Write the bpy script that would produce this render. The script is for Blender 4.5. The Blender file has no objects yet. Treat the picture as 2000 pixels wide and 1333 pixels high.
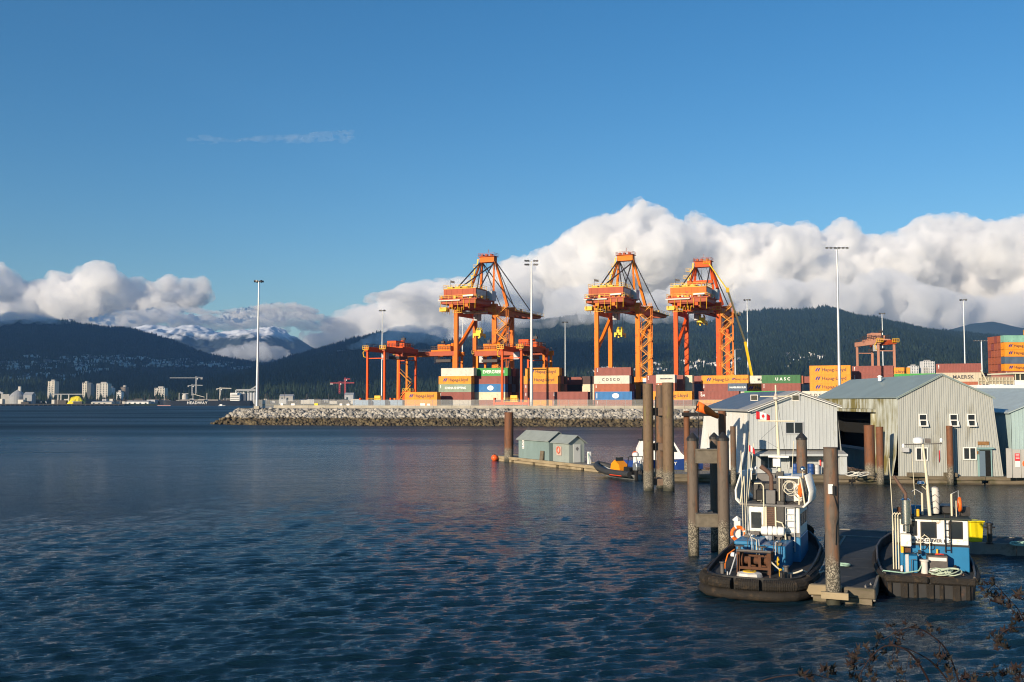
import bpy, bmesh, math, random
import numpy as np
from mathutils import Vector, Matrix, noise as mnoise

random.seed(7); RNG = np.random.default_rng(7)
SC = bpy.context.scene
COL = SC.collection

# ---------------------------------------------------------------- camera
CAM_H = 7.5
FPX = 1944.0                      # focal length in pixels of a 2000 px wide picture
TILT = math.atan((784.0 - 666.5) / FPX)
cam = bpy.data.cameras.new('camera'); cam.lens = 35.0; cam.sensor_width = 36.0
cam.clip_start = 0.1; cam.clip_end = 60000.0
camo = bpy.data.objects.new('camera', cam); COL.objects.link(camo)
camo.location = (0, 0, CAM_H); camo.rotation_euler = (math.pi / 2 + TILT, 0, 0)
SC.camera = camo

# ---------------------------------------------------------------- world, sun, exposure
SUN_EL = math.radians(14.0)
SUN_PHI = math.radians(40.0)      # angle of the sun from straight behind the camera towards the left
w = bpy.data.worlds.new('World'); SC.world = w; w.use_nodes = True
nt = w.node_tree; nt.nodes.clear()
sky = nt.nodes.new('ShaderNodeTexSky'); sky.sky_type = 'NISHITA'; sky.sun_disc = False
sky.sun_elevation = SUN_EL
sky.sun_rotation = math.pi + SUN_PHI
sky.altitude = 10; sky.air_density = 1.0; sky.dust_density = 0.05; sky.ozone_density = 3.0
bg = nt.nodes.new('ShaderNodeBackground'); bg.inputs['Strength'].default_value = 0.098
wo = nt.nodes.new('ShaderNodeOutputWorld')
hs = nt.nodes.new('ShaderNodeHueSaturation'); hs.inputs['Saturation'].default_value = 1.27
nt.links.new(sky.outputs[0], hs.inputs['Color']); nt.links.new(hs.outputs[0], bg.inputs['Color']); nt.links.new(bg.outputs[0], wo.inputs['Surface'])

sun = bpy.data.lights.new('sun', 'SUN'); sun.energy = 5.0; sun.angle = math.radians(0.55)
sun.color = (1.0, 0.83, 0.62)
suno = bpy.data.objects.new('sun', sun); COL.objects.link(suno)
sdir = Vector((-math.sin(SUN_PHI) * math.cos(SUN_EL), -math.cos(SUN_PHI) * math.cos(SUN_EL), math.sin(SUN_EL)))
suno.rotation_euler = sdir.to_track_quat('Z', 'Y').to_euler()
suno.location = (-60, -60, 80)

vs = SC.view_settings
vs.view_transform = 'Standard'; vs.look = 'None'; vs.gamma = 1.0; vs.use_curve_mapping = False
vs.exposure = 0.45
cy = SC.cycles
cy.max_bounces = 26; cy.diffuse_bounces = 3; cy.glossy_bounces = 4; cy.transmission_bounces = 6
cy.transparent_max_bounces = 16; cy.volume_bounces = 26
cy.use_denoising = True; cy.filter_width = 1.1
cy.use_adaptive_sampling = True; cy.adaptive_threshold = 0.015
cy.sample_clamp_indirect = 6.0
cy.caustics_reflective = False; cy.caustics_refractive = False

# ---------------------------------------------------------------- helpers
ST, CT = math.sin(TILT), math.cos(TILT)
def ray(px, py):
    u = (666.5 - py) / FPX
    return Vector(((px - 1000.0) / FPX, CT - u * ST, ST + u * CT))
def at(px, py, D):
    """world point seen at photo pixel px,py standing D metres ahead"""
    d = ray(px, py); return Vector((0, 0, CAM_H)) + d * (D / d.y)
def on(px, py, z=0.0):
    """world point at photo pixel px,py on the level z"""
    d = ray(px, py); return Vector((0, 0, CAM_H)) + d * ((z - CAM_H) / d.z)

def prop(o, label=None, cat=None, group=None, kind=None):
    if label: o['label'] = label
    if cat: o['category'] = cat
    if group: o['group'] = group
    if kind: o['kind'] = kind
    return o

def empty(name, loc=(0, 0, 0), rz=0.0, label=None, cat=None, group=None):
    o = bpy.data.objects.new(name, None); COL.objects.link(o)
    o.location = loc; o.rotation_euler = (0, 0, rz); o.empty_display_size = 0.2
    return prop(o, label, cat, group)

def link_mesh(name, me, mat=None, parent=None, loc=None, rz=None):
    o = bpy.data.objects.new(name, me); COL.objects.link(o)
    if mat is not None and not me.materials: me.materials.append(mat)
    if parent is not None: o.parent = parent
    if loc is not None: o.location = loc
    if rz is not None: o.rotation_euler = (0, 0, rz)
    return o

def set_mat(o, mat):
    """own material on an object that shares its mesh"""
    o.material_slots[0].link = 'OBJECT'; o.material_slots[0].material = mat

def copy_tree(o, parent=None):
    c = o.copy(); COL.objects.link(c); c.parent = parent
    for ch in o.children: copy_tree(ch, c)
    return c

def smooth(me, deg=40):
    for p in me.polygons: p.use_smooth = True
    try: me.set_sharp_from_angle(angle=math.radians(deg))
    except Exception: pass

class MB:
    """collects simple solids; build() makes them one mesh object"""
    def __init__(s): s.v = []; s.f = []
    def add(s, vs, fs):
        b = len(s.v); s.v += [tuple(x) for x in vs]; s.f += [tuple(i + b for i in f) for f in fs]; return s
    def box(s, c, d, rz=0.0, taper=1.0):
        hx, hy, hz = d[0] / 2, d[1] / 2, d[2] / 2; ca, sa = math.cos(rz), math.sin(rz); vs = []
        for z in (-1, 1):
            k = taper if z > 0 else 1.0
            for x, y in ((-1, -1), (1, -1), (1, 1), (-1, 1)):
                X, Y = x * hx * k, y * hy * k
                vs.append((c[0] + X * ca - Y * sa, c[1] + X * sa + Y * ca, c[2] + z * hz))
        return s.add(vs, [(0, 3, 2, 1), (4, 5, 6, 7), (0, 1, 5, 4), (1, 2, 6, 5), (2, 3, 7, 6), (3, 0, 4, 7)])
    def bx(s, x0, x1, y0, y1, z0, z1):
        return s.box(((x0 + x1) / 2, (y0 + y1) / 2, (z0 + z1) / 2), (x1 - x0, y1 - y0, z1 - z0))
    def beam(s, a, b, w, h=None, w2=None, up=None):
        a = Vector(a); b = Vector(b); h = h or w; k = (w2 / w) if w2 else 1.0
        d = (b - a).normalized(); up = Vector(up) if up else (Vector((0, 0, 1)) if abs(d.z) < 0.95 else Vector((1, 0, 0)))
        x = d.cross(up).normalized(); y = x.cross(d).normalized(); vs = []
        for p, q in ((a, 1.0), (b, k)):
            for i, j in ((-1, -1), (1, -1), (1, 1), (-1, 1)): vs.append(p + x * (i * w / 2 * q) + y * (j * h / 2 * q))
        return s.add(vs, [(0, 1, 2, 3), (7, 6, 5, 4), (0, 4, 5, 1), (1, 5, 6, 2), (2, 6, 7, 3), (3, 7, 4, 0)])
    def tube(s, pts, r, n=8, cap=True):
        pts = [Vector(p) for p in pts]; m = len(pts)
        rr = r if isinstance(r, (list, tuple)) else [r] * m
        ref = None; vs = []; fs = []
        for i, p in enumerate(pts):
            d = (pts[min(i + 1, m - 1)] - pts[max(i - 1, 0)])
            d = d.normalized() if d.length > 1e-9 else Vector((0, 0, 1))
            if ref is None: ref = Vector((0, 0, 1)) if abs(d.z) < 0.9 else Vector((1, 0, 0))
            x = d.cross(ref).normalized(); y = x.cross(d).normalized(); ref = y
            for k in range(n):
                a = 2 * math.pi * k / n; vs.append(p + x * (math.cos(a) * rr[i]) + y * (math.sin(a) * rr[i]))
        for i in range(m - 1):
            for k in range(n):
                a = i * n + k; b = i * n + (k + 1) % n; fs.append((a, b, b + n, a + n))
        if cap: fs.append(tuple(range(n - 1, -1, -1))); fs.append(tuple(range((m - 1) * n, m * n)))
        return s.add(vs, fs)
    def lathe(s, prof, c=(0, 0, 0), n=16):
        vs = []; fs = []; m = len(prof)
        for r, z in prof:
            for k in range(n):
                a = 2 * math.pi * k / n; vs.append((c[0] + r * math.cos(a), c[1] + r * math.sin(a), c[2] + z))
        for i in range(m - 1):
            for k in range(n):
                a = i * n + k; b = i * n + (k + 1) % n; fs.append((a, b, b + n, a + n))
        fs.append(tuple(range(n - 1, -1, -1))); fs.append(tuple(range((m - 1) * n, m * n)))
        return s.add(vs, fs)
    def prism(s, poly, y0, y1, axis='y'):
        """poly of (x,z) swept along y (or (y,z) along x, (x,y) along z)"""
        n = len(poly); vs = []
        for t in (y0, y1):
            for a, b in poly: vs.append({'y': (a, t, b), 'x': (t, a, b), 'z': (a, b, t)}[axis])
        fs = [tuple(range(n)), tuple(range(2 * n - 1, n - 1, -1))]
        for i in range(n):
            j = (i + 1) % n; fs.append((i, i + n, j + n, j))
        return s.add(vs, fs)
    def torus(s, c, R, r, axis='y', n=20, m=8, a0=0, a1=2 * math.pi):
        full = abs(a1 - a0 - 2 * math.pi) < 1e-6; k = n if full else n + 1; vs = []; fs = []
        for i in range(k):
            a = a0 + (a1 - a0) * i / n
            for j in range(m):
                b = 2 * math.pi * j / m; q = R + r * math.cos(b); e = r * math.sin(b)
                p = {'y': (q * math.cos(a), e, q * math.sin(a)), 'x': (e, q * math.cos(a), q * math.sin(a)), 'z': (q * math.cos(a), q * math.sin(a), e)}[axis]
                vs.append((c[0] + p[0], c[1] + p[1], c[2] + p[2]))
        for i in range(n):
            for j in range(m):
                a = i * m + j; b = ((i + 1) % k) * m + j; a2 = i * m + (j + 1) % m; b2 = ((i + 1) % k) * m + (j + 1) % m
                fs.append((a, b, b2, a2))
        return s.add(vs, fs)
    def ball(s, c, r, n=12, m=8):
        return s.lathe([(max(1e-3, r * math.sin(math.pi * i / m)), -r * math.cos(math.pi * i / m)) for i in range(m + 1)], c, n)
    def mesh(s, name='mesh', sm=False):
        me = bpy.data.meshes.new(name); me.from_pydata(s.v, [], s.f); me.update()
        bm = bmesh.new(); bm.from_mesh(me); bmesh.ops.recalc_face_normals(bm, faces=bm.faces); bm.to_mesh(me); bm.free()
        if sm: smooth(me)
        return me
    def build(s, name, mat, parent=None, sm=False, loc=None, rz=None, bevel=0.0):
        o = link_mesh(name, s.mesh(name, sm), mat, parent, loc, rz)
        if bevel:
            m = o.modifiers.new('edge', 'BEVEL'); m.width = bevel; m.segments = 1; m.limit_method = 'ANGLE'
        return o

def npmesh(name, verts, faces, sm=False):
    """mesh straight from numpy arrays (faces all triangles or all quads)"""
    me = bpy.data.meshes.new(name); n, k = faces.shape
    me.vertices.add(len(verts)); me.vertices.foreach_set('co', np.ascontiguousarray(verts, np.float32).ravel())
    me.loops.add(n * k); me.loops.foreach_set('vertex_index', np.ascontiguousarray(faces, np.int32).ravel())
    me.polygons.add(n); me.polygons.foreach_set('loop_start', np.arange(0, n * k, k, dtype=np.int32))
    me.polygons.foreach_set('loop_total', np.full(n, k, np.int32))
    if sm: me.polygons.foreach_set('use_smooth', np.ones(n, bool))
    me.update(calc_edges=True); me.validate(); return me

# ---------------------------------------------------------------- materials
MATS = {}
def mat(name, col, rough=0.6, metal=0.0, var=0.0, scale=1.0, dirt=None, dirt_amt=0.0, dirt_scale=1.5, bump=0.0, bump_scale=8.0, stretch=(1, 1, 1), spec=0.35, coat=0.0):
    """principled surface, brightness mottled by noise, with patches of a dirt colour and fine relief"""
    if name in MATS: return MATS[name]
    m = bpy.data.materials.new(name); m.use_nodes = True; t = m.node_tree; b = t.nodes['Principled BSDF']; L = t.links.new
    b.inputs['Roughness'].default_value = rough; b.inputs['Metallic'].default_value = metal
    b.inputs['Specular IOR Level'].default_value = spec; b.inputs['Coat Weight'].default_value = coat
    c4 = (*col, 1.0); b.inputs['Base Color'].default_value = c4
    m.diffuse_color = c4
    if var or dirt or bump:
        tc = t.nodes.new('ShaderNodeTexCoord'); mp = t.nodes.new('ShaderNodeMapping'); mp.inputs['Scale'].default_value = stretch
        L(tc.outputs['Object'], mp.inputs['Vector'])
        out = None
        if var:
            nz = t.nodes.new('ShaderNodeTexNoise'); nz.inputs['Scale'].default_value = scale; nz.inputs['Detail'].default_value = 5
            L(mp.outputs[0], nz.inputs['Vector'])
            mr = t.nodes.new('ShaderNodeMapRange'); mr.inputs[1].default_value = 0.25; mr.inputs[2].default_value = 0.75
            mr.inputs[3].default_value = 1 - var; mr.inputs[4].default_value = 1 + var; L(nz.outputs[0], mr.inputs[0])
            mx = t.nodes.new('ShaderNodeMix'); mx.data_type = 'RGBA'; mx.blend_type = 'MULTIPLY'; mx.inputs[0].default_value = 1.0
            mx.inputs[6].default_value = c4; L(mr.outputs[0], mx.inputs[7]); out = mx.outputs[2]
        if dirt:
            nz = t.nodes.new('ShaderNodeTexNoise'); nz.inputs['Scale'].default_value = dirt_scale; nz.inputs['Detail'].default_value = 7; nz.inputs['Roughness'].default_value = 0.65
            L(mp.outputs[0], nz.inputs['Vector'])
            mr = t.nodes.new('ShaderNodeMapRange'); mr.inputs[1].default_value = 0.62 - 0.3 * dirt_amt; mr.inputs[2].default_value = 0.78 - 0.3 * dirt_amt; L(nz.outputs[0], mr.inputs[0])
            mx = t.nodes.new('ShaderNodeMix'); mx.data_type = 'RGBA'; L(mr.outputs[0], mx.inputs[0])
            if out: L(out, mx.inputs[6])
            else: mx.inputs[6].default_value = c4
            mx.inputs[7].default_value = (*dirt, 1.0); out = mx.outputs[2]
        if out: L(out, b.inputs['Base Color'])
        if bump:
            nz = t.nodes.new('ShaderNodeTexNoise'); nz.inputs['Scale'].default_value = bump_scale; nz.inputs['Detail'].default_value = 6
            L(mp.outputs[0], nz.inputs['Vector'])
            bp = t.nodes.new('ShaderNodeBump'); bp.inputs['Strength'].default_value = bump; bp.inputs['Distance'].default_value = 0.05
            L(nz.outputs[0], bp.inputs['Height']); L(bp.outputs[0], b.inputs['Normal'])
    MATS[name] = m; return m
# ================================================================ water
def make_water():
    a = np.radians(np.concatenate([np.arange(-180, -38, 6.0), np.linspace(-34, 34, 620), np.arange(40, 180, 6.0)]))
    r = [2.0, 8.0, 14.0, 19.0, 22.0]; q = 23.0
    while q < 30000: r.append(q); q *= 1 + 0.0025 * (1 + (q / 130.0) ** 1.6)         # rings widen smoothly with distance
    r = np.array(r)
    A, R = np.meshgrid(a, r); X = R * np.sin(A); Y = R * np.cos(A)
    step = np.gradient(r)[:, None] * np.ones_like(A)
    arc = np.abs(np.gradient(a))[None, :] * R
    cell = np.maximum(step, arc)
    Z = np.zeros_like(X); DX = np.zeros_like(X); DY = np.zeros_like(X)
    rng = np.random.default_rng(3)
    for lam in np.geomspace(0.18, 0.95, 84):
        th = math.radians(108) + rng.normal(0, 0.22); k = 2 * math.pi / lam
        amp = 0.0078 * lam * min(1.0, (0.55 / lam) ** 0.8) * rng.uniform(0.5, 1.3); ph = rng.uniform(0, 6.28)
        fade = np.clip((lam / cell - 2.2) / 2.5, 0, 1)
        q = k * (X * math.cos(th) + Y * math.sin(th)) + ph
        Z += amp * fade * np.cos(q); s = amp * fade * np.sin(q) * 1.1
        DX -= s * math.cos(th); DY -= s * math.sin(th)
    gust = 1 + 0.45 * np.sin(X * 0.031 + 1.3 * np.sin(Y * 0.021)) * np.sin(Y * 0.043 + 0.8 * np.sin(X * 0.017))
    Z *= gust
    V = np.stack([X + DX, Y + DY, Z], -1).reshape(-1, 3)
    nr, na = X.shape; i = np.arange(nr - 1)[:, None] * na; j = np.arange(na)[None, :]; j2 = (j + 1) % na
    F = np.stack([i + j, i + j2, i + na + j2, i + na + j], -1).reshape(-1, 4)
    me = npmesh('water', V, F, True)
    m = bpy.data.materials.new('sea_water'); m.use_nodes = True; t = m.node_tree; L = t.links.new; b = t.nodes['Principled BSDF']
    b.inputs['Base Color'].default_value = (0.004, 0.017, 0.027, 1); b.inputs['Roughness'].default_value = 0.045; b.inputs['IOR'].default_value = 1.333
    tc = t.nodes.new('ShaderNodeTexCoord')
    def noise_node(scale, detail, stretch=(1, 1, 1), rough=0.5):
        mp = t.nodes.new('ShaderNodeMapping'); mp.inputs['Scale'].default_value = stretch; mp.inputs['Rotation'].default_value = (0, 0, -0.3)
        L(tc.outputs['Object'], mp.inputs['Vector'])
        n = t.nodes.new('ShaderNodeTexNoise'); n.inputs['Scale'].default_value = scale; n.inputs['Detail'].default_value = detail; n.inputs['Roughness'].default_value = rough
        L(mp.outputs[0], n.inputs['Vector']); return n.outputs[0]
    g = noise_node(0.012, 3, (0.45, 1.6, 1))                          # gust patches on the surface
    gr = t.nodes.new('ShaderNodeMapRange'); gr.inputs[1].default_value = 0.35; gr.inputs[2].default_value = 0.68; gr.inputs[3].default_value = 0.35; gr.inputs[4].default_value = 1.15; L(g, gr.inputs[0])
    bp1 = t.nodes.new('ShaderNodeBump'); bp1.inputs['Distance'].default_value = 0.16; L(gr.outputs[0], bp1.inputs['Strength'])
    L(noise_node(2.6, 6, (0.33, 1.5, 1), 0.66), bp1.inputs['Height'])
    bp2 = t.nodes.new('ShaderNodeBump'); bp2.inputs['Distance'].default_value = 0.035; bp2.inputs['Strength'].default_value = 0.8
    L(noise_node(5.5, 3, (0.6, 1.2, 1)), bp2.inputs['Height']); L(bp1.outputs[0], bp2.inputs['Normal'])
    bp3 = t.nodes.new('ShaderNodeBump'); bp3.inputs['Distance'].default_value = 0.75; ln3 = t.nodes.new('ShaderNodeVectorMath'); ln3.operation = 'LENGTH'; L(tc.outputs['Object'], ln3.inputs[0]); s3 = t.nodes.new('ShaderNodeMapRange'); s3.inputs[1].default_value = 50; s3.inputs[2].default_value = 220; s3.inputs[3].default_value = 0.2; s3.inputs[4].default_value = 1.0; L(ln3.outputs['Value'], s3.inputs[0]); L(s3.outputs[0], bp3.inputs['Strength'])
    L(noise_node(0.42, 5, (0.5, 1.0, 1), 0.6), bp3.inputs['Height']); L(bp3.outputs[0], bp1.inputs['Normal'])
    bp4 = t.nodes.new('ShaderNodeBump'); bp4.inputs['Distance'].default_value = 1.5; s4 = t.nodes.new('ShaderNodeMapRange'); s4.inputs[1].default_value = 70; s4.inputs[2].default_value = 300; L(ln3.outputs['Value'], s4.inputs[0]); L(s4.outputs[0], bp4.inputs['Strength'])
    L(noise_node(0.16, 6, (0.4, 1.0, 1), 0.7), bp4.inputs['Height']); L(bp4.outputs[0], bp3.inputs['Normal'])
    L(bp2.outputs[0], b.inputs['Normal'])
    ln = t.nodes.new('ShaderNodeVectorMath'); ln.operation = 'LENGTH'; L(tc.outputs['Object'], ln.inputs[0])     # open water is more wind-ruffled than the sheltered dock
    rr = t.nodes.new('ShaderNodeMapRange'); rr.inputs[1].default_value = 45; rr.inputs[2].default_value = 330; rr.inputs[3].default_value = 0.07; rr.inputs[4].default_value = 0.5; L(ln.outputs['Value'], rr.inputs[0])
    gm = t.nodes.new('ShaderNodeMapRange'); gm.inputs[1].default_value = 0.35; gm.inputs[2].default_value = 0.68; gm.inputs[3].default_value = 0.7; gm.inputs[4].default_value = 1.3; L(g, gm.inputs[0])
    rm = t.nodes.new('ShaderNodeMath'); rm.operation = 'MULTIPLY'; L(rr.outputs[0], rm.inputs[0]); L(gm.outputs[0], rm.inputs[1]); L(rm.outputs[0], b.inputs['Roughness'])
    o = link_mesh('water', me, m); prop(o, 'dark blue rippled harbour water', None, None, 'structure')
make_water()

# ================================================================ hills
def fbm(x, y, seed=0, octs=5, lac=2.03, gain=0.5):
    """cheap value-noise fbm on arrays, -1..1"""
    def vn(x, y, s):
        xi = np.floor(x).astype(np.int64); yi = np.floor(y).astype(np.int64); fx = x - xi; fy = y - yi
        fx = fx * fx * (3 - 2 * fx); fy = fy * fy * (3 - 2 * fy)
        def h(a, b):
            n = (a * 374761393 + b * 668265263 + s * 974711) & 0x7fffffff
            n = ((n ^ (n >> 13)) * 1274126177) & 0x7fffffff
            return ((n ^ (n >> 16)) & 0xffff) / 32767.5 - 1
        return (h(xi, yi) * (1 - fx) + h(xi + 1, yi) * fx) * (1 - fy) + (h(xi, yi + 1) * (1 - fx) + h(xi + 1, yi + 1) * fx) * fy
    t = np.zeros_like(x, dtype=float); a = 1.0; f = 1.0; n = 0
    for o in range(octs): t += a * vn(x * f + 17.3 * o, y * f - 9.1 * o, seed + o); n += a; a *= gain; f *= lac
    return t / n

def ground_mat(name, c1, c2, snow=None):
    m = bpy.data.materials.new(name); m.use_nodes = True; t = m.node_tree; L = t.links.new; b = t.nodes['Principled BSDF']
    b.inputs['Roughness'].default_value = 1.0; b.inputs['Specular IOR Level'].default_value = 0.1
    tc = t.nodes.new('ShaderNodeTexCoord'); n = t.nodes.new('ShaderNodeTexNoise'); n.inputs['Scale'].default_value = 0.012; n.inputs['Detail'].default_value = 8; n.inputs['Roughness'].default_value = 0.7
    L(tc.outputs['Object'], n.inputs['Vector'])
    r = t.nodes.new('ShaderNodeValToRGB'); r.color_ramp.elements[0].position = 0.35; r.color_ramp.elements[0].color = (*c1, 1)
    r.color_ramp.elements[1].position = 0.65; r.color_ramp.elements[1].color = (*c2, 1); L(n.outputs[0], r.inputs[0]); out = r.outputs[0]
    if snow:
        sp = t.nodes.new('ShaderNodeSeparateXYZ'); L(tc.outputs['Object'], sp.inputs[0])
        n2 = t.nodes.new('ShaderNodeTexNoise'); n2.inputs['Scale'].default_value = 0.006; n2.inputs['Detail'].default_value = 9; n2.inputs['Roughness'].default_value = 0.72; L(tc.outputs['Object'], n2.inputs['Vector'])
        ma = t.nodes.new('ShaderNodeMath'); ma.operation = 'MULTIPLY_ADD'; ma.inputs[1].default_value = snow[1]; L(n2.outputs[0], ma.inputs[0]); L(sp.outputs[2], ma.inputs[2])
        mr = t.nodes.new('ShaderNodeMapRange'); mr.inputs[1].default_value = snow[0]; mr.inputs[2].default_value = snow[0] + snow[2]; L(ma.outputs[0], mr.inputs[0])
        mx = t.nodes.new('ShaderNodeMix'); mx.data_type = 'RGBA'; L(mr.outputs[0], mx.inputs[0]); L(out, mx.inputs[6]); mx.inputs[7].default_value = (0.75, 0.78, 0.82, 1); out = mx.outputs[2]
    L(out, b.inputs['Base Color']); return m

M_FLOOR = ground_mat('forest_floor', (0.016, 0.026, 0.016), (0.04, 0.05, 0.028))
M_TREE = ground_mat('conifer_needles', (0.012, 0.024, 0.014), (0.032, 0.05, 0.024))
M_BARE = ground_mat('bare_winter_wood', (0.05, 0.045, 0.035), (0.09, 0.075, 0.055))

HILLS = {}
def hill(name, ridge, y0, y1, y2, z0, mat_, seed, rough=0.1, shape=1.3, nx=260, ny=90, foot=None, label=None, crag=0.0):
    """land rising from z0 at y0 to the ridge line (photo pixels, standing at y1) and falling to y2"""
    rx = np.array([(p[0] - 1000) / FPX * y1 for p in ridge]); rz = np.array([at(p[0], p[1], y1).z for p in ridge])
    x0, x1 = rx[0], rx[-1]
    # columns fan out from the viewpoint's neighbourhood only in density; the ridge itself is a fixed line in the land
    u = np.linspace(0, 1, nx); v = np.linspace(0, 1, ny)
    U, Vv = np.meshgrid(u, v); Y = y0 + (y2 - y0) * Vv
    X = x0 + (x1 - x0) * U
    def height(X, Y):
        H = np.interp(X * y1 / np.maximum(Y, 1) * 0.35 + X * 0.65, rx, rz)
        t = (Y - y0) / (y1 - y0)
        up = np.clip(t, 0, 1) ** shape
        dn = np.clip((Y - y1) / (y2 - y1), 0, 1)
        prof = np.where(t <= 1, up, 1 - 0.55 * dn)
        n = fbm(X / 900 + 3, Y / 900, seed) * 0.6 + (1 - 2 * np.abs(fbm(X / 420, Y / 800, seed + 9))) * 0.5
        lock = np.clip(np.abs(t - 1) * 3.5, 0, 1)
        z = z0 + (H - z0) * prof * (1 + rough * 2.2 * n * lock)
        return z + fbm(X / 130, Y / 130, seed + 5) * 7 * np.clip(t * 6, 0, 1) + crag * (1 - 2 * np.abs(fbm(X / 210, Y / 260, seed + 15, 6, 2.1, .6))) * np.clip(t * 2, 0, 1)
    Z = height(X, Y)
    V = np.stack([X, Y, Z], -1).reshape(-1, 3)
    i = np.arange(ny - 1)[:, None] * nx; j = np.arange(nx - 1)[None, :]
    F = np.stack([i + j, i + j + 1, i + nx + j + 1, i + nx + j], -1).reshape(-1, 4)
    o = link_mesh(name, npmesh(name, V, F, True), mat_); prop(o, label, None, None, 'structure')
    HILLS[name] = (height, x0, x1, y0, y1, y2)
    return height

def forest(name, height, n, xr, yr, size, seed, label, m=None, keep=None, sides=4):
    """a far-off wood: small tapered conifers joined as one mass"""
    g = np.random.default_rng(seed); x = g.uniform(*xr, n); y = g.uniform(*yr, n)
    if keep is not None: k = keep(x, y, g); x, y = x[k], y[k]
    z = height(x, y); n = len(x); h = g.normal(1, 0.25, n).clip(0.5, 1.7) * size; r = h * g.uniform(0.2, 0.3, n)
    a = np.arange(sides) * 2 * np.pi / sides
    base = np.stack([x[:, None] + r[:, None] * np.cos(a + x[:, None]), y[:, None] + r[:, None] * np.sin(a + x[:, None]), (z - h * 0.05)[:, None] + 0 * a], -1)
    tip = np.stack([x + g.normal(0, 0.4, n), y, z + h], -1)[:, None, :]
    V = np.concatenate([base, tip], 1).reshape(-1, 3); b = (np.arange(n) * (sides + 1))[:, None]
    k = np.arange(sides)[None, :]; k2 = (k + 1) % sides
    F = np.stack([b + k, b + k2, b + sides + 0 * k], -1).reshape(-1, 3)
    o = link_mesh(name, npmesh(name, V, F, False), m or M_TREE)
    prop(o, label, 'forest', None, 'stuff'); return o

# far-shore lowland
sh = MB(); sh.v = [(-9000, 1655, -2), (9000, 1655, -2), (9000, 1668, 3.0), (-9000, 1668, 3.0), (9000, 10700, 3.5), (-9000, 10700, 3.5)]
sh.f = [(0, 1, 2, 3), (3, 2, 4, 5)]
prop(sh.build('far_shore_ground', M_FLOOR), 'flat far shore of the inlet below the mountains', None, None, 'structure')

RIDGE_LEFT = [(-900, 640), (-500, 610), (-200, 618), (0, 632), (60, 627), (110, 626), (180, 637), (260, 645), (330, 664), (400, 692), (450, 702), (520, 712), (600, 727), (700, 746), (800, 762), (950, 775)]
hL = hill('left_hill', RIDGE_LEFT, 1900, 5600, 7000, 3.2, M_FLOOR, 11, 0.07, 1.25, 300, 110, label='dark forested hill with houses on its lower slope')
RIDGE_SNOW = [(60, 690), (200, 660), (250, 648), (290, 640), (330, 645), (385, 641), (430, 655), (460, 652), (500, 648), (535, 644), (560, 653), (600, 680), (640, 700), (700, 720), (800, 735)]
M_SNOW = ground_mat('snowy_rock', (0.03, 0.045, 0.05), (0.06, 0.075, 0.08), (690, 260, 60))
hS = hill('snowy_mountain', RIDGE_SNOW, 7000, 9500, 10600, 3.2, M_SNOW, 21, 0.16, 1.0, 300, 150, crag=38, label='distant snow-dusted mountain between the two forested slopes')
RIDGE_MID = [(470, 770), (560, 730), (600, 713), (650, 688), (700, 672), (760, 650), (830, 655), (880, 668), (940, 655), (1000, 640), (1060, 628), (1130, 618), (1200, 622), (1280, 618), (1350, 632), (1420, 645), (1500, 650), (1650, 660), (1900, 665), (2300, 690)]
hM = hill('mid_mountain', RIDGE_MID, 1950, 6600, 8200, 3.2, M_FLOOR, 31, 0.1, 1.15, 340, 120, label='long forested mountain with its top in the cloud behind the cranes')
RIDGE_RIGHT = [(1000, 770), (1150, 730), (1250, 690), (1330, 655), (1400, 626), (1450, 613), (1500, 606), (1560, 608), (1615, 602), (1640, 610), (1665, 621), (1700, 620), (1740, 633), (1800, 645), (1870, 652), (1930, 657), (2000, 665), (2200, 690), (2600, 700)]
hR = hill('right_mountain', RIDGE_RIGHT, 1900, 5200, 6600, 3.2, M_FLOOR, 41, 0.07, 1.2, 320, 110, label='rounded forested mountain behind the container yard')
RIDGE_FARR = [(1650, 690), (1780, 660), (1850, 645), (1900, 632), (1940, 628), (2000, 640), (2100, 650), (2500, 700)]
hF = hill('far_right_mountain', RIDGE_FARR, 6900, 8800, 10200, 3.2, M_FLOOR, 51, 0.08, 1.1, 140, 70, label='far bluish mountain at the picture edge under the clouds')

def house_band(x, y):
    """clearings of the hillside suburbs: 1 where houses stand"""
    z = hL(x, y); n = fbm(x / 260, y / 330, 77)
    return (z > 45) & (z < 185) & (n > -0.12) & (x < -350)

forest('forest', hL, 52000, (-3000, 200), (1950, 5700), 15, 1, 'dark conifer wood covering the left hill', keep=lambda x, y, g: ~house_band(x, y) | (g.random(len(x)) < 0.5))
forest('forest', hM, 52000, (-1700, 2200), (2100, 6700), 17, 2, 'conifer wood on the long mountain behind the cranes')
forest('forest', hR, 54000, (0, 2900), (2000, 5300), 16, 3, 'conifer wood on the rounded mountain behind the yard')
forest('forest', lambda x, y: 3.2 + 0 * x, 9000, (-1900, 1500), (1760, 2150), 15, 5, 'band of trees on the flat far shore', keep=lambda x, y, g: fbm(x / 90, y / 60, 3) > -0.15)
forest('bare_wood', lambda x, y: 3.2 + 0 * x, 3500, (-900, 1200), (1700, 1900), 9, 6, 'low leafless brown scrub along the far shore', m=M_BARE, keep=lambda x, y, g: fbm(x / 70, y / 50, 8) > 0.0)

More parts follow.
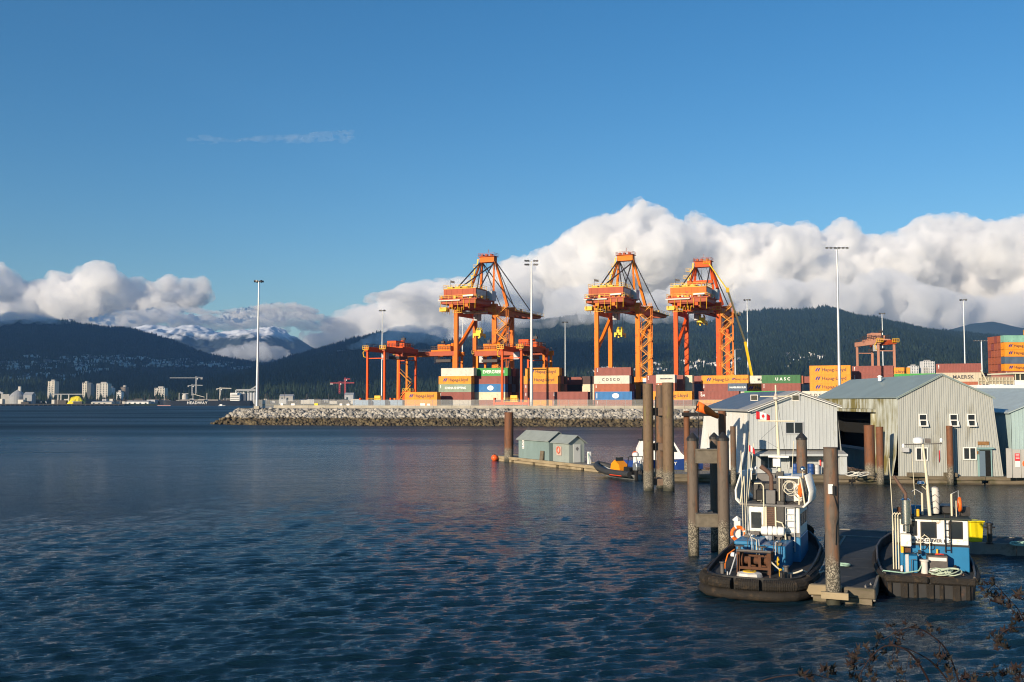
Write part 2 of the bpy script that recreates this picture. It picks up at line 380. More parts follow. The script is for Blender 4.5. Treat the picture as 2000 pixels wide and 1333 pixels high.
# ================================================================ clouds
def vapour_mat(name, dens, col=(1, 1, 1), aniso=0.2):
    m = bpy.data.materials.new(name); m.use_nodes = True; t = m.node_tree; t.nodes.remove(t.nodes['Principled BSDF'])
    v = t.nodes.new('ShaderNodeVolumePrincipled'); v.inputs['Density'].default_value = dens; v.inputs['Color'].default_value = (*col, 1); v.inputs['Anisotropy'].default_value = aniso
    t.links.new(v.outputs[0], t.nodes['Material Output'].inputs['Volume']); return m
M_CLOUD = vapour_mat('cloud_vapour', 0.012, (1, 1, 1), 0.0); M_STREAK = vapour_mat('streak_vapour', 0.0055, (1, 1, 1), 0.0); M_THIN = vapour_mat('thin_vapour', 0.007, (1, 1, 1), 0.0); M_WISP = vapour_mat('cirrus_vapour', 0.0006, (1, 1, 1), 0.0); M_MIST = vapour_mat('mist_vapour', 0.008, (1, 1, 1), 0.0)

def het_mat(name, dens, scale, lo, hi, step=0.35):
    m = bpy.data.materials.new(name); m.use_nodes = True; t = m.node_tree; L = t.links.new; t.nodes.remove(t.nodes['Principled BSDF'])
    v = t.nodes.new('ShaderNodeVolumePrincipled'); v.inputs['Color'].default_value = (1, 1, 1, 1); v.inputs['Anisotropy'].default_value = 0.0
    tc = t.nodes.new('ShaderNodeTexCoord'); n = t.nodes.new('ShaderNodeTexNoise'); n.inputs['Scale'].default_value = scale; n.inputs['Detail'].default_value = 5; n.inputs['Roughness'].default_value = .62
    L(tc.outputs['Object'], n.inputs['Vector']); mr = t.nodes.new('ShaderNodeMapRange'); mr.inputs[1].default_value = lo; mr.inputs[2].default_value = hi; mr.inputs[3].default_value = 0; mr.inputs[4].default_value = dens
    L(n.outputs[0], mr.inputs[0]); L(mr.outputs[0], v.inputs['Density']); L(v.outputs[0], t.nodes['Material Output'].inputs['Volume']); m.cycles.volume_step_rate = step; return m
M_RMIST = het_mat('ridge_vapour', 0.02, 0.009, .4, .68, 0.3)
M_EDGE = het_mat('edge_vapour', 0.012, 0.005, .42, .68, 0.3)
ICO = {}
for k_ in (1, 2):
    bm = bmesh.new(); bmesh.ops.create_icosphere(bm, subdivisions=k_ + 1, radius=1.0); ICO[k_] = (np.array([v.co[:] for v in bm.verts]), np.array([[v.index for v in f.verts] for f in bm.faces])); bm.free()
def blob_mesh(blobs, voxel, disp, name, inflate=0.0, soft=False):
    """union of balls, remeshed and roughened by noise at several sizes"""
    Vs = []; Fs = []; n = 0
    for c, r, sq in blobs:
        V, F = ICO[2 if r > 90 else 1]; Vs.append(V * (np.array([r, r, r * sq]) + inflate) + np.array(c)); Fs.append(F + n); n += len(V)
    me = npmesh(name, np.concatenate(Vs), np.concatenate(Fs))
    o = bpy.data.objects.new(name, me); COL.objects.link(o)
    rm = o.modifiers.new('r', 'REMESH'); rm.mode = 'VOXEL'; rm.voxel_size = voxel
    for i, (sz, st) in enumerate(disp):
        tx = bpy.data.textures.new('puff', 'CLOUDS'); tx.noise_scale = sz; tx.noise_depth = 2; tx.noise_basis = 'BLENDER_ORIGINAL' if soft else 'VORONOI_F1'
        dm = o.modifiers.new('d', 'DISPLACE'); dm.texture = tx; dm.texture_coords = 'GLOBAL'; dm.strength = -st; dm.mid_level = 0.5 if soft else 0.35
    dg = bpy.context.evaluated_depsgraph_get(); me2 = bpy.data.meshes.new_from_object(o.evaluated_get(dg))
    bpy.data.objects.remove(o); me2.name = name
    for p in me2.polygons: p.use_smooth = True
    return me2

def cloud_bank(label, top, base_y, D, rmin, rmax, seed, depth=600, dens=1.0, voxel=45, group='cumulus clouds over the mountains', squash=0.85, m=None, name='cloud', kind=None, gens=2, disp=1.0, halo=0.0, crest=None):
    """cumulus bank: balls heaped between a base level and a lumpy top line, smaller balls budding from the larger"""
    g = random.Random(seed); xs = [p[0] for p in top]; ys = [p[1] for p in top]; k = FPX / D; blobs = []
    tops = lambda px: float(np.interp(px, xs, ys))
    def base(px): return base_y(px) if callable(base_y) else base_y
    px = xs[0]; cur = []
    while px < xs[-1]:
        ty = tops(px) + (14 if crest else 0); r = g.uniform(rmin, rmax); r = min(r, max(base(px) - ty, 8) / k * 0.5); py = ty + r * k * (1.02 if squash > .7 else squash)
        while True:
            cur.append((at(px + g.uniform(-.4, .4) * r * k, py, D + g.uniform(-.5, .5) * depth), r))
            py += r * k * g.uniform(.8, 1.25) / dens
            if py > base(px) - r * k * .4: break
            r = min(g.uniform(rmin, rmax), max(base(px) - py, 8) / k * .8 + 20)
        px += r * k * g.uniform(.6, 1.0) / dens
    blobs += [(c, r, squash) for c, r in cur]
    for gen in range(gens):
        nxt = []
        for c, r in cur:
            for _ in range(5 if gen == 0 else 4):
                a = g.uniform(0, 6.28); el = g.uniform(-.35, 1.0); d = Vector((math.cos(a) * math.cos(el), -abs(math.sin(a)) * math.cos(el), math.sin(el) * squash))
                q = r * g.uniform(.38, .62); n = c + d * (r * g.uniform(.75, .95))
                ipx = 1000 + n.x / n.y * FPX; ipy = 784 - (n.z + q * squash - CAM_H) / n.y * FPX
                if ipy < tops(ipx) - 5 or ipx < xs[0] - 10 or ipx > xs[-1] + 10: continue
                nxt.append((n, q))
        cur = nxt; blobs += [(c, r, squash) for c, r in cur]
    if crest:
        px = xs[0] + 6
        while px < xs[-1] - 6:
            r = g.uniform(*crest); blobs.append((at(px, tops(px) + r * k * g.uniform(.9, 1.5), D + g.uniform(-.4, .3) * depth), r, .95)); px += r * k * g.uniform(.35, .9)
    core = [(c_, r_ * .8, s_) for c_, r_, s_ in blobs if r_ > rmin * .45] if halo else blobs
    me = blob_mesh(core, voxel, [(rmin * 0.8, rmin * 0.3 * disp), (rmin * 0.36, rmin * 0.2 * disp), (rmin * 0.17, rmin * 0.13 * disp)], 'cloud')
    o = link_mesh(name, me, m or M_CLOUD); prop(o, label, name, None if kind else group, kind)
    if halo:
        h = link_mesh('vapour_edge', blob_mesh([b_ for b_ in blobs if b_[1] > rmin * .3], voxel * 1.5, [(rmin * 1.2, rmin * .5), (rmin * .45, rmin * .3)], 'vapour_edge', halo, True), M_EDGE, o)
    return o
# ================================================================ the far shore: town, silos, ship
def hit(heights, px, py, d0=1900.0, d1=7000.0, n=500):
    """where the line of sight meets the hillside"""
    D = np.linspace(d0, d1, n); r = ray(px, py); X = r.x / r.y * D; Z = CAM_H + r.z / r.y * D
    top = np.max([h(X, D) for h in heights], axis=0); k = np.nonzero(top >= Z)[0]
    if len(k): i = int(k[0]); return Vector((X[i], D[i], Z[i]))
    return None

M_WALLS = [mat('house_white', (0.72, 0.71, 0.68), 0.8, var=0.1, scale=0.2), mat('house_cream', (0.6, 0.55, 0.46), 0.8, var=0.1, scale=0.2), mat('house_grey', (0.42, 0.43, 0.44), 0.8, var=0.1, scale=0.2)]
M_ROOF = mat('house_roof', (0.13, 0.12, 0.12), 0.9, var=0.2, scale=0.3)
hb = MB(); hb.prism([(-6, 0), (6, 0), (6, 6), (0, 9.5), (-6, 6)], -8, 8)
HOUSE = hb.mesh('hillside_house')
hr = MB(); hr.prism([(-6.6, 5.75), (0, 9.62), (6.6, 5.75), (6.6, 6.15), (0, 10.05), (-6.6, 6.15)], -8.4, 8.4)
HOUSE_ROOF = hr.mesh('roof')
HOUSE.materials.append(M_WALLS[0]); HOUSE_ROOF.materials.append(M_ROOF)

def town():
    g = random.Random(5); spots = []
    # (px range, function of py range, count, hills)
    def grid(h, pts, n, size):
        poly = pts; k = 0; tries = 0
        while k < n and tries < n * 6:
            tries += 1; px = g.uniform(poly[0][0], poly[-1][0])
            lo = float(np.interp(px, [p[0] for p in poly], [p[1] for p in poly])); hi = float(np.interp(px, [p[0] for p in poly], [p[2] for p in poly]))
            py = round(g.uniform(lo, hi) / 2.2) * 2.2 + g.uniform(-0.5, 0.5)
            if mnoise.noise(Vector((px * 0.02, py * 0.09, 3.0))) < -0.12: continue
            p = hit(h, px, py, n=220)
            if p is None: continue
            spots.append((p, size * g.uniform(0.65, 1.25), g.random() * 3.14, g.choice((0, 0, 0, 1, 2)))); k += 1
    grid([hL], [(0, 700, 738), (60, 697, 746), (140, 696, 744), (200, 696, 724), (290, 700, 718), (400, 705, 716), (450, 709, 722), (560, 724, 730)], 620, 1.15)
    grid([hR, hM], [(1150, 724, 735), (1200, 716, 736), (1250, 712, 734), (1330, 706, 730), (1400, 700, 716), (1450, 702, 720)], 170, 1.0)
    grid([hR], [(1480, 712, 722), (1520, 694, 722), (1570, 690, 715), (1610, 697, 712)], 110, .95)
    rest = MB(); n = 0; g.shuffle(spots)
    for p, s, a, c in spots:
        if n < 300:
            o = link_mesh('hillside_house', HOUSE); o.location = p - Vector((0, 0, 2.0)); o.rotation_euler = (0, 0, a); o.scale = (s, s, s)
            set_mat(o, M_WALLS[c]); n += 1
            r = link_mesh('roof', HOUSE_ROOF, None, o)
            prop(o, 'small pale house among the trees of the hillside suburb', 'house', 'houses on the wooded hillside')
        else:
            rest.box((p.x, p.y, p.z + 2.0 * s), (13 * s, 10 * s, 8 * s), a)
    if rest.v: prop(rest.build('hillside_houses', M_WALLS[0]), 'scatter of tiny far houses on the wooded slope', 'houses', None, 'stuff')
town()

M_PALE = mat('pale_concrete', (0.55, 0.52, 0.46), 0.85, var=0.12, scale=0.1)
M_CONC = mat('grey_concrete', (0.36, 0.35, 0.33), 0.9, var=0.15, scale=0.15)
M_DGLASS = mat('dark_glass', (0.03, 0.05, 0.06), 0.2)
M_STEELG = mat('grey_steel', (0.3, 0.31, 0.32), 0.6, var=0.1, scale=0.2)
M_REDC = mat('red_crane_paint', (0.5, 0.06, 0.06), 0.6)
M_WHITE = mat('white_paint', (0.78, 0.77, 0.74), 0.55, var=0.06, scale=0.6)
M_SULPH = mat('sulphur', (0.85, 0.68, 0.03), 0.95, var=0.12, scale=0.2, bump=0.6, bump_scale=0.3)

def tower(px0, px1, ytop, D, label, m, depth=18, step=None, bands=True):
    a = at(px0, ytop, D); b = at(px1, ytop, D); w_ = b.x - a.x; H = a.z - 3.0
    o = empty('tower_block', ((a.x + b.x) / 2, D + depth / 2, 3.0), 0.0, label, 'building')
    mb = MB(); mb.bx(-w_ / 2, w_ / 2, -depth / 2, depth / 2, 0, H); mb.build('wall', m, o)
    if step: MB().bx(-w_ / 2, -w_ / 2 + w_ * step[0], -depth / 2 - 0.8, -depth / 2 - 0.01, 0, H * step[1]).build('side_wing', M_PALE, o)
    MB().bx(-w_ * 0.25, w_ * 0.25, -3, 4, H + 0.01, H + 3).build('roof_house', M_CONC, o)
    if bands:
        n = max(3, int(H / 3.2)); k = max(2, int(w_ / 4.5)); pane = MB().bx(-0.9, 0.9, -0.12, 0.12, -0.9, 0.9).mesh('window')
        for i in range(n):
            for j in range(k):
                p = link_mesh('window', pane, M_DGLASS, o); p.location = (-w_ / 2 + w_ * (j + 0.5) / k, -depth / 2 - (0.87 if step and (j + 0.5) / k < step[0] and (i + 0.7) / n < step[1] else 0.06), H * (i + 0.6) / n)
    return o
tower(94, 107, 745, 1850, 'tall pale stepped tower block left of the yellow sulphur heap', M_WALLS[1], step=(0.5, 0.78))
tower(161, 170, 748, 1850, 'slim cream tower block right of the yellow sulphur heap', M_WALLS[1])
tower(170.5, 177, 751, 1880, 'blue-grey glassy tower joined to the slim cream block', mat('glass_tower', (0.12, 0.18, 0.22), 0.4))
tower(189, 211, 749.5, 1850, 'wide striped cream tower block on the far shore', M_PALE, step=(0.3, 0.97))
tower(213, 218, 758, 1900, 'narrow pale block beside the wide striped tower', M_WALLS[0])
tower(228, 237, 766, 1800, 'low white block before the brown block', M_WALLS[0], 12)
tower(236, 245, 756, 1920, 'brownish block on the far shore among bare trees', mat('brown_block', (0.24, 0.2, 0.17), 0.9))
tower(302, 322, 758, 1950, 'low cream flat block in the far woods', M_PALE)
tower(1779, 1794, 715, 2050, 'short white tower block seen above the big shed roof', M_WALLS[0])
tower(1803, 1825, 706, 2050, 'taller white tower block seen above the big shed roof', M_WALLS[0], step=(0.5, 0.85))

# sulphur heap
sp = MB(); c = at(138, 792, 1672)
g = random.Random(4); ring = 22
for k, (rr, z) in enumerate([(1, 0), (0.8, 0.33), (0.58, 0.66), (0.34, 0.9), (0.1, 1.0)]):
    for i in range(ring):
        a = 2 * math.pi * i / ring; q = rr * (1 + 0.14 * math.sin(3 * a + k) + g.uniform(-.05, .05))
        sp.v.append((16.5 * q * math.cos(a) + (4 if k > 2 else 1.5 * k), 11 * q * math.sin(a), 13.5 * z * (1 + g.uniform(-.05, .05))))
for k in range(4):
    for i in range(ring):
        j = (i + 1) % ring; sp.f.append((k * ring + i, k * ring + j, (k + 1) * ring + j, (k + 1) * ring + i))
sp.f.append(tuple(range(4 * ring, 5 * ring)))
prop(sp.build('sulphur_heap', M_SULPH, loc=(c.x, 1684, 2.6)), 'bright yellow sulphur heap on the far shore', 'heap')

# wharf and sheds along the water's edge
def lowbox(name, px0, px1, y0, y1, D, m, label, cat, depth=14, roof=None):
    a = at(px0, y0, D); b = at(px1, y1, D); o = empty(name, ((a.x + b.x) / 2, D + depth / 2, min(a.z, b.z)), 0, label, cat)
    w_, H = b.x - a.x, abs(a.z - b.z)
    MB().bx(-w_ / 2, w_ / 2, -depth / 2, depth / 2, 0, H).build('wall', m, o)
    mb = MB(); mb.prism([(-depth / 2 - .4, H + .01), (depth / 2 + .4, H + .01), (0, H * 1.3 + 0.4)], -w_ / 2 - .4, w_ / 2 + .4, 'x'); mb.build('roof', roof or M_STEELG, o)
    for i in range(max(1, int(w_ / 9))): MB().bx(-w_ / 2 + 3 + 9 * i, -w_ / 2 + 6 + 9 * i, -depth / 2 - .1, -depth / 2 + .1, 0.2, H * 0.7).build('door', M_DGLASS, o)
    return o
lowbox('shore_shed', 248, 290, 785, 791, 1672, M_WALLS[0], 'long white shed on the far shore beside the ship bow', 'shed')
lowbox('shore_shed', 178, 218, 786, 791, 1675, M_PALE, 'low pale shed right of the yellow heap', 'shed')
lowbox('shore_shed', 46, 62, 772, 790, 1690, M_STEELG, 'grey shed beside the domed plant on the far shore', 'shed')
lowbox('shore_shed', 546, 572, 774, 784, 1700, M_CONC, 'grey gabled plant seen beyond the fence', 'shed', roof=M_STEELG)
lowbox('shore_shed', 585, 640, 782, 787, 1720, M_STEELG, 'long low grey shed seen beyond the fence', 'shed')
lowbox('shore_shed', 673, 690, 772, 786, 1700, M_WALLS[2], 'grey building with a white turret beyond the fence', 'shed')
wh = empty('far_wharf', at(110, 793, 1657), 0, 'dark timber wharf along the far shore below the heap', 'wharf')
MB().bx(-100, 115, -4, 5, 2.0, 3.2).build('deck', mat('wharf_timber', (0.07, 0.06, 0.05), 0.9), wh)
pm = MB().bx(-0.5, 0.5, -0.5, 0.5, -3, 2).mesh('post')
for i in range(28): link_mesh('post', pm, MATS['wharf_timber'], wh).location = (-98 + 7.8 * i, -3, 0)

# domed plant with conveyor towers
o = empty('domed_plant', at(29, 791, 1690) + Vector((0, 10, 0)), 0, 'grey domed plant with a thin tower at the far left shore', 'plant')
MB().lathe([(14, 0), (14, 14), (9, 20), (2, 25), (0.3, 26)], n=20).build('dome', M_STEELG, o, sm=False)
MB().bx(1, 5, -2, 2, 22, 31).build('tower', M_PALE, o)
MB().bx(-26, -12, -6, 6, 0, 18).build('annex', M_CONC, o)
MB().beam((-24, -2, 19), (-60, -2, 34), 3).build('conveyor', M_STEELG, o)
MB().beam((14, 0, 10), (30, 0, 16), 3).build('conveyor', M_STEELG, o)
o = empty('conveyor_gantry', at(125, 791, 1676), 0, 'tan conveyor gantry on posts beside the yellow heap', 'conveyor')
for x in (-10, -5, 8): MB().bx(x - 0.7, x + 0.7, -1, 1, 0, 17).build('post', M_PALE, o)
MB().bx(-20, 30, -1, 1, 17.01, 18.4).build('gallery', M_STEELG, o)

def silos():
    o = empty('grain_silo', at(481, 792, 1700), 0, 'pale grain silos with a gallery on top behind the thin mast', 'silo')
    for i in range(6): MB().lathe([(2.6, 0), (2.6, 21), (2.2, 21.6)], ((i - 2.5) * 5.0 + (1.2 if i > 2 else -1.2), 0, 0), 14).build('silo_cylinder', M_WALLS[0] if i < 3 else M_WALLS[2], o, sm=True)
    MB().bx(-17, 16, -3, 3, 24, 27.5).build('gallery', M_STEELG, o)
    for x in (-14, -5, 5, 14): MB().bx(x - .5, x + .5, -.5, .5, 21, 24).build('gallery_post', M_STEELG, o)
    MB().beam((2, -1, 23), (18, -1, 33), 2.4).build('conveyor', M_STEELG, o)
    MB().beam((-17, 0, 24), (-22, 0, 10), 1.6).build('spout', M_STEELG, o)
    o = empty('storage_tank', at(361, 792, 1710), 0, 'single pale round tank behind the ship', 'tank')
    MB().lathe([(4.6, 0), (4.6, 16), (3, 19)], n=16).build('shell', M_PALE, o, sm=True); MB().bx(-5, 6, -1, 1, 19.1, 20.4).build('top_walkway', M_STEELG, o)
silos()

def text_mesh(s, size, extrude=0.02, spacing=1.0, bold=0.0):
    cu = bpy.data.curves.new('lettering', 'FONT'); cu.body = s; cu.size = size; cu.extrude = extrude; cu.space_character = spacing
    cu.align_x = 'CENTER'; cu.align_y = 'CENTER'; cu.resolution_u = 3; cu.offset = bold
    ob = bpy.data.objects.new('lettering', cu); COL.objects.link(ob)
    me = bpy.data.meshes.new_from_object(ob.evaluated_get(bpy.context.evaluated_depsgraph_get())); bpy.data.objects.remove(ob)
    me.transform(Matrix.Rotation(math.pi / 2, 4, 'X')); return me            # stands upright, reads from -y

def bulk_ship():
    D = 1640; a = at(305, 793, D); b = at(487, 793, D); Ls = b.x - a.x
    o = empty('bulk_carrier', (a.x, D, 0), 0, 'dark bulk carrier with white lettering moored at the far shore', 'ship')
    H = 8.2; mb = MB()
    sec = [(0.0, 0.3, 1.25), (0.02, 3, 1.18), (0.07, 9, 1.05), (0.15, 12, 1.0), (0.9, 12, 1.0), (1.0, 9, 1.05)]
    for t, wd, hh in sec: mb.v += [(Ls * t, 12 - wd, H * hh), (Ls * t + (4 if t < 0.05 else 0), 12 - wd * 0.8, -1), (Ls * t + (4 if t < 0.05 else 0), 12 + wd * 0.8, -1), (Ls * t, 12 + wd, H * hh)]
    for i in range(len(sec) - 1):
        k = i * 4
        for j in range(4): mb.f.append((k + j, k + (j + 1) % 4, k + 4 + (j + 1) % 4, k + 4 + j))
    mb.f += [(3, 2, 1, 0), (20, 21, 22, 23)]
    mb.build('hull', mat('ship_hull', (0.012, 0.018, 0.03), 0.5), o)
    mb = MB(); mb.bx(2.5, Ls * 0.16, -1.2, 25, 0.05, .9); mb.build('boot_stripe', mat('boot_pink', (0.6, 0.3, 0.27), 0.7), o)
    t = link_mesh('lettering', text_mesh('HEADWAY', 6.2, 0.05, 1.15, 0.08), M_WHITE, o); t.location = (Ls * 0.44, -0.25, 4.6); t.scale = (1, 1, 1)
    for q in (0.25, 0.4, 0.55): MB().bx(Ls * q, Ls * q + 16, 4, 20, H + .02, H + 2.2).build('hatch_cover', mat('hatch', (0.22, 0.2, 0.18), 0.8), o)
    for q in (0.06, 0.22, 0.37, 0.52, 0.66): MB().tube([(Ls * q, 12, H), (Ls * q, 12, H + 13)], 0.6, 8).build('mast', M_PALE, o)
    MB().beam((Ls * .37, 12, H + 11), (Ls * .52 - 4, 12, H + 6), 0.8).build('derrick', M_PALE, o)
    hs = MB(); hs.bx(Ls * 0.79, Ls * 0.89, 2, 22, H + .02, H + 10); hs.build('deckhouse', M_WHITE, o)
    hs = MB(); hs.bx(Ls * 0.795, Ls * 0.87, -1, 25, H + 10.02, H + 13); hs.build('bridge', M_WHITE, o)
    for i in range(3): MB().bx(Ls * 0.79 + .5, Ls * 0.89 - .5, 1.8, 2.1, H + 2 + 2.7 * i, H + 3 + 2.7 * i).build('window_row', M_DGLASS, o)
    MB().bx(Ls * 0.9, Ls * 0.95, 8, 16, H + .02, H + 12).build('funnel', mat('funnel_dark', (0.05, 0.06, 0.08), 0.6), o)
    MB().tube([(Ls * .83, 12, H + 13), (Ls * .83, 12, H + 18)], 0.4, 6).build('radar_mast', M_WHITE, o)
    o = empty('work_boat', at(433, 795, 1600) , 0, 'tiny white boat on the water before the far ship', 'boat')
    MB().prism([(-5, 0.2), (5, 0.2), (6.5, 2), (-5, 2)], -1.6, 1.6).build('hull', M_WHITE, o); MB().bx(-3, 1, -1.2, 1.2, 2.01, 4.2).build('cabin', M_WHITE, o)
bulk_ship()

def tower_crane(px, pyj, x0, x1, D, m, label):
    b = at(px, 790, D); z = at(px, pyj, D).z; o = empty('tower_crane', (b.x, D, 3), 0, label, 'tower crane'); H = z - 3
    mb = MB()
    for sx in (-1, 1):
        for sy in (-1, 1): mb.beam((sx, sy, 0), (sx, sy, H + 3), 0.55)
    for i in range(int(H / 4)): mb.beam((-1, -1, i * 4), (1, -1, i * 4 + 4), 0.4); mb.beam((1, 1, i * 4), (-1, 1, i * 4 + 4), 0.4)
    mb.build('mast', m, o)
    l = at(x0, pyj, D).x - b.x; r = at(x1, pyj, D).x - b.x
    mb = MB(); mb.beam((0, 0, H), (r, 0, H), 1.0); mb.beam((0, 0, H + 2), (r, 0, H + 1), 0.5); mb.build('jib', m, o)
    mb = MB(); mb.beam((0, 0, H), (l, 0, H), 1.2); mb.build('counter_jib', m, o)
    e = l if abs(l) < abs(r) else r
    MB().bx(min(e, e * .7), max(e, e * .7), -1.4, 1.4, H - 3, H - 0.7).build('counterweight', M_CONC, o)
    MB().bx(0.8, 3, -1.2, 1.2, H - 3, H - 0.6).build('cab', M_WHITE, o)
tower_crane(382.5, 738.5, 332, 396, 2000, M_STEELG, 'grey tower crane with a long jib above the far ship')
tower_crane(375, 753.5, 367, 396, 2100, M_STEELG, 'smaller grey tower crane behind the long-jib crane')
tower_crane(430, 759.5, 423, 452, 1950, M_PALE, 'pale tower crane standing by the white deckhouse of the ship')
tower_crane(663, 748.5, 645, 692, 1850, M_REDC, 'red tower crane with a low jib left of the gantry crane')
tower_crane(674, 741, 672, 684, 1950, M_REDC, 'small red tower crane behind the larger red one')

# jumble of sheds, tanks and low roofs along the far waterfront
def waterfront():
    g = random.Random(21); mb = MB(); md = MB(); mp = MB()
    for i in range(150):
        px = g.uniform(0, 720); D = g.uniform(1675, 1800); p = at(px, 790, D); w_ = g.uniform(4, 16); h = g.uniform(3, 9); b_ = g.choice((mb, md, md, mp))
        b_.box((p.x, D, 3 + h / 2), (w_, g.uniform(5, 12), h), g.uniform(-.2, .2))
        if g.random() < .25: md.box((p.x + 2, D, 3 + h), (.6, .6, g.uniform(10, 22)))
    for b_, m_, t_ in ((mb, M_WALLS[2], 'grey'), (md, mat('dull_shore', (.09, .08, .07), .9), 'dark'), (mp, M_PALE, 'pale')): prop(b_.build('waterfront_clutter', m_), f'jumble of tiny {t_} waterfront roofs and posts on the far shore', 'clutter', None, 'stuff')
waterfront()
# ================================================================ container terminal
AL = math.radians(24.0); DV = Vector((math.cos(AL), -math.sin(AL), 0)); NV = Vector((math.sin(AL), math.cos(AL), 0))
YZ = 5.2                                                  # level of the yard
def yard(px, D): return Vector(((px - 1000) / FPX * D, D, YZ))

E0 = Vector((-88.0, 327.0, 0)); E1 = Vector((140.0, 280.0, 0)); EDIR = (E1 - E0).normalized(); EN = Vector((-EDIR.y, EDIR.x, 0))
M_YARD = mat('yard_asphalt', (0.07, 0.07, 0.07), 0.9, var=0.25, scale=0.05)
M_KERB = mat('kerb_concrete', (0.36, 0.33, 0.27), 0.9, var=0.18, scale=0.5, bump=0.2)
yb = MB()
poly = [(E0.x, E0.y), (E1.x, E1.y), (420, 240), (520, 700), (-70, 700), (-72, 345)]
yb.prism(poly, -3, YZ, 'z'); prop(yb.build('terminal_ground', M_YARD), 'asphalt ground of the container terminal', None, None, 'structure')

def riprap():
    root = empty('rock_bank', E0, 0, 'grey rock bank below the terminal fence, dark and weedy at the waterline', 'rock bank')
    # core slope under the rocks
    line = [Vector((-70, 352, 0)), Vector((-80, 338, 0)), E0 + Vector((-1.5, 2, 0)), E0 + EDIR * 3, E1]
    def outn(i):
        a = line[max(i - 1, 0)]; b = line[min(i + 1, len(line) - 1)]; t = (b - a).normalized(); return Vector((t.y, -t.x, 0))
    core = MB(); run = 13.5
    for i, p in enumerate(line): o = outn(i); core.v += [tuple(p + Vector((0, 0, YZ - 0.05))), tuple(p + o * run + Vector((0, 0, -1.6)))]
    for i in range(len(line) - 1): core.f.append((2 * i, 2 * i + 1, 2 * i + 3, 2 * i + 2))
    core.v = [(x - E0.x, y - E0.y, z) for x, y, z in core.v]
    m = bpy.data.materials.new('bank_rock'); m.use_nodes = True; t = m.node_tree; L = t.links.new; b = t.nodes['Principled BSDF']; b.inputs['Roughness'].default_value = 0.9
    tc = t.nodes.new('ShaderNodeTexCoord'); sp = t.nodes.new('ShaderNodeSeparateXYZ'); L(tc.outputs['Object'], sp.inputs[0])
    n1 = t.nodes.new('ShaderNodeTexNoise'); n1.inputs['Scale'].default_value = 0.55; n1.inputs['Detail'].default_value = 2; L(tc.outputs['Object'], n1.inputs['Vector'])
    r1 = t.nodes.new('ShaderNodeValToRGB'); e = r1.color_ramp.elements; e[0].position = 0.32; e[0].color = (0.1, 0.095, 0.085, 1); e[1].position = 0.62; e[1].color = (0.44, 0.41, 0.36, 1); L(n1.outputs[0], r1.inputs[0])
    r2 = t.nodes.new('ShaderNodeValToRGB'); e = r2.color_ramp.elements; e[0].position = 0.35; e[0].color = (0.028, 0.02, 0.012, 1); e[1].position = 0.7; e[1].color = (0.15, 0.115, 0.06, 1); L(n1.outputs[0], r2.inputs[0])
    n2 = t.nodes.new('ShaderNodeTexNoise'); n2.inputs['Scale'].default_value = 0.35; L(tc.outputs['Object'], n2.inputs['Vector'])
    ma = t.nodes.new('ShaderNodeMath'); ma.operation = 'MULTIPLY_ADD'; ma.inputs[1].default_value = 1.6; L(n2.outputs[0], ma.inputs[0]); L(sp.outputs[2], ma.inputs[2])
    mr = t.nodes.new('ShaderNodeMapRange'); mr.inputs[1].default_value = 2.9; mr.inputs[2].default_value = 3.5; L(ma.outputs[0], mr.inputs[0])
    mx = t.nodes.new('ShaderNodeMix'); mx.data_type = 'RGBA'; L(mr.outputs[0], mx.inputs[0]); L(r2.outputs[0], mx.inputs[6]); L(r1.outputs[0], mx.inputs[7]); L(mx.outputs[2], b.inputs['Base Color'])
    core.build('bank_core', m, root)
    bm = bmesh.new(); bmesh.ops.create_icosphere(bm, subdivisions=1, radius=1); S = np.array([v.co[:] for v in bm.verts]); Fc = np.array([[v.index for v in f.verts] for f in bm.faces]); bm.free()
    g = np.random.default_rng(12); Vs = []; Fs = []; n = 0
    lens = [(line[i + 1] - line[i]).length for i in range(len(line) - 1)]; tot = sum(lens)
    N = 5200
    for k in range(N):
        s = g.uniform(0, tot); i = 0
        while s > lens[i] and i < len(lens) - 1: s -= lens[i]; i += 1
        f = s / lens[i]; p = line[i].lerp(line[i + 1], f); o = outn(i).lerp(outn(i + 1), f).normalized(); q = g.uniform(0.05, 0.92)
        c = p + o * (run * q) + Vector((0, 0, YZ - 0.05 + q * (-1.6 - YZ)))
        r = g.uniform(0.45, 0.95) * (1.15 if g.random() < 0.2 else 1)
        R = Matrix.Rotation(g.uniform(0, 6.28), 3, Vector(g.normal(0, 1, 3)).normalized())
        v = S * (1 + g.uniform(-0.3, 0.25, (len(S), 1))) * np.array([1, g.uniform(0.6, 0.95), g.uniform(0.55, 0.85)]) * r
        v = v @ np.array(R).T + np.array(c) + np.array([-E0.x, -E0.y, 0.02]); Vs.append(v); Fs.append(Fc + n); n += len(S)
    o = link_mesh('rocks', npmesh('rocks', np.concatenate(Vs), np.concatenate(Fs)), m, root); o['kind'] = 'stuff'
riprap()

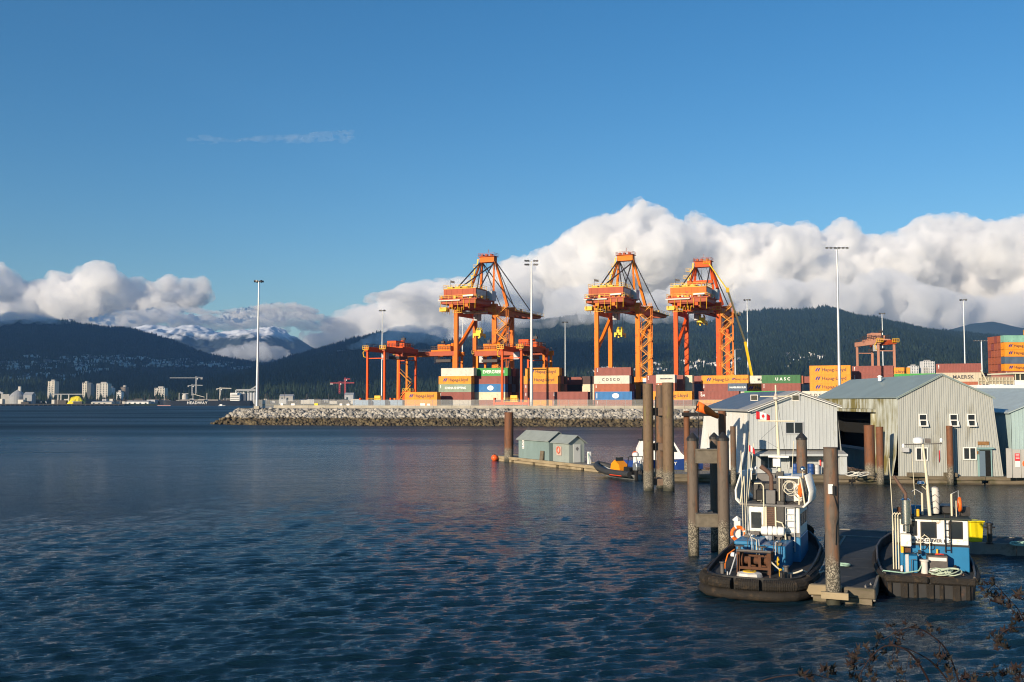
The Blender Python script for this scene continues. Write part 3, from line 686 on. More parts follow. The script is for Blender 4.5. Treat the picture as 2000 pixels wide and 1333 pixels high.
def fence_and_kerb():
    L0, L1 = 6.5, (E1 - E0).length; rz = math.atan2(EDIR.y, EDIR.x); org = E0 + Vector((0, 0, YZ))
    k = empty('concrete_kerb', org, rz, 'low tan concrete kerb along the top of the rock bank', 'kerb wall')
    x = L0 + 4
    seg = MB().bx(0.03, 5.97, 0.3, 0.9, -0.1, 0.95).mesh('kerb_block')
    while x < L1 - 6: link_mesh('kerb_block', seg, M_KERB, k).location = (x, 0, 0); x += 6
    f = empty('chain_link_fence', org, rz, 'grey chain-link fence above the concrete kerb', 'fence')
    M_GALV = mat('galvanised', (0.5, 0.51, 0.5), 0.45, 0.6)
    post = MB().tube([(0, 1.4, 0), (0, 1.4, 2.75)], 0.05, 6).mesh('post'); n = 0; x = 3.0
    while x < L1 - 1: link_mesh('post', post, M_GALV, f).location = (x, 0, 0); x += 2.9; n += 1
    MB().tube([(3, 1.4, 2.72), (L1 - 2, 1.4, 2.72)], 0.035, 6).build('top_rail', M_GALV, f)
    MB().tube([(3, 1.4, 1.25), (L1 - 2, 1.4, 1.25)], 0.028, 6).build('mid_rail', M_GALV, f)
    m = bpy.data.materials.new('chain_link'); m.use_nodes = True; t = m.node_tree; b = t.nodes['Principled BSDF']; b.inputs['Base Color'].default_value = (0.42, 0.42, 0.4, 1); b.inputs['Roughness'].default_value = 0.6
    tr = t.nodes.new('ShaderNodeBsdfTransparent'); mx = t.nodes.new('ShaderNodeMixShader'); mx.inputs[0].default_value = 0.3
    t.links.new(tr.outputs[0], mx.inputs[1]); t.links.new(b.outputs[0], mx.inputs[2]); t.links.new(mx.outputs[0], t.nodes['Material Output'].inputs['Surface'])
    pn = MB(); pn.v = [(3, 1.41, 0.1), (L1 - 2, 1.41, 0.1), (L1 - 2, 1.41, 2.7), (3, 1.41, 2.7)]; pn.f = [(0, 1, 2, 3)]; pn.build('wire_mesh', m, f)
    i = 0
    for px, w_, h_, z, mm, what in ((545, .9, .7, 1.25, M_WHITE, 'small white'), (567, 1.2, .9, 1.1, M_WHITE, 'wide white'), (613, 1.2, 1.0, 1.1, mat('yellow_sign', (0.75, 0.6, 0.02), 0.6), 'yellow'), (662, .9, .9, 1.1, M_WHITE, 'third white'), (676, 1.0, 1.0, 1.0, M_WHITE, 'fourth white'), (823, 1.6, 1.2, 1.0, M_WHITE, 'square white'), (835, 1.0, 1.0, 1.0, M_WHITE, 'last white')):
        D = 322 + (px - 545) * -0.03; X = (px - 1000) / FPX * D; s = (X - E0.x) / EDIR.x
        o = MB().bx(s - w_ / 2, s + w_ / 2, 1.22, 1.3, z - h_ / 2, z + h_ / 2).build('fence_sign', mm, loc=org); o.rotation_euler = (0, 0, rz)
        nm = {545: 'beside the mast foot', 567: 'next after the mast foot', 613: 'left of the blue containers', 662: 'before the first blue container', 676: 'before the second blue container', 823: 'below the low orange container', 835: 'at the right end of the low orange container'}[px]
        prop(o, f'{what} sign on the chain-link fence {nm}', 'sign', 'signs on the chain-link fence')
fence_and_kerb()

# ---------------------------------------------------------------- containers
def paint(name, col): return mat(name, col, 0.55, var=0.12, scale=0.5, dirt=(col[0] * .45 + .03, col[1] * .4 + .02, col[2] * .4 + .015), dirt_amt=0.16, dirt_scale=0.9)
CC = {'orange': ((0.76, 0.27, 0.012), 'bright orange'), 'maroon': ((0.235, 0.062, 0.048), 'maroon'), 'rust': ((0.34, 0.095, 0.045), 'rust-red'), 'white': ((0.6, 0.56, 0.48), 'off-white'), 'cream': ((0.66, 0.56, 0.4), 'cream'),
      'grey': ((0.42, 0.4, 0.36), 'light grey'), 'sage': ((0.22, 0.29, 0.21), 'sage green'), 'green': ((0.045, 0.3, 0.06), 'bright green'), 'dgreen': ((0.03, 0.14, 0.045), 'dark green'), 'blue': ((0.02, 0.15, 0.38), 'bright blue'),
      'slate': ((0.07, 0.11, 0.17), 'slate blue'), 'dark': ((0.05, 0.02, 0.02), 'shade-darkened brown'), 'teal': ((0.2, 0.42, 0.33), 'pale teal'), 'beige': ((0.5, 0.43, 0.32), 'beige'), 'steel': ((0.2, 0.3, 0.42), 'dusty blue')}  # the dark tone puts the shade of the rear rows into the paint
CMAT = {k: paint('container_' + k, v[0]) for k, v in CC.items()}
M_CAST = mat('container_frame', (0.12, 0.1, 0.09), 0.7); M_INK = mat('dark_lettering', (0.025, 0.03, 0.045), 0.6); M_NAVY = mat('blue_logo', (0.02, 0.03, 0.22), 0.6); M_LETW = mat('white_lettering', (0.78, 0.78, 0.76), 0.6)
CH = 2.66
def container_meshes(Lc):
    W = 2.44; H = CH; nr = int(Lc / 0.42); b = MB(); dpt = 0.05
    xs = []
    for i in range(nr):
        x = 0.12 + (Lc - 0.24) * i / nr; p = (Lc - 0.24) / nr; xs += [(x, 0), (x + p * .35, 0), (x + p * .5, dpt), (x + p * .85, dpt)]
    xs.append((Lc - 0.12, 0))
    for side in (0, 1):
        base = len(b.v)
        for x, d_ in xs:
            y = 0.03 + d_ if side == 0 else W - 0.03 - d_; b.v += [(x, y, 0.16), (x, y, H - 0.1)]
        for i in range(len(xs) - 1):
            k = base + 2 * i; b.f.append((k, k + 2, k + 3, k + 1) if side == 0 else (k + 1, k + 3, k + 2, k))
    b.bx(0.02, Lc - 0.02, 0.1, W - 0.1, 0.1, H - 0.06); b.bx(0.0, Lc, 0.03, W - .03, H - 0.05, H - 0.02)
    body = b.mesh('container')
    f = MB()
    for x in (0.06, Lc - 0.06):
        for y in (0.06, W - 0.06): f.box((x, y, H / 2), (0.13, 0.13, H - 0.01))
    for y in (0.05, W - 0.05): f.bx(0.13, Lc - 0.13, y - .05, y + .05, 0.0, 0.16); f.bx(0.13, Lc - 0.13, y - .045, y + .045, H - .12, H - .005)
    frame = f.mesh('frame')
    d1 = MB(); d1.bx(Lc - 0.01, Lc + 0.03, 0.14, W / 2 - .02, 0.14, H - 0.14); 
    for y in (0.4, 0.9): d1.tube([(Lc + .05, y, .15), (Lc + .05, y, H - .15)], 0.025, 5)
    return body, frame, d1.mesh('door')
C40 = container_meshes(12.19); C20 = container_meshes(6.06)
TEXTC = {}
def lettering(txt, size, spacing=1.0, bold=0.0):
    k = (txt, size, spacing)
    if k not in TEXTC: TEXTC[k] = text_mesh(txt, size, 0.012, spacing, bold)
    return TEXTC[k]
def logo_mesh():
    m = MB()                                             # two leaning leaf strokes
    for x in (0, 0.62): m.prism([(x, -0.45), (x + .3, -.45), (x + .78, .5), (x + .5, .5), (x + .12, .12)], -0.012, 0.012)
    return m.mesh('logo')
LOGO = logo_mesh()
EMB = MB(); EMB.lathe([(1.0, -0.012), (1.0, 0.012)], n=20); EMBm = EMB.mesh('emblem'); EMBm.transform(Matrix.Rotation(math.pi / 2, 4, 'X'))
EM2 = MB().box((0, 0, 0), (1.1, .03, .1)).box((0, 0, .3), (.7, .03, .1)).box((0, 0, -.3), (.8, .03, .1)).mesh('emblem_mark')

def container(pos, col, L40, rz, label, mark=None, group='stacked shipping containers'):
    meshes = C40 if L40 else C20; Lc = 12.19 if L40 else 6.06
    o = link_mesh('shipping_container', meshes[0], CMAT[col]); o.location = pos; o.rotation_euler = (0, 0, rz); set_mat(o, CMAT[col])
    prop(o, label, 'container', group)
    fr = link_mesh('frame', meshes[1], CMAT[col], o); set_mat(fr, CMAT[col])
    dr = link_mesh('door', meshes[2], CMAT[col], o); set_mat(dr, CMAT[col]); d2 = link_mesh('door', meshes[2], None, o, (0, 1.2, 0)); set_mat(d2, CMAT[col])
    y = -0.0
    if mark == 'hl':
        s = 1.0 if L40 else 0.62
        l = link_mesh('logo', LOGO, M_NAVY, o, (Lc * 0.14, y, CH * .52)); l.scale = (s * 1.15, 1, s * 1.15)
        t = link_mesh('lettering', lettering('Hapag-Lloyd', 1.45, 1.0, 0.012), M_INK, o, (Lc * 0.6, y, CH * .5)); t.scale = (s, 1, s)
    elif mark == 'emb':
        l = link_mesh('emblem', EMBm, M_LETW, o, (Lc * 0.56, y, CH * .5)); l.scale = (1.15, 1, .82); link_mesh('emblem_mark', EM2, M_NAVY, l, (0, -.02, 0))
        link_mesh('stripe', MB().bx(-.1, .1, -.01, .02, -.8, .8).mesh('stripe'), M_LETW, o, (0.6, y, CH * .5))
    elif mark and mark.startswith('t:'):
        _, txt, size, sp_, colr, fx = mark.split(':')
        t = link_mesh('lettering', lettering(txt, float(size), float(sp_), 0.03), M_LETW if colr == 'w' else M_INK, o, (Lc * float(fx), y, CH * .5))
        if not L40: pass
    if mark != 'hl' and col in ('maroon', 'rust', 'sage'):
        for q in (0.5, 0.9, 1.3): link_mesh('number_mark', NUM, M_LETW, o, (0.75, y, CH * .5 + q - .4))
    return o
NUM = MB().bx(-.14, .14, -.012, .012, -.12, .12).mesh('number_mark')
ORD = {1: ['only'], 2: ['lower', 'upper']}
def tiername(i, n):
    if n == 1: return 'standing alone'
    if n == 2: return ['lower one', 'upper one'][i]
    if i == 0: return 'bottom one'
    if i == n - 1: return 'top one'
    return ['second', 'third', 'fourth', 'fifth', 'sixth'][i - 1] + ' one up'
def stack(px, D, tiers, where, L40=True, rz=-AL, shift=0.0, back=0.0, base=0):
    """tiers bottom to top: (colour, mark, sideways shift in m)"""
    p0 = yard(px, D) + NV * back
    for i, tr in enumerate(tiers):
        col = tr[0]; mark = tr[1] if len(tr) > 1 else None; dx = tr[2] if len(tr) > 2 else 0.0; l40 = tr[3] if len(tr) > 3 else L40
        if col is None: continue
        lab = f"{CC[col][1]} container{' with lettering' if mark else ''}, {tiername(i, len(tiers))} of the {where}"
        container(p0 + DV * dx + Vector((0, 0, base + i * (CH + 0.02))), col, l40, rz, lab, mark)
HL = 'hl'
stack(791, 333, [('orange',), ('orange', HL)], 'short stack under the left gantry crane')
stack(857, 336, [('grey',), ('maroon',), ('sage', 't:CHINA SHIPPING:1.05:1.0:w:.52'), ('orange', HL), ('white', None, .9)], 'stack left of the green-topped one')
stack(922, 335, [('maroon',), ('cream',), ('blue', 'emb'), ('maroon',), ('green', 't:EVERGREEN:1.5:1.0:w:.58', .9)], 'stack topped by green')
stack(922, 335, [('dark',), ('maroon',), ('dark',), ('slate',), ('dark',)], 'first row behind the green-topped stack', back=3.1)
stack(922, 335, [('maroon',), ('dark',), ('slate',), ('dark',), ('maroon',)], 'second row behind the green-topped stack', back=6.2)
stack(922, 335, [('dark',), ('maroon',), ('dark',), ('dark',), ('dark',)], 'third row behind the green-topped stack', back=9.3)
stack(1023, 333, [('orange',), ('maroon',), ('rust',), ('orange', HL), ('orange', HL, .5)], 'orange-topped stack behind the tall mast')
stack(1023, 333, [('dark',), ('maroon',), ('dark',), ('maroon',), ('dark',)], 'row behind the orange-topped stack', back=3.1)
stack(1023, 333, [('dark',), ('dark',), ('maroon',), ('dark',)], 'second row behind the orange-topped stack', back=6.2)
stack(1078, 322, [('rust',), ('maroon',)], 'front pair right of the mast')
stack(1100, 348, [('dark',), ('maroon',), ('dark',), ('maroon',)], 'dim row behind the low front pair')
stack(1137, 338, [('maroon',), ('cream',), ('cream',), ('dark',)], 'short stack left of the second crane', L40=False)
stack(1162, 318, [('maroon',), ('blue', 'emb')], 'front pair under the second crane')
stack(1160, 330, [('dark',), ('maroon',), ('rust',), ('white', 't:COSCO:1.25:1.7:k:.48'), ('maroon', None, .5)], 'stack under the second crane')
stack(1160, 330, [('dark',), ('dark',), ('maroon',), ('dark',)], 'row behind the second crane stack', back=3.1)
stack(1237, 345, [('maroon',), ('dark',), ('maroon',), ('orange', None)], 'short stack by the stair tower', L40=False)
stack(1262, 325, [('maroon',), ('orange',), ('maroon',), ('maroon',)], 'stack behind the tall piles')
stack(1281, 316, [('grey',), ('rust',), ('rust',), ('white', 't:MEDITERRANEAN:.5:1.0:k:.55')], 'short stack above the piles', L40=False)
stack(1274, 305, [('maroon',), ('orange', HL)], 'front pair behind the piles')
stack(1316, 325, [('white',), ('cream',), ('cream',), ('cream',)], 'cream stack left of third crane', L40=False)
stack(1310, 335, [('dark',), ('slate',), ('slate',), ('maroon',)], 'row behind the cream stack')
stack(1370, 328, [('orange',), ('orange', HL), ('maroon',), ('orange', HL)], 'stack at the third crane foot')
stack(1364, 303, [('orange',), ('maroon', 't:CAI:.8:1.0:w:.1')], 'front pair above the small shed')
stack(1421, 320, [('cream',), ('cream',), ('slate', 't:HAMBURG SUD:.75:1.0:w:.52'), ('orange', HL, .5)], 'stack right of third crane', L40=False)
stack(1452, 330, [('maroon',), ('maroon',), ('orange', HL), ('white', 't:MAERSK:1.3:1.1:k:.58')], 'stack left of dark green container')
stack(1453, 300, [('green',), ('green',)], 'front pair at the shed ridge')
stack(1487, 322, [('maroon',), ('maroon',), ('maroon',), ('dgreen', 't:UASC:1.3:1.7:w:.55')], 'stack topped by dark green')
stack(1495, 334, [('dark',), ('maroon',), ('cream',), ('rust',)], 'row behind the dark green container')
stack(1562, 340, [('dark',), ('maroon',), ('grey',), ('maroon',)], 'row left of triple-orange stack', L40=False)
stack(1581, 312, [('rust',), ('white',), ('orange', HL), ('orange', HL), ('orange', HL)], 'triple-orange stack behind the sheds')
stack(1566, 300, [('rust',), ('white', 't:COSCO:1.25:1.7:k:.42')], 'low pair between the sheds')
stack(1664, 315, [('maroon',), ('maroon',), ('maroon',), ('maroon',), ('maroon',)], 'all-maroon stack behind the big shed')
stack(1746, 305, [('maroon',), ('maroon',), ('maroon',), ('green',)], 'green-topped stack above the shed ridge')
stack(1828, 296, [('maroon',), ('maroon',), ('rust',), ('beige', 't:MAERSK:1.45:1.1:k:.6'), ('maroon',)], 'stack right of the shed ridge')
stack(1917, 300, [('maroon',), ('maroon',), ('maroon',), ('maroon',)], 'row before the ship load')

stack(1868, 326, [('rust',), ('maroon',), ('orange',), ('rust',)], 'second row right of the shed ridge')
stack(1700, 332, [('maroon',), ('rust',), ('orange',), ('rust',), ('orange', HL)], 'row under the faded pink crane')
stack(1540, 345, [('rust',), ('maroon',), ('orange',), ('rust',)], 'rear row left of the tallest mast')
stack(1940, 312, [('rust',), ('orange',), ('maroon',), ('rust',)], 'rear row before the ship load')

# deck load of the berthed ship at the right edge, seen past its left ends
def ship_load():
    D = 372; p = Vector(((1962 - 1000) / FPX * D, D, 0)); zt = at(1962, 655, D).z; n = 7
    cols = ['maroon', 'orange', 'maroon', 'orange', 'slate', 'orange', 'orange', 'teal']
    for r in range(5):
        for i in range(8):
            col = cols[i] if r == 0 else ['rust', 'maroon', 'rust', 'rust', 'maroon', 'rust', 'rust', 'rust'][(i + r) % 8]
            z = zt - (8 - i) * (CH + 0.02)
            side = ['front row', 'second row', 'third row', 'fourth row', 'farthest row'][r]
            container(p + Vector((0, r * 2.55, z)), col, True, 0.0, f"{CC[col][1]} container on the ship, tier {['one', 'two', 'three', 'four', 'five', 'six', 'seven', 'eight'][i]} of the {side}", HL if (r == 0 and col == 'orange') else None, 'containers on the berthed ship')
    for k in range(4): container(p + Vector((12.6, k * 2.55, zt)), ['orange', 'rust', 'maroon', 'orange'][k], True, 0.0, f"{['orange', 'rust-red', 'maroon', 'second orange'][k]} container of the topmost tier at the very right edge", None, 'containers on the berthed ship')
    o = empty('berthed_ship', (p.x - 2, D - 3, 0), 0, 'dark ship hull carrying the container load at the right edge', 'ship')
    MB().bx(0, 90, 0, 22, -1, zt - 8 * (CH + .02) - .02).build('hull', mat('ship_hull', (0.012, 0.018, 0.03), 0.5), o); MB().bx(70, 80, 2, 20, zt - 8 * (CH + .02), zt - 15).build('deckhouse', M_WHITE, o)
ship_load()
# blue-grey boxes standing behind the fence at the terminal's tip
for i, (px, c_) in enumerate(((690, 'steel'), (722, 'steel'), (756, 'steel'))):
    container(yard(px, 338), c_, False, -AL, f"dusty blue container behind the fence, {['leftmost', 'middle', 'rightmost'][i]} of three in a row", None, 'blue containers behind the fence')
# ================================================================ cranes and light masts
def crane_paint(name, col): return mat(name, col, 0.6, spec=0.2, var=0.14, scale=0.15, dirt=(col[0] * .4, col[1] * .35, col[2] * .5 + .01), dirt_amt=0.1, dirt_scale=0.35)
OR1 = crane_paint('crane_orange', (0.66, 0.15, 0.014)); OR2 = crane_paint('crane_amber', (0.7, 0.18, 0.008)); OR3 = crane_paint('crane_red_orange', (0.66, 0.085, 0.008)); PINK = crane_paint('crane_faded', (0.5, 0.24, 0.16))
BRICK = mat('crane_house_red', (0.36, 0.06, 0.016), 0.6, var=0.15, scale=0.3); YEL = mat('safety_yellow', (0.72, 0.42, 0.02), 0.5, var=0.15, scale=0.8); DKST = mat('dark_stay', (0.05, 0.04, 0.04), 0.6); STAIR = mat('stair_amber', (0.7, 0.27, 0.012), 0.55, var=0.15, scale=0.8); SPREAD = mat('spreader_yellow', (0.75, 0.55, 0.01), 0.5)
LGREY = mat('light_grey_metal', (0.45, 0.46, 0.47), 0.5, var=0.1); RUSTY_W = mat('weathered_white', (0.6, 0.57, 0.52), 0.7, var=0.15, dirt=(0.2, 0.1, 0.05), dirt_amt=0.2)

def railing(mb, pts, h=1.1, r=0.04, step=2.0):
    """handrail with posts along a polyline"""
    for a, b in zip(pts, pts[1:]):
        a = Vector(a); b = Vector(b); n = max(1, int((b - a).length / step))
        for k in (h, h * .5): mb.beam(a + Vector((0, 0, k)), b + Vector((0, 0, k)), r * 1.6)
        for i in range(n + 1): p = a.lerp(b, i / n); mb.beam(p, p + Vector((0, 0, h)), r * 1.6)

def sts_crane(px, D, label, paint_, house, group='ship-to-shore gantry cranes', variant=0):
    O = yard(px, D) + DV * 7.5; c = empty('gantry_crane', O, -AL, label, 'gantry crane', group)
    G = 15.24; ZB = 34.4; ZT = 37.0; ZA = 53.2 if not variant else 50.8       # heights above the yard
    for u in (-7.5, 7.5):
        for v in (0, G):
            MB().bx(u - .72, u + .72, v - .58, v + .58, 1.6, ZB + .6).build('leg', paint_, c)
            mb = MB(); mb.bx(u - 3.2, u + 3.2, v - .6, v + .6, 0.35, 1.55)
            for k in range(4):
                x = u - 2.6 + 1.75 * k; mb.lathe([(0.4, -.25), (0.4, .25)], (0, 0, 0), 10)
                n = 20; mb.v[-n:] = [(x + a, v + zz, 0.42 + b) for a, b, zz in mb.v[-n:]]
            mb.build('bogie', DKST, c)
        mb = MB(); mb.beam((u, G - .8, ZB - 2.5), (u, 1, ZB - 13.5), 1.0, 1.1); mb.build('diagonal_brace', paint_, c)
        MB().bx(u - .7, u + .7, .82, G - .82, ZB - 1.6, ZB + .4).build('upper_beam', paint_, c)
        MB().bx(u - .7, u + .7, .82, G - .82, 8.2, 10).build('portal_beam', paint_, c)
    for v in (0, G):
        MB().bx(-6.5, 6.5, v - .6, v + .6, 1.7, 3.4).build('sill_beam', paint_, c)
        MB().bx(-8.6, 8.6, v - .75, v + .75, ZB + .61, ZB + 2.1).build('cross_beam', paint_, c)
    # twin girder and boom
    for u in (-2.9, 2.9):
        MB().bx(u - .65, u + .65, -13, 18, ZB + .2, ZT).build('girder', paint_, c)
        mb = MB(); mb.prism([(18.02, ZB + .2), (52, ZB + .9), (53.2, ZB + 1.6), (53.2, ZT - .3), (18.02, ZT)], u - .6, u + .6, 'x'); mb.build('boom', paint_, c)
    mb = MB()
    for v in (-12.5, -6, 20, 26, 32, 38, 44, 50, 52.6): mb.bx(-2.2, 2.2, v - .35, v + .35, ZB + .9, ZT - .5)
    mb.build('tie_beams', BRICK, c)
    mb = MB(); mb.bx(3.6, 4.7, 16, 53, ZT - .9, ZT - .75); railing(mb, [(4.65, 16, ZT - .8), (4.65, 53, ZT - .8)], 1.1, .05, 3); mb.build('boom_walkway', YEL, c)
    # rear platform, machinery house
    mb = MB(); mb.bx(-7.2, 7.2, -13.6, -.9, ZT + .02, ZT + .45); mb.build('platform', BRICK, c)
    mb = MB(); railing(mb, [(-7.1, -.9, ZT + .45), (-7.1, -13.5, ZT + .45), (7.1, -13.5, ZT + .45), (7.1, -.9, ZT + .45)], 1.2, .06, 1.6); mb.build('platform_railing', YEL, c)
    mb = MB(); mb.bx(-6.2, 6.2, -12.2, -3.6, ZT + .46, ZT + 3.9); h = mb.build('machinery_house', house, c)
    MB().bx(6.21, 6.28, -11.6, -4.2, ZT + .8, ZT + 3.6).build('side_panel', RUSTY_W, h)
    MB().bx(-1.0, .0, -12.24, -12.19, ZT + .5, ZT + 2.5).build('door', BRICK, h)
    for x in (-5.2, -3.1, -1.0, 1.1, 3.2, 5.3): MB().bx(x - .06, x + .06, -12.28, -12.19, ZT + .5, ZT + 3.8).build('stiffener', house, h)
    mb = MB(); mb.bx(-6.3, 6.3, -12.3, -3.5, ZT + 3.91, ZT + 4.1); railing(mb, [(-6.2, -3.6, ZT + 4.1), (-6.2, -12.2, ZT + 4.1), (6.2, -12.2, ZT + 4.1), (6.2, -3.6, ZT + 4.1)], 1.2, .06, 1.5)
    for x in (-4.4, -1.5, 1.2): mb.bx(x - 1, x + 1, -11, -6, ZT + 4.11, ZT + 4.9)
    mb.build('roof_deck', YEL, c)
    MB().bx(-7.4, 1.0, -14.0, -13.65, ZT - .35, ZT + .05).build('cable_tray', RUSTY_W, c); MB().bx(-6.8, 6.8, -13.3, -1.2, ZT - 1.3, ZT - .01).build('platform_frame', BRICK, c)
    MB().tube([(2.2, -13.8, ZT + 1.2), (6.0, -13.8, ZT + 1.3)], .3, 8).build('white_pipe', M_WHITE, c)
    MB().bx(5.0, 8.0, -2.8, .4, ZT + .46, ZT + 3.8).build('electric_cabin', LGREY, c)
    mb = MB()                                             # festoon cables hang under the rear end
    for k in range(9): mb.tube([(-6.4 + .9 * k, -12.6, ZB + .1), (-6.3 + .9 * k, -12.6, ZB - 1.9 - .5 * (k % 2)), (-6.1 + .9 * k, -12.6, ZB + .1)], 0.09, 4)
    mb.bx(-7.2, -4.6, -13.4, -11, ZB - 1.2, ZB + .19); mb.build('festoon_cables', YEL, c)
    # A-frame
    for u in (-1, 1):
        MB().beam((u * 5.6, G + .4, ZT), (u * 2.7, 11.2, ZA), .9, .95, .65).build('tower_leg', paint_, c)
        MB().beam((u * 5.6, 3.2, ZT), (u * 2.7, 10.0, ZA), .8, .8, .55).build('tower_leg', paint_, c)
        mb = MB(); mb.tube([(u * 2.7, 10, ZA), (u * 5.4, -11.5, ZT + .4)], 0.24, 6); mb.build('back_stay', DKST, c)
        for vv, zz in ((29, ZT), (46, ZT - .2)):
            mb = MB(); mb.tube([(u * 2.7, 11.4, ZA), (u * 2.7, vv, zz)], 0.2 if vv > 40 else .17, 6); mb.build('fore_stay', DKST, c)
        mb = MB(); mb.beam((u * 5.0, 4.4, ZT + 4.6), (u * 5.5, -3, ZT + .5), .45); mb.build('strut', paint_, c)
        mb = MB(); mb.tube([(u * .9, 10.8, ZA), (u * 2.6, 22, ZT)], 0.05, 4); mb.build('hoist_rope', DKST, c)
    if variant:
        MB().bx(-4.6, 4.6, 5.0, 5.9, ZT + 7, ZT + 8.1).build('tower_tie', paint_, c)
    else:
        mb = MB(); mb.beam((-2.6, 10.2, ZA - 1), (5.3, -10, ZT + 2), .35); mb.beam((2.6, 10.2, ZA - 1), (-5.3, -10, ZT + 2), .35); mb.build('cross_stay', DKST, c)
    mb = MB(); mb.bx(-2.9, 2.9, 9.4, 12.0, ZA - .3, ZA + 1.7); mb.build('crown', paint_, c)
    mb = MB(); mb.bx(-3.3, 3.3, 8.8, 12.6, ZA + 1.71, ZA + 1.9); railing(mb, [(-3.2, 12.5, ZA + 1.9), (-3.2, 8.9, ZA + 1.9), (3.2, 8.9, ZA + 1.9), (3.2, 12.5, ZA + 1.9)], 1.0, .05, 1.4)
    for x in (-2, -.4, 1.6): mb.bx(x - .4, x + .4, 9.6, 11, ZA + 1.91, ZA + 2.7)
    mb.tube([(0.4, 10, ZA + 3.1), (.4, 10, ZA + 4.4)], .08, 5); mb.build('crown_platform', BRICK, c)
    mb = MB()                                              # ladder cages up the tower leg
    for k in range(5):
        t = .1 + .19 * k; p = Vector((-5.6, 3.2, ZT)).lerp(Vector((-2.7, 10.0, ZA)), t); s = 1.6 if not variant else 2.6
        mb.box(p + Vector((-s / 2, -.6, 0)), (s, 1.3, .14)); railing(mb, [p + Vector((-s, -1.2, .1)), p + Vector((0, -1.2, .1))], 1.0, .05, 1.2); mb.beam(p + Vector((-.4, -.6, 0)), p + Vector((-.1, -.2, 3.2)), .14, .5)
    mb.build('tower_ladder', YEL, c)
    g = random.Random(int(px)); cols = [YEL, BRICK, DKST, RUSTY_W, paint_]          # machinery, lamps and boxes crowding the platforms
    for k in range(34):
        s = g.uniform(.25, .8); z = ZT + .46; q = k % 5
        if k < 14: p = (g.uniform(-6.8, 6.8), -13.1 + g.uniform(-.2, .4), z + s / 2)
        elif k < 20: p = (7.0, g.uniform(-12, 1), z + s / 2)
        elif k < 28: p = (g.uniform(-3, 3.4), g.uniform(14, 50), ZT + s / 2 + .02)
        else: p = (g.uniform(-6, 6), g.uniform(-11, -4), ZT + 4.12 + s / 2)
        MB().box(p, (s, s * g.uniform(.6, 1.3), s * g.uniform(.7, 1.6))).build('deck_gear', cols[q], c)
    for k in range(7): x = -6.6 + 2.2 * k; MB().tube([(x, -13.5, ZT + .4), (x, -13.7, ZB - g.uniform(.3, 1.2))], .08, 5).build('drop_pipe', YEL, c)
    mb = MB(); mb.bx(-8.4, 8.4, -.9, -.82, ZB - .6, ZB - .45); railing(mb, [(-8.4, -.9, ZB - .5), (8.4, -.9, ZB - .5)], 1.1, .06, 1.2); mb.build('leg_walkway', YEL, c)
    # stair tower on the near leg
    mb = MB(); z = 2.6; k = 0
    while z < ZB - 2:
        a, b = (8.6, 12.2) if k % 2 == 0 else (12.2, 8.6); mb.beam((a, -.4, z), (b, -.4, z + 2.9), .9, .22); mb.beam((a, -.9, z + 1.0), (b, -.9, z + 3.9), .09); mb.beam((a, -.9, z + .5), (b, -.9, z + 3.4), .06)
        mb.bx(b - .7, b + .7, -1.0, .8, z + 2.86, z + 3.0); mb.beam((8.5, .7, z), (12.5, .7, z + 2.9), .16); railing(mb, [(b - .7, -1, z + 3), (b + .7, -1, z + 3)], 1.0, .06, .5); z += 2.95; k += 1
    mb.build('stairs', STAIR, c)
    mb = MB()
    for x in (8.55, 12.5):
        for y in (-.95, .75): mb.beam((x, y, 0), (x, y, ZB), .2)
    mb.build('stair_posts', OR2, c)
    if variant < 2:
        MB().bx(9.4, 12, -.9, .9, 7.0, 10.2).build('white_cover', M_WHITE, c)
    # trolley, cab and spreader on ropes
    v = 3.4 if not variant else 8
    mb = MB(); mb.bx(-2.2, 2.2, v - 2.5, v + 2.5, ZB - .9, ZB + .1); mb.bx(-4.6, 4.6, v - 3.4, v - 2.6, ZB - 1.0, ZB - .2); railing(mb, [(-4.6, v - 3.4, ZB - 1), (4.6, v - 3.4, ZB - 1)], 1.0, .06, 1.2); mb.build('trolley', RUSTY_W, c)
    MB().bx(-3.6, -1.6, v + 2.6, v + 5, ZB - 3.0, ZB - .5).build('operator_cab', LGREY, c)
    zs = ZB - 8.2 if not variant else ZB - 3.6
    s = MB(); s.bx(-1.0, 1.0, v - .9, v + .9, zs + .2, zs + 1.3); s.bx(-1.4, 1.4, v - 2.4, v + 2.4, zs - .7, zs + .19)
    for yy in (-1, 1):
        for xx in (-1, 1): s.bx(xx * 1.2 - .25, xx * 1.2 + .25, v + yy * 2.1 - .25, v + yy * 2.1 + .25, zs - 1.4, zs - .71); s.beam((xx * .9, v + yy * .8, zs + 1.3), (xx * .5, v + yy * .5, zs + 2.3), .25)
    s.build('spreader', SPREAD, c)
    for xx in (-1, 1):
        for yy in (-1, 1): MB().tube([(xx * 1.2, v + yy * .9, zs + 1.3), (xx * 1.5, v + yy * 1.6, ZB - .9)], .04, 4).build('rope', DKST, c)
    mb = MB(); 
    for x in (-3.5, -1, 1.5, 4): mb.bx(x - .2, x + .2, -13.4, -1, ZB - .3, ZB + .19)
    mb.build('under_frame', BRICK, c)
    MB().bx(-5.5, 5.5, -12.8, 1.5, ZB + 1.2, ZT - .2).build('drip_tray', BRICK, c)
    mb = MB(); mb.tube([(-5.2, -9, ZT + 4.1), (-5.2, -9, ZT + 7.4)], .07, 5); mb.add([(-5.2, -9, ZT + 7.4), (-3.6, -9, ZT + 7.0), (-3.6, -9, ZT + 6.3), (-5.2, -9, ZT + 6.6)], [(0, 1, 2, 3)]); mb.build('flagstaff', DKST, c)
    return c
sts_crane(891, 355, 'orange ship crane standing left of the other two, long boom to the right', OR1, BRICK)
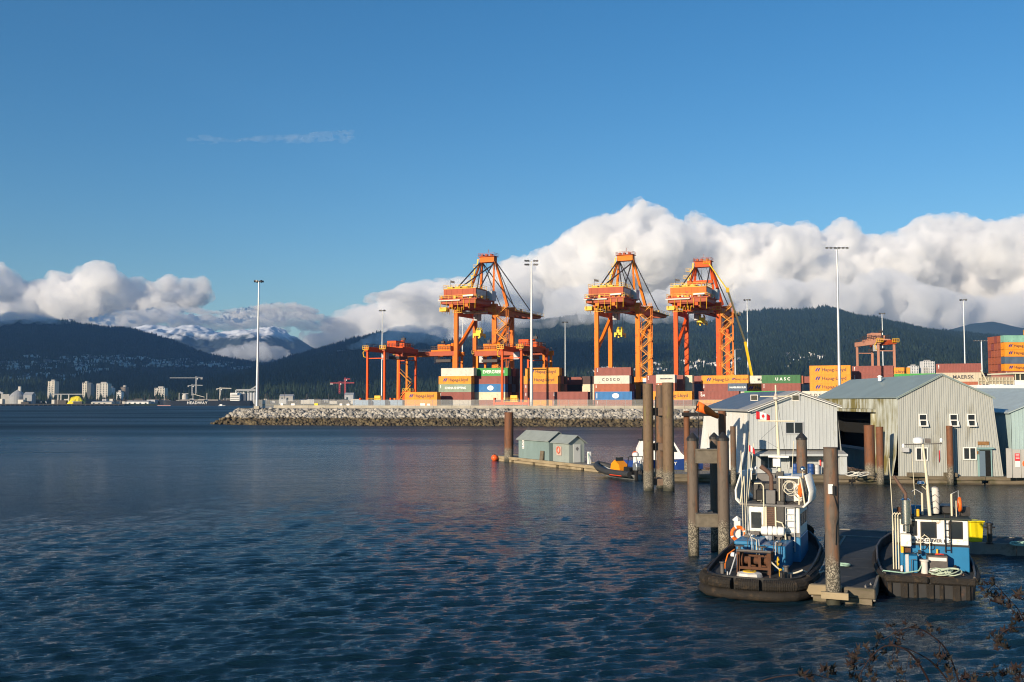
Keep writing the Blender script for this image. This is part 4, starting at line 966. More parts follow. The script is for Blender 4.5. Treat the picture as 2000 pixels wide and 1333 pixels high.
sts_crane(1166, 351, 'tallest amber-orange ship crane in the middle, yellow spreader hanging below', OR2, BRICK)
sts_crane(1321, 350, 'red-orange ship crane with a yellow boom lift reaching its top', OR3, crane_paint('house_orange', (0.74, 0.14, 0.02)), variant=1)

def rtg(px, D, label, paint_, rz=-AL, S=6.8, W=21.5, H=20.4, trolley=15.0, full=True):
    c = empty('yard_crane', yard(px, D), rz, label, 'gantry crane', 'rubber-tyred yard cranes')
    wheel = MB().lathe([(0.35, -.32), (0.72, -.3), (0.78, -.15), (0.78, .15), (0.72, .3), (0.35, .32)], n=14); wm = wheel.mesh('wheel', True); wm.transform(Matrix.Rotation(math.pi / 2, 4, 'X'))
    for v in (0, W):
        for u in (0, S):
            MB().beam((u, v, 1.9), (u, v, H - 1.0), .66, .8, .6, up=(0, 1, 0)).build('leg', paint_, c)
        MB().bx(-2.4, S + 2.4, v - .45, v + .45, 1.1, 2.0).build('sill_beam', paint_, c)
        for x in (-1.7, -.1, S + .1, S + 1.7): link_mesh('wheel', wm, DKST, c, (x, v, .78))
        MB().bx(-2.9, -2.41, v - .6, v + .6, .6, 3.4).build('wheel_guard', paint_, c); MB().bx(S + 2.41, S + 2.9, v - .6, v + .6, .6, 3.4).build('wheel_guard', paint_, c)
        mb = MB(); mb.beam((.5, v, H - 3.4), (S - .5, v, H - 3.4), .3); mb.build('tie_bar', paint_, c)
        mb = MB(); mb.bx(.8, S - .8, v - .9, v + .5, 2.01, 2.2); railing(mb, [(.8, v - .9, 2.2), (S - .8, v - .9, 2.2)], 1.1, .06, 1.2); mb.bx(S * .45, S * .8, v - .4, v + .4, 2.21, 4.2); mb.build('drive_platform', YEL, c)
    for u in (0, S):
        MB().bx(u - .5, u + .5, -.9, W + .9, H - 1, H + .6).build('girder', BRICK if u else paint_, c)
        mb = MB(); mb.bx(u - 1.2, u + 1.2, -1.5, -.95, H - .4, H - .2); railing(mb, [(u - 1.2, -1.5, H - .2), (u + 1.2, -1.5, H - .2)], 1.1, .07, .8); mb.build('end_platform', YEL, c)
    mb = MB(); railing(mb, [(-.6, 0, H + .6), (-.6, W, H + .6)], 1.1, .06, 2.2); mb.build('girder_railing', DKST, c)
    mb = MB(); mb.bx(S * .3, S * .95, W - 1.2, W + 1.6, 2.0, 5.8); g = mb.build('engine_house', paint_, c)
    mb = MB(); railing(mb, [(S * .3, W - 1.2, 5.8), (S * .95, W - 1.2, 5.8)], 1.0, .07, .9); mb.bx(S * .5, S * .7, W - .6, W + .6, 5.81, 6.9); mb.build('exhaust', YEL, g)
    t = trolley
    mb = MB(); mb.bx(-.6, S + .6, t - 4, t + 4, H + .62, H + 1.1); mb.bx(.5, S * .6, t - 3, t + 2.2, H + 1.11, H + 3.3); mb.bx(S * .65, S - .2, t - 1.5, t + 3.4, H + 1.11, H + 2.6); mb.lathe([(.7, 0), (.7, 2.6)], (S * .5, t + 2.9, H + 1.1), 10); mb.build('trolley', paint_, c)
    mb = MB(); railing(mb, [(-.6, t + 4, H + 1.1), (-.6, t - 4, H + 1.1), (S + .6, t - 4, H + 1.1), (S + .6, t + 4, H + 1.1)], 1.3, .08, 1.3); mb.beam((S * .8, t, H + 2.6), (S * .8, t, H + 5.2), .12); mb.bx(S * .7, S * .9, t - .5, t + .5, H + 3.6, H + 4.4); mb.build('trolley_rail', DKST, c)
    MB().bx(-.2, 1.8, t - 5.6, t - 4.1, H - 3.4, H - .9).build('operator_cab', LGREY, c)
    mb = MB(); mb.beam((S * .1, W - .6, 12.8), (S * .85, W - .9, 8.6), .8, .2); mb.beam((S * .85, W - .9, 8.6), (S * .2, W - 1.3, 3.6), .8, .2); mb.beam((S * .1, W - .6, 14), (S * .85, W - .9, 9.8), .1); mb.beam((S * .85, W - .9, 9.8), (S * .2, W - 1.3, 4.8), .1); mb.build('stairs', STAIR, c)
    mb = MB(); mb.tube([(-.6, -.5, H - .2), (-1.5, -.6, H - 1.4), (-1.2, -.6, H - 2.8), (-.5, -.5, H - 3.0)], .16, 6); mb.build('cable_loop', YEL, c)
    s = MB(); s.bx(S * .2, S * .8, t - 3, t + 3, H - 3.2, H - 2.2); s.build('spreader', DKST, c)
    for u in (S * .25, S * .75): MB().tube([(u, t, H - 2.2), (u, t, H + .61)], .06, 4).build('rope', DKST, c)
    return c
rtg(718, 343, 'orange yard crane at the left end of the container yard', OR3)
rtg(981, 322, 'orange yard crane straddling the stack behind the tall mast', OR3, H=19.6)
rtg(795, 372, 'amber yard crane seen side-on behind the left stack, long level girder', OR2, rz=-AL - math.pi / 2, S=6.5, W=23, H=19.6, trolley=18)
rtg(948, 352, 'amber yard crane seen side-on behind the green-topped stack', OR2, rz=-AL - math.pi / 2, S=6.5, W=25, H=19.0, trolley=4)
rtg(1716, 352, 'faded pink-orange yard crane rising behind the big shed', PINK, rz=math.radians(4), S=5.8, W=18, H=23.5, trolley=8)

# boom lift reaching the third crane
b0 = yard(1478, 330); bl = empty('boom_lift', b0, 0, 'yellow boom lift reaching up to the third crane', 'boom lift')
BLY = mat('boom_yellow', (0.75, 0.47, 0.01), 0.5, var=0.1); loc = lambda q: Vector(q) - b0
p0 = b0 + Vector((0, 0, 2)); p1 = at(1421, 567, 333); p2 = at(1384, 514, 338); pm = at(1455, 668, 331)
MB().beam(p0 - b0, pm - b0, .7, .7).build('lower_boom', BLY, bl); MB().beam(pm - b0, p1 - b0, .52, .52).build('middle_boom', mat('boom_dark', (0.1, 0.09, 0.05), 0.6), bl)
MB().beam(p1 - b0, p2 - b0, .32, .32).build('jib', BLY, bl); MB().box(p1 - b0, (.9, .8, 1.6)).build('knuckle', YEL, bl)
mb = MB(); mb.box(p2 - b0 + Vector((-.8, 0, -.2)), (2.2, 1.2, .2)); railing(mb, [p2 - b0 + Vector((-1.9, -.6, -.1)), p2 - b0 + Vector((.3, -.6, -.1))], 1.1, .05, .8); mb.build('basket', YEL, bl)
mb = MB(); mb.bx(-3, 3, -1.5, 1.5, .9, 2.1); mb.build('chassis', BLY, bl)
wm = MB().lathe([(.4, -.3), (.85, -.28), (.85, .28), (.4, .3)], n=12).mesh('wheel'); wm.transform(Matrix.Rotation(math.pi / 2, 4, 'X'))
for x in (-2.2, 2.2):
    for y in (-1.5, 1.5): link_mesh('wheel', wm, DKST, bl, (x, y, .85))

# light masts
GALV = mat('mast_galvanised', (0.52, 0.54, 0.55), 0.4, 0.5, var=0.06, scale=0.3)
LAMPM = mat('lamp_housing', (0.12, 0.12, 0.12), 0.5, 0.4)
lampm = MB(); lampm.prism([(-.35, -.1), (.35, -.1), (.25, .35), (-.25, .35)], -.35, .3, 'x'); LAMP = lampm.mesh('floodlight')
def mast(px, ytop, D, label, head='round', z0=YZ, r=0.42):
    p = yard(px, D); p.z = z0; H = at(px, ytop, D).z - z0; o = empty('light_mast', p, 0, label, 'light mast', 'light masts')
    MB().tube([(0, 0, 0), (0, 0, H * .5), (0, 0, H - .3)], [r, r * .72, r * .42], 10).build('pole', GALV, o, sm=True)
    MB().bx(-.8, .8, -.8, .8, -.2, .7).build('footing', M_KERB, o)
    if head == 'round':
        MB().torus((0, 0, H - .5), 1.0, .07, 'z', 16, 5).build('lamp_ring', GALV, o); mb = MB(); mb.beam((-1, 0, H - .5), (1, 0, H - .5), .1); mb.beam((0, -1, H - .5), (0, 1, H - .5), .1); mb.build('spokes', GALV, o)
        for k in range(6): a = k * math.pi / 3 + .3; l = link_mesh('floodlight', LAMP, LAMPM, o, (1.25 * math.cos(a), 1.25 * math.sin(a), H - .6)); l.rotation_euler = (.5, 0, a)
    elif head == 'double':
        for z in (H - .3, H - 1.5): MB().beam((-1.9, 0, z), (1.9, 0, z), .12).build('crossarm', GALV, o)
        for z in (H - .3, H - 1.5):
            for x in (-1.8, -1.0, 1.0, 1.8): link_mesh('floodlight', LAMP, LAMPM, o, (x, -.3, z)).rotation_euler = (.4, 0, .3 * (1 if x < 0 else -1))
    else:
        wd = float(head); MB().beam((-wd / 2, 0, H - .3), (wd / 2, 0, H - .3), .14).build('crossarm', GALV, o); n = 6
        for k in range(n): link_mesh('floodlight', LAMP, LAMPM, o, (-wd / 2 + wd * (k + .25) / (n - .5), -.2, H - .55)).rotation_euler = (.3, 0, 0)
    return o
mast(503, 547, 325, 'light mast at the tip of the rock bank', z0=YZ, r=.5)
mast(1038, 509, 312, 'tall light mast standing before the orange-topped stack', 'double', r=.55)
mast(1639, 482, 285, 'tallest light mast with a wide lamp bar above the sheds', '6.4', r=.5)
mast(746, 605, 480, 'slim far mast above the left yard crane')
mast(903, 612, 460, 'slim far mast in front of the first ship crane leg')
mast(1104, 628, 540, 'far mast between first and second ship crane')
mast(1461, 584, 430, 'far mast right of the yellow boom lift')
mast(1436, 681, 520, 'short far mast with a wide lamp bar beside the boom lift', '6.5', r=.6)
mast(1725, 611, 500, 'far mast behind the faded pink crane')
mast(1885, 584, 430, 'far mast above the stack right of the shed ridge')
mast(1918, 664, 430, 'short mast with a lamp bar beside the ship load', '7', r=.6)
# ================================================================ docks, piles, boat sheds
def pile_mat(name, top, streak, amt):
    """steel or timber pile: streaked colour, barnacle band above the waterline, weed below (object z = height above water)"""
    m = bpy.data.materials.new(name); m.use_nodes = True; t = m.node_tree; L = t.links.new; b = t.nodes['Principled BSDF']; b.inputs['Roughness'].default_value = 0.75
    tc = t.nodes.new('ShaderNodeTexCoord'); oi = t.nodes.new('ShaderNodeObjectInfo')
    va = t.nodes.new('ShaderNodeVectorMath'); va.operation = 'ADD'; L(tc.outputs['Object'], va.inputs[0])
    ml = t.nodes.new('ShaderNodeMath'); ml.operation = 'MULTIPLY'; ml.inputs[1].default_value = 37.0; L(oi.outputs['Random'], ml.inputs[0])
    cb = t.nodes.new('ShaderNodeCombineXYZ'); L(ml.outputs[0], cb.inputs[0]); L(cb.outputs[0], va.inputs[1])
    def nz(sc, st, det=5):
        mp = t.nodes.new('ShaderNodeMapping'); mp.inputs['Scale'].default_value = st; L(va.outputs[0], mp.inputs['Vector'])
        n = t.nodes.new('ShaderNodeTexNoise'); n.inputs['Scale'].default_value = sc; n.inputs['Detail'].default_value = det; n.inputs['Roughness'].default_value = 0.62; L(mp.outputs[0], n.inputs['Vector']); return n.outputs[0]
    def mix(f, a, c):
        x = t.nodes.new('ShaderNodeMix'); x.data_type = 'RGBA'; L(f, x.inputs[0])
        for i, q in ((6, a), (7, c)):
            if isinstance(q, tuple): x.inputs[i].default_value = (*q, 1)
            else: L(q, x.inputs[i])
        return x.outputs[2]
    def rng(v, lo, hi):
        x = t.nodes.new('ShaderNodeMapRange'); x.inputs[1].default_value = lo; x.inputs[2].default_value = hi; L(v, x.inputs[0]); return x.outputs[0]
    base = mix(rng(nz(2.2, (1.6, 1.6, 0.25)), 0.55 - amt, 0.75 - amt), top, streak)
    base = mix(rng(nz(5, (1, 1, .5)), 0.5, 0.85), base, tuple(c * .45 for c in top))
    sp = t.nodes.new('ShaderNodeSeparateXYZ'); L(tc.outputs['Object'], sp.inputs[0])
    zz = t.nodes.new('ShaderNodeMath'); zz.operation = 'MULTIPLY_ADD'; zz.inputs[1].default_value = 1.3; L(nz(1.6, (1, 1, .6)), zz.inputs[0]); L(sp.outputs[2], zz.inputs[2])
    barn = mix(rng(nz(17, (1, 1, 1), 3), 0.45, 0.6), (0.05, 0.042, 0.03), (0.3, 0.27, 0.21))
    f1 = t.nodes.new('ShaderNodeMapRange'); f1.inputs[1].default_value = 2.1; f1.inputs[2].default_value = 2.5; L(zz.outputs[0], f1.inputs[0])
    base = mix(f1.outputs[0], barn, base)
    f2 = t.nodes.new('ShaderNodeMapRange'); f2.inputs[1].default_value = 0.75; f2.inputs[2].default_value = 1.15; L(zz.outputs[0], f2.inputs[0])
    base = mix(f2.outputs[0], (0.03, 0.03, 0.018), base); L(base, b.inputs['Base Color'])
    bp = t.nodes.new('ShaderNodeBump'); bp.inputs['Strength'].default_value = 0.4; bp.inputs['Distance'].default_value = 0.04; L(nz(14, (1, 1, .4)), bp.inputs['Height']); L(bp.outputs[0], b.inputs['Normal'])
    return m
P_BROWN = pile_mat('pile_brown_steel', (0.095, 0.068, 0.048), (0.17, 0.075, 0.03), 0.1)
P_RUST = pile_mat('pile_rusty_steel', (0.16, 0.06, 0.024), (0.07, 0.045, 0.035), 0.04)
P_WOOD = pile_mat('pile_timber', (0.145, 0.095, 0.055), (0.16, 0.15, 0.04), 0.0)
P_GREY = pile_mat('pile_grey_steel', (0.11, 0.085, 0.065), (0.2, 0.08, 0.03), 0.06)
M_CAP = mat('pile_cap', (0.025, 0.024, 0.024), 0.45); M_BLACK = mat('black_rubber', (0.012, 0.012, 0.013), 0.7, var=0.2, scale=3)

def pile(px, D, ytop, dia, m, label, cone=False, group='mooring piles', tilt=0.0, parent=None):
    H = at(px, ytop, D).z; p = Vector(((px - 1000) / FPX * D, D, 0)); n = 20; r = dia / 2
    top = H if not cone else H - dia * 0.75
    mb = MB(); rings = [-3, 0, .6, 1.5] + [1.5 + (top - 1.5) * k / 4 for k in range(1, 5)]
    gg = random.Random(int(px)); mb.tube([(0, 0, z) for z in rings], [r * (1 + gg.uniform(-.02, .02)) for _ in rings], n)
    o = mb.build('pile', m, parent, sm=True, loc=p if parent is None else p - parent.location)
    if cone: MB().lathe([(r * 1.1, 0), (r * 1.1, .12), (0.03, dia * .75)], (0, 0, top), 16).build('cone_cap', M_CAP, o)
    else:
        mb = MB(); mb.torus((0, 0, top - .02), r * .94, r * .09, 'z', 20, 5); mb.build('rim', m, o)
        MB().lathe([(r * .9, -.06), (r * .9, -.05)], (0, 0, top), 16).build('fill', M_CAP, o)
    if parent is None: prop(o, label, 'pile', group)
    return o

def dolphin(px, D, label): return empty('mooring_dolphin', ((px - 1000) / FPX * D, D, 0), 0, label, 'dolphin')
d1 = dolphin(1285, 85, 'tall dolphin of three timber-brown piles tied by cross-beams')
pile(1265, 84.5, 750, .88, P_WOOD, '', parent=d1); pile(1304, 84, 748, .96, P_WOOD, '', parent=d1); pile(1289, 87.5, 753, .8, P_BROWN, '', parent=d1)
for y0, y1 in ((797, 812), (866, 880), (935, 948)):
    a = at(1275, y0, 85).z; b = at(1275, y1, 85).z; x0 = (1275 - 1285) / FPX * 85; x1 = (1294 - 1285) / FPX * 85
    MB().bx(x0 - .1, x1 + .12, -.3, .2, b, a).build('cross_beam', mat('beam_brown', (0.17, 0.12, 0.09), .85, var=.2, scale=2), d1); MB().beam((x1 - .1, 0, (a + b) / 2), (x1 - .3, 2.2, (a + b) / 2), .3, a - b - .05).build('cross_beam', MATS['beam_brown'], d1)
MB().tube([(-.35, -.52, 1.0), (-.3, -.5, 7.9)], .05, 5).build('ladder_rail', M_CAP, d1)

d2 = dolphin(1380, 49, 'near dolphin of three grey piles with black cone caps and two beams')
pile(1351, 49, 845, .54, P_GREY, '', True, parent=d2); pile(1410, 48, 844, .56, P_GREY, '', True, parent=d2); pile(1393, 50.6, 845, .46, P_GREY, '', True, parent=d2)
BEAMG = mat('beam_grey', (0.15, 0.13, 0.1), .85, var=.25, scale=4)
for y0, y1 in ((877, 903), (1003, 1027)):
    a = at(1380, y0, 48.5).z; b = at(1380, y1, 48.5).z; mb = MB(); x0 = at(1359, y0, 48.5).x - d2.location.x; x1 = at(1400, y0, 48.5).x - d2.location.x
    mb.bx(x0, x1, -.72, -.34, b, a - .04); mb.bx(x0, x1, -.8, -.26, a - .04, a); mb.bx(x0, x1, -.8, -.26, b - .04, b); mb.build('cross_beam', BEAMG, d2)
    MB().beam((x1 - .25, -.5, (a + b) / 2), (.35, 1.4, (a + b) / 2), .22, a - b - .1).build('cross_beam', BEAMG, d2)

fp = pile(1619, 37.45, 874, .53, P_GREY, 'big rust-streaked pile at the end of the finger dock', group=None)
mb = MB(); mb.box((-.12, -.29, 4.25), (.16, .1, .36)); mb.build('box_light', M_WHITE, fp); MB().box((-.02, -.3, 4.2), (.1, .1, .34)).build('light_lens', M_CAP, fp)
MB().tube([(0, -.31, 4.0), (.1, -.3, 3.6), (.16, -.28, 3.3), (.06, -.29, 2.9), (.03, -.3, 2.2)], .014, 5).build('cable', M_BLACK, fp)

pile(994, 124.5, 806, 1.12, P_RUST, 'thick dark rusty pile at the end of the small float', group=None)
pile(1430, 89.5, 833, .5, P_BROWN, 'slim brown pile before the white side of the small shed')
pile(1563, 74, 844, .76, P_GREY, 'grey pile with a black cone cap before the small shed', True)
pile(1340, 97, 803, .58, P_RUST, 'slim rusty pile left of the windsock')
pile(1409, 96, 803, .72, P_RUST, 'rusty pile beside the windsock before the white shed wall')
o = MB().bx(at(1332, 809, 96.6).x, at(1418, 809, 96.6).x, 96.4, 96.75, at(1340, 813, 96.6).z, at(1340, 806, 96.6).z).build('tie_beam', M_BLACK); prop(o, 'black beam joining the two rusty piles by the windsock', 'beam')
pile(1695, 92.5, 831, .95, P_RUST, 'thick rusty pile left of the big shed')
pile(1715, 90, 834, .64, P_RUST, 'thinner rusty pile beside the thick one, left of the big shed')
pile(1851, 90, 832, .56, P_RUST, 'rusty pile in front of the big corrugated gable')

# ---------------------------------------------------------------- main float
WOODW = mat('weathered_timber', (0.14, 0.115, 0.08), .9, var=.3, scale=2.5, stretch=(.3, 1, 1), dirt=(0.06, 0.06, 0.025), dirt_amt=.3, bump=.4, bump_scale=10)
WOODL = mat('pale_timber', (0.3, 0.24, 0.15), .9, var=.25, scale=2, stretch=(.3, 1, 1), dirt=(0.1, 0.07, 0.03), dirt_amt=.25, bump=.3, bump_scale=10)
WOODG = mat('grey_planks', (0.2, 0.19, 0.17), .9, var=.25, scale=1.5, bump=.3)
def float_dock(name, p0, p1, width, z, label, plank=True, seg=6.0, wood=None, fz=0.0, front_planks=None):
    """timber float from p0 to p1 (front edge), deck planks across, stacked walers along the front"""
    p0 = Vector((p0[0], p0[1], 0)); p1 = Vector((p1[0], p1[1], 0)); Lf = (p1 - p0).length; rz = math.atan2((p1 - p0).y, (p1 - p0).x)
    o = empty(name, p0, rz, label, 'dock'); wd = wood or WOODW
    n = int(math.ceil(Lf / seg)); s = Lf / n; g = random.Random(3)
    for i in range(n):
        a = i * s + .02; b = (i + 1) * s - .02
        MB().bx(a, b, 0, .3, z - .3 + g.uniform(-.02, .02), z + .04).build('waler', wd, o, bevel=.03); MB().bx(a + .3, b - .3, .05, .42, z - .62, z - .33).build('waler', wd, o, bevel=.04)
        MB().bx(a, b, width - .3, width, z - .3, z + .04).build('waler', wd, o)
        MB().tube([(a + .1, .35, z - .86), (b - .1, .35, z - .86)], .28, 10).build('log_float', wd, o)
    for i in range(int(Lf / 3)): MB().bx(3 * i + 1, 3 * i + 1.9, .5, width - .5, z - 1.1, z - .3).build('float_block', M_BLACK, o)
    if plank:
        pw = .29; k = int(Lf / pw); pm = MB().bx(.008, pw - .012, .31, width - .31, z - .08, z).mesh('plank')
        for i in range(min(k, 300)): q = link_mesh('plank', pm, WOODG, o, (i * Lf / k, 0, g.uniform(-.008, .008)))
    return o
dockA = (at(1290, 940, 93).x, 93.5); dockB = (60, 88.2)
float_dock('main_float', dockA, dockB, 6.0, .68, 'long weathered timber float carrying the boat sheds')
# ---------------------------------------------------------------- boat sheds
SEAM = mat('pale_blue_siding', (0.44, 0.47, 0.48), .6, var=.08, scale=.8, dirt=(0.3, 0.3, 0.24), dirt_amt=.12, dirt_scale=.8, stretch=(1, 1, .3))
WALLW = mat('white_siding', (0.78, 0.77, 0.72), .6, var=.05, scale=.6, dirt=(0.5, 0.42, 0.28), dirt_amt=.05, dirt_scale=.6, stretch=(1, 1, .25))
SLATE = mat('slate_roof', (0.1, 0.14, 0.19), .5, var=.15, scale=.7); ROOFG = mat('grey_metal_roof', (0.33, 0.33, 0.32), .55, var=.15, scale=.8)
TEALR = mat('teal_roof', (0.24, 0.3, 0.29), .5, var=.12, scale=.4); CORR = mat('corrugated_cladding', (0.38, 0.395, 0.375), .6, var=.08, scale=.5, dirt=(0.22, 0.21, 0.16), dirt_amt=.15, dirt_scale=.5, stretch=(1, 1, .2))
def moss_mat():
    m = mat('moss_stained_wall', (0.55, 0.58, 0.52), .7, var=.06, scale=.4)
    t = m.node_tree; L = t.links.new; b = t.nodes['Principled BSDF']; tc = t.nodes.new('ShaderNodeTexCoord')
    mp = t.nodes.new('ShaderNodeMapping'); mp.inputs['Scale'].default_value = (1, 1.7, .16); L(tc.outputs['Object'], mp.inputs['Vector'])
    n = t.nodes.new('ShaderNodeTexNoise'); n.inputs['Scale'].default_value = 1.4; n.inputs['Detail'].default_value = 7; n.inputs['Roughness'].default_value = .7; L(mp.outputs[0], n.inputs['Vector'])
    n2 = t.nodes.new('ShaderNodeTexNoise'); n2.inputs['Scale'].default_value = .35; L(tc.outputs['Object'], n2.inputs['Vector'])
    ad = t.nodes.new('ShaderNodeMath'); ad.operation = 'ADD'; L(n.outputs[0], ad.inputs[0]); L(n2.outputs[0], ad.inputs[1])
    mr = t.nodes.new('ShaderNodeMapRange'); mr.inputs[1].default_value = .86; mr.inputs[2].default_value = 1.12; L(ad.outputs[0], mr.inputs[0])
    mx = t.nodes.new('ShaderNodeMix'); mx.data_type = 'RGBA'; L(mr.outputs[0], mx.inputs[0]); src = b.inputs['Base Color'].links[0].from_socket; L(src, mx.inputs[6]); mx.inputs[7].default_value = (.2, .17, .055, 1); L(mx.outputs[2], b.inputs['Base Color'])
    return m
MOSS = moss_mat(); M_INT = mat('interior_shade', (0.008, 0.009, 0.01), .95); M_FRAMEW = mat('window_frame_white', (.75, .74, .7), .5); M_PANE = mat('window_pane', (.02, .025, .03), .08, spec=.8); M_TEALW = mat('teal_wall', (.22, .36, .36), .7, var=.1, scale=.4)  # M_INT is near-black: shade inside the slip put into the wall colour

def window(parent, x, z, w_, h_, y, sashes=2, vertical=False, open_low=False, fm=None, depth=.09):
    """framed window set on a wall that faces -y"""
    f = fm or M_FRAMEW; mb = MB(); t = .09
    mb.bx(x - w_ / 2, x + w_ / 2, y - depth, y, z - h_ / 2, z - h_ / 2 + t); mb.bx(x - w_ / 2, x + w_ / 2, y - depth, y, z + h_ / 2 - t, z + h_ / 2)
    mb.bx(x - w_ / 2, x - w_ / 2 + t, y - depth, y, z - h_ / 2 + t, z + h_ / 2 - t); mb.bx(x + w_ / 2 - t, x + w_ / 2, y - depth, y, z - h_ / 2 + t, z + h_ / 2 - t)
    if vertical: mb.bx(x - w_ / 2 + t, x + w_ / 2 - t, y - depth, y, z - t / 2, z + t / 2)
    else: mb.bx(x - t / 2, x + t / 2, y - depth, y, z - h_ / 2 + t, z + h_ / 2 - t)
    o = mb.build('window', f, parent)
    if vertical: panes = [(x - w_ / 2 + t, x + w_ / 2 - t, z + t / 2, z + h_ / 2 - t), (x - w_ / 2 + t, x + w_ / 2 - t, z - h_ / 2 + t, z - t / 2)]
    else: panes = [(x - w_ / 2 + t, x - t / 2, z - h_ / 2 + t, z + h_ / 2 - t), (x + t / 2, x + w_ / 2 - t, z - h_ / 2 + t, z + h_ / 2 - t)]
    for a, b, c, d in panes: MB().bx(a + .002, b - .002, y - .04, y - .015, c + .002, d - .002).build('pane', M_PANE, o)
    if open_low:
        zt = z - t / 2; zb = z - h_ / 2; k = .32; mb = MB()
        for xa, xb in ((x - w_ / 2, x - w_ / 2 + .1), (x + w_ / 2 - .1, x + w_ / 2)): mb.add([(xa, y - depth - .02, zt), (xb, y - depth - .02, zt), (xb, y - depth - .07, zt), (xa, y - depth - .07, zt), (xa, y - k, zb), (xb, y - k, zb), (xb, y - k - .05, zb), (xa, y - k - .05, zb)], [(0, 1, 2, 3), (4, 7, 6, 5), (0, 4, 5, 1), (1, 5, 6, 2), (2, 6, 7, 3), (3, 7, 4, 0)])
        mb.bx(x - w_ / 2 + .1, x + w_ / 2 - .1, y - k - .05, y - k, zb, zb + .1); mb.build('open_sash', f, o)
    return o

def ribbed(x0, x1, zlow, ztop, y, pitch, dep, xlow=None):
    """ribbed sheet facing -y between x0 and x1, its top following ztop(x); xlow(x) shifts the foot sideways"""
    mb = MB(); n = int((x1 - x0) / pitch); xs = []
    for i in range(n):
        a = x0 + (x1 - x0) * i / n; p = (x1 - x0) / n; xs += [(a, 0), (a + p * .5, 0), (a + p * .6, dep), (a + p * .9, dep)]
    xs.append((x1, 0))
    for x, d_ in xs: mb.v += [((xlow(x) if xlow else x), y + d_, zlow), (x, y + d_, ztop(x))]
    for i in range(len(xs) - 1): mb.f.append((2 * i, 2 * i + 2, 2 * i + 3, 2 * i + 1))
    return mb

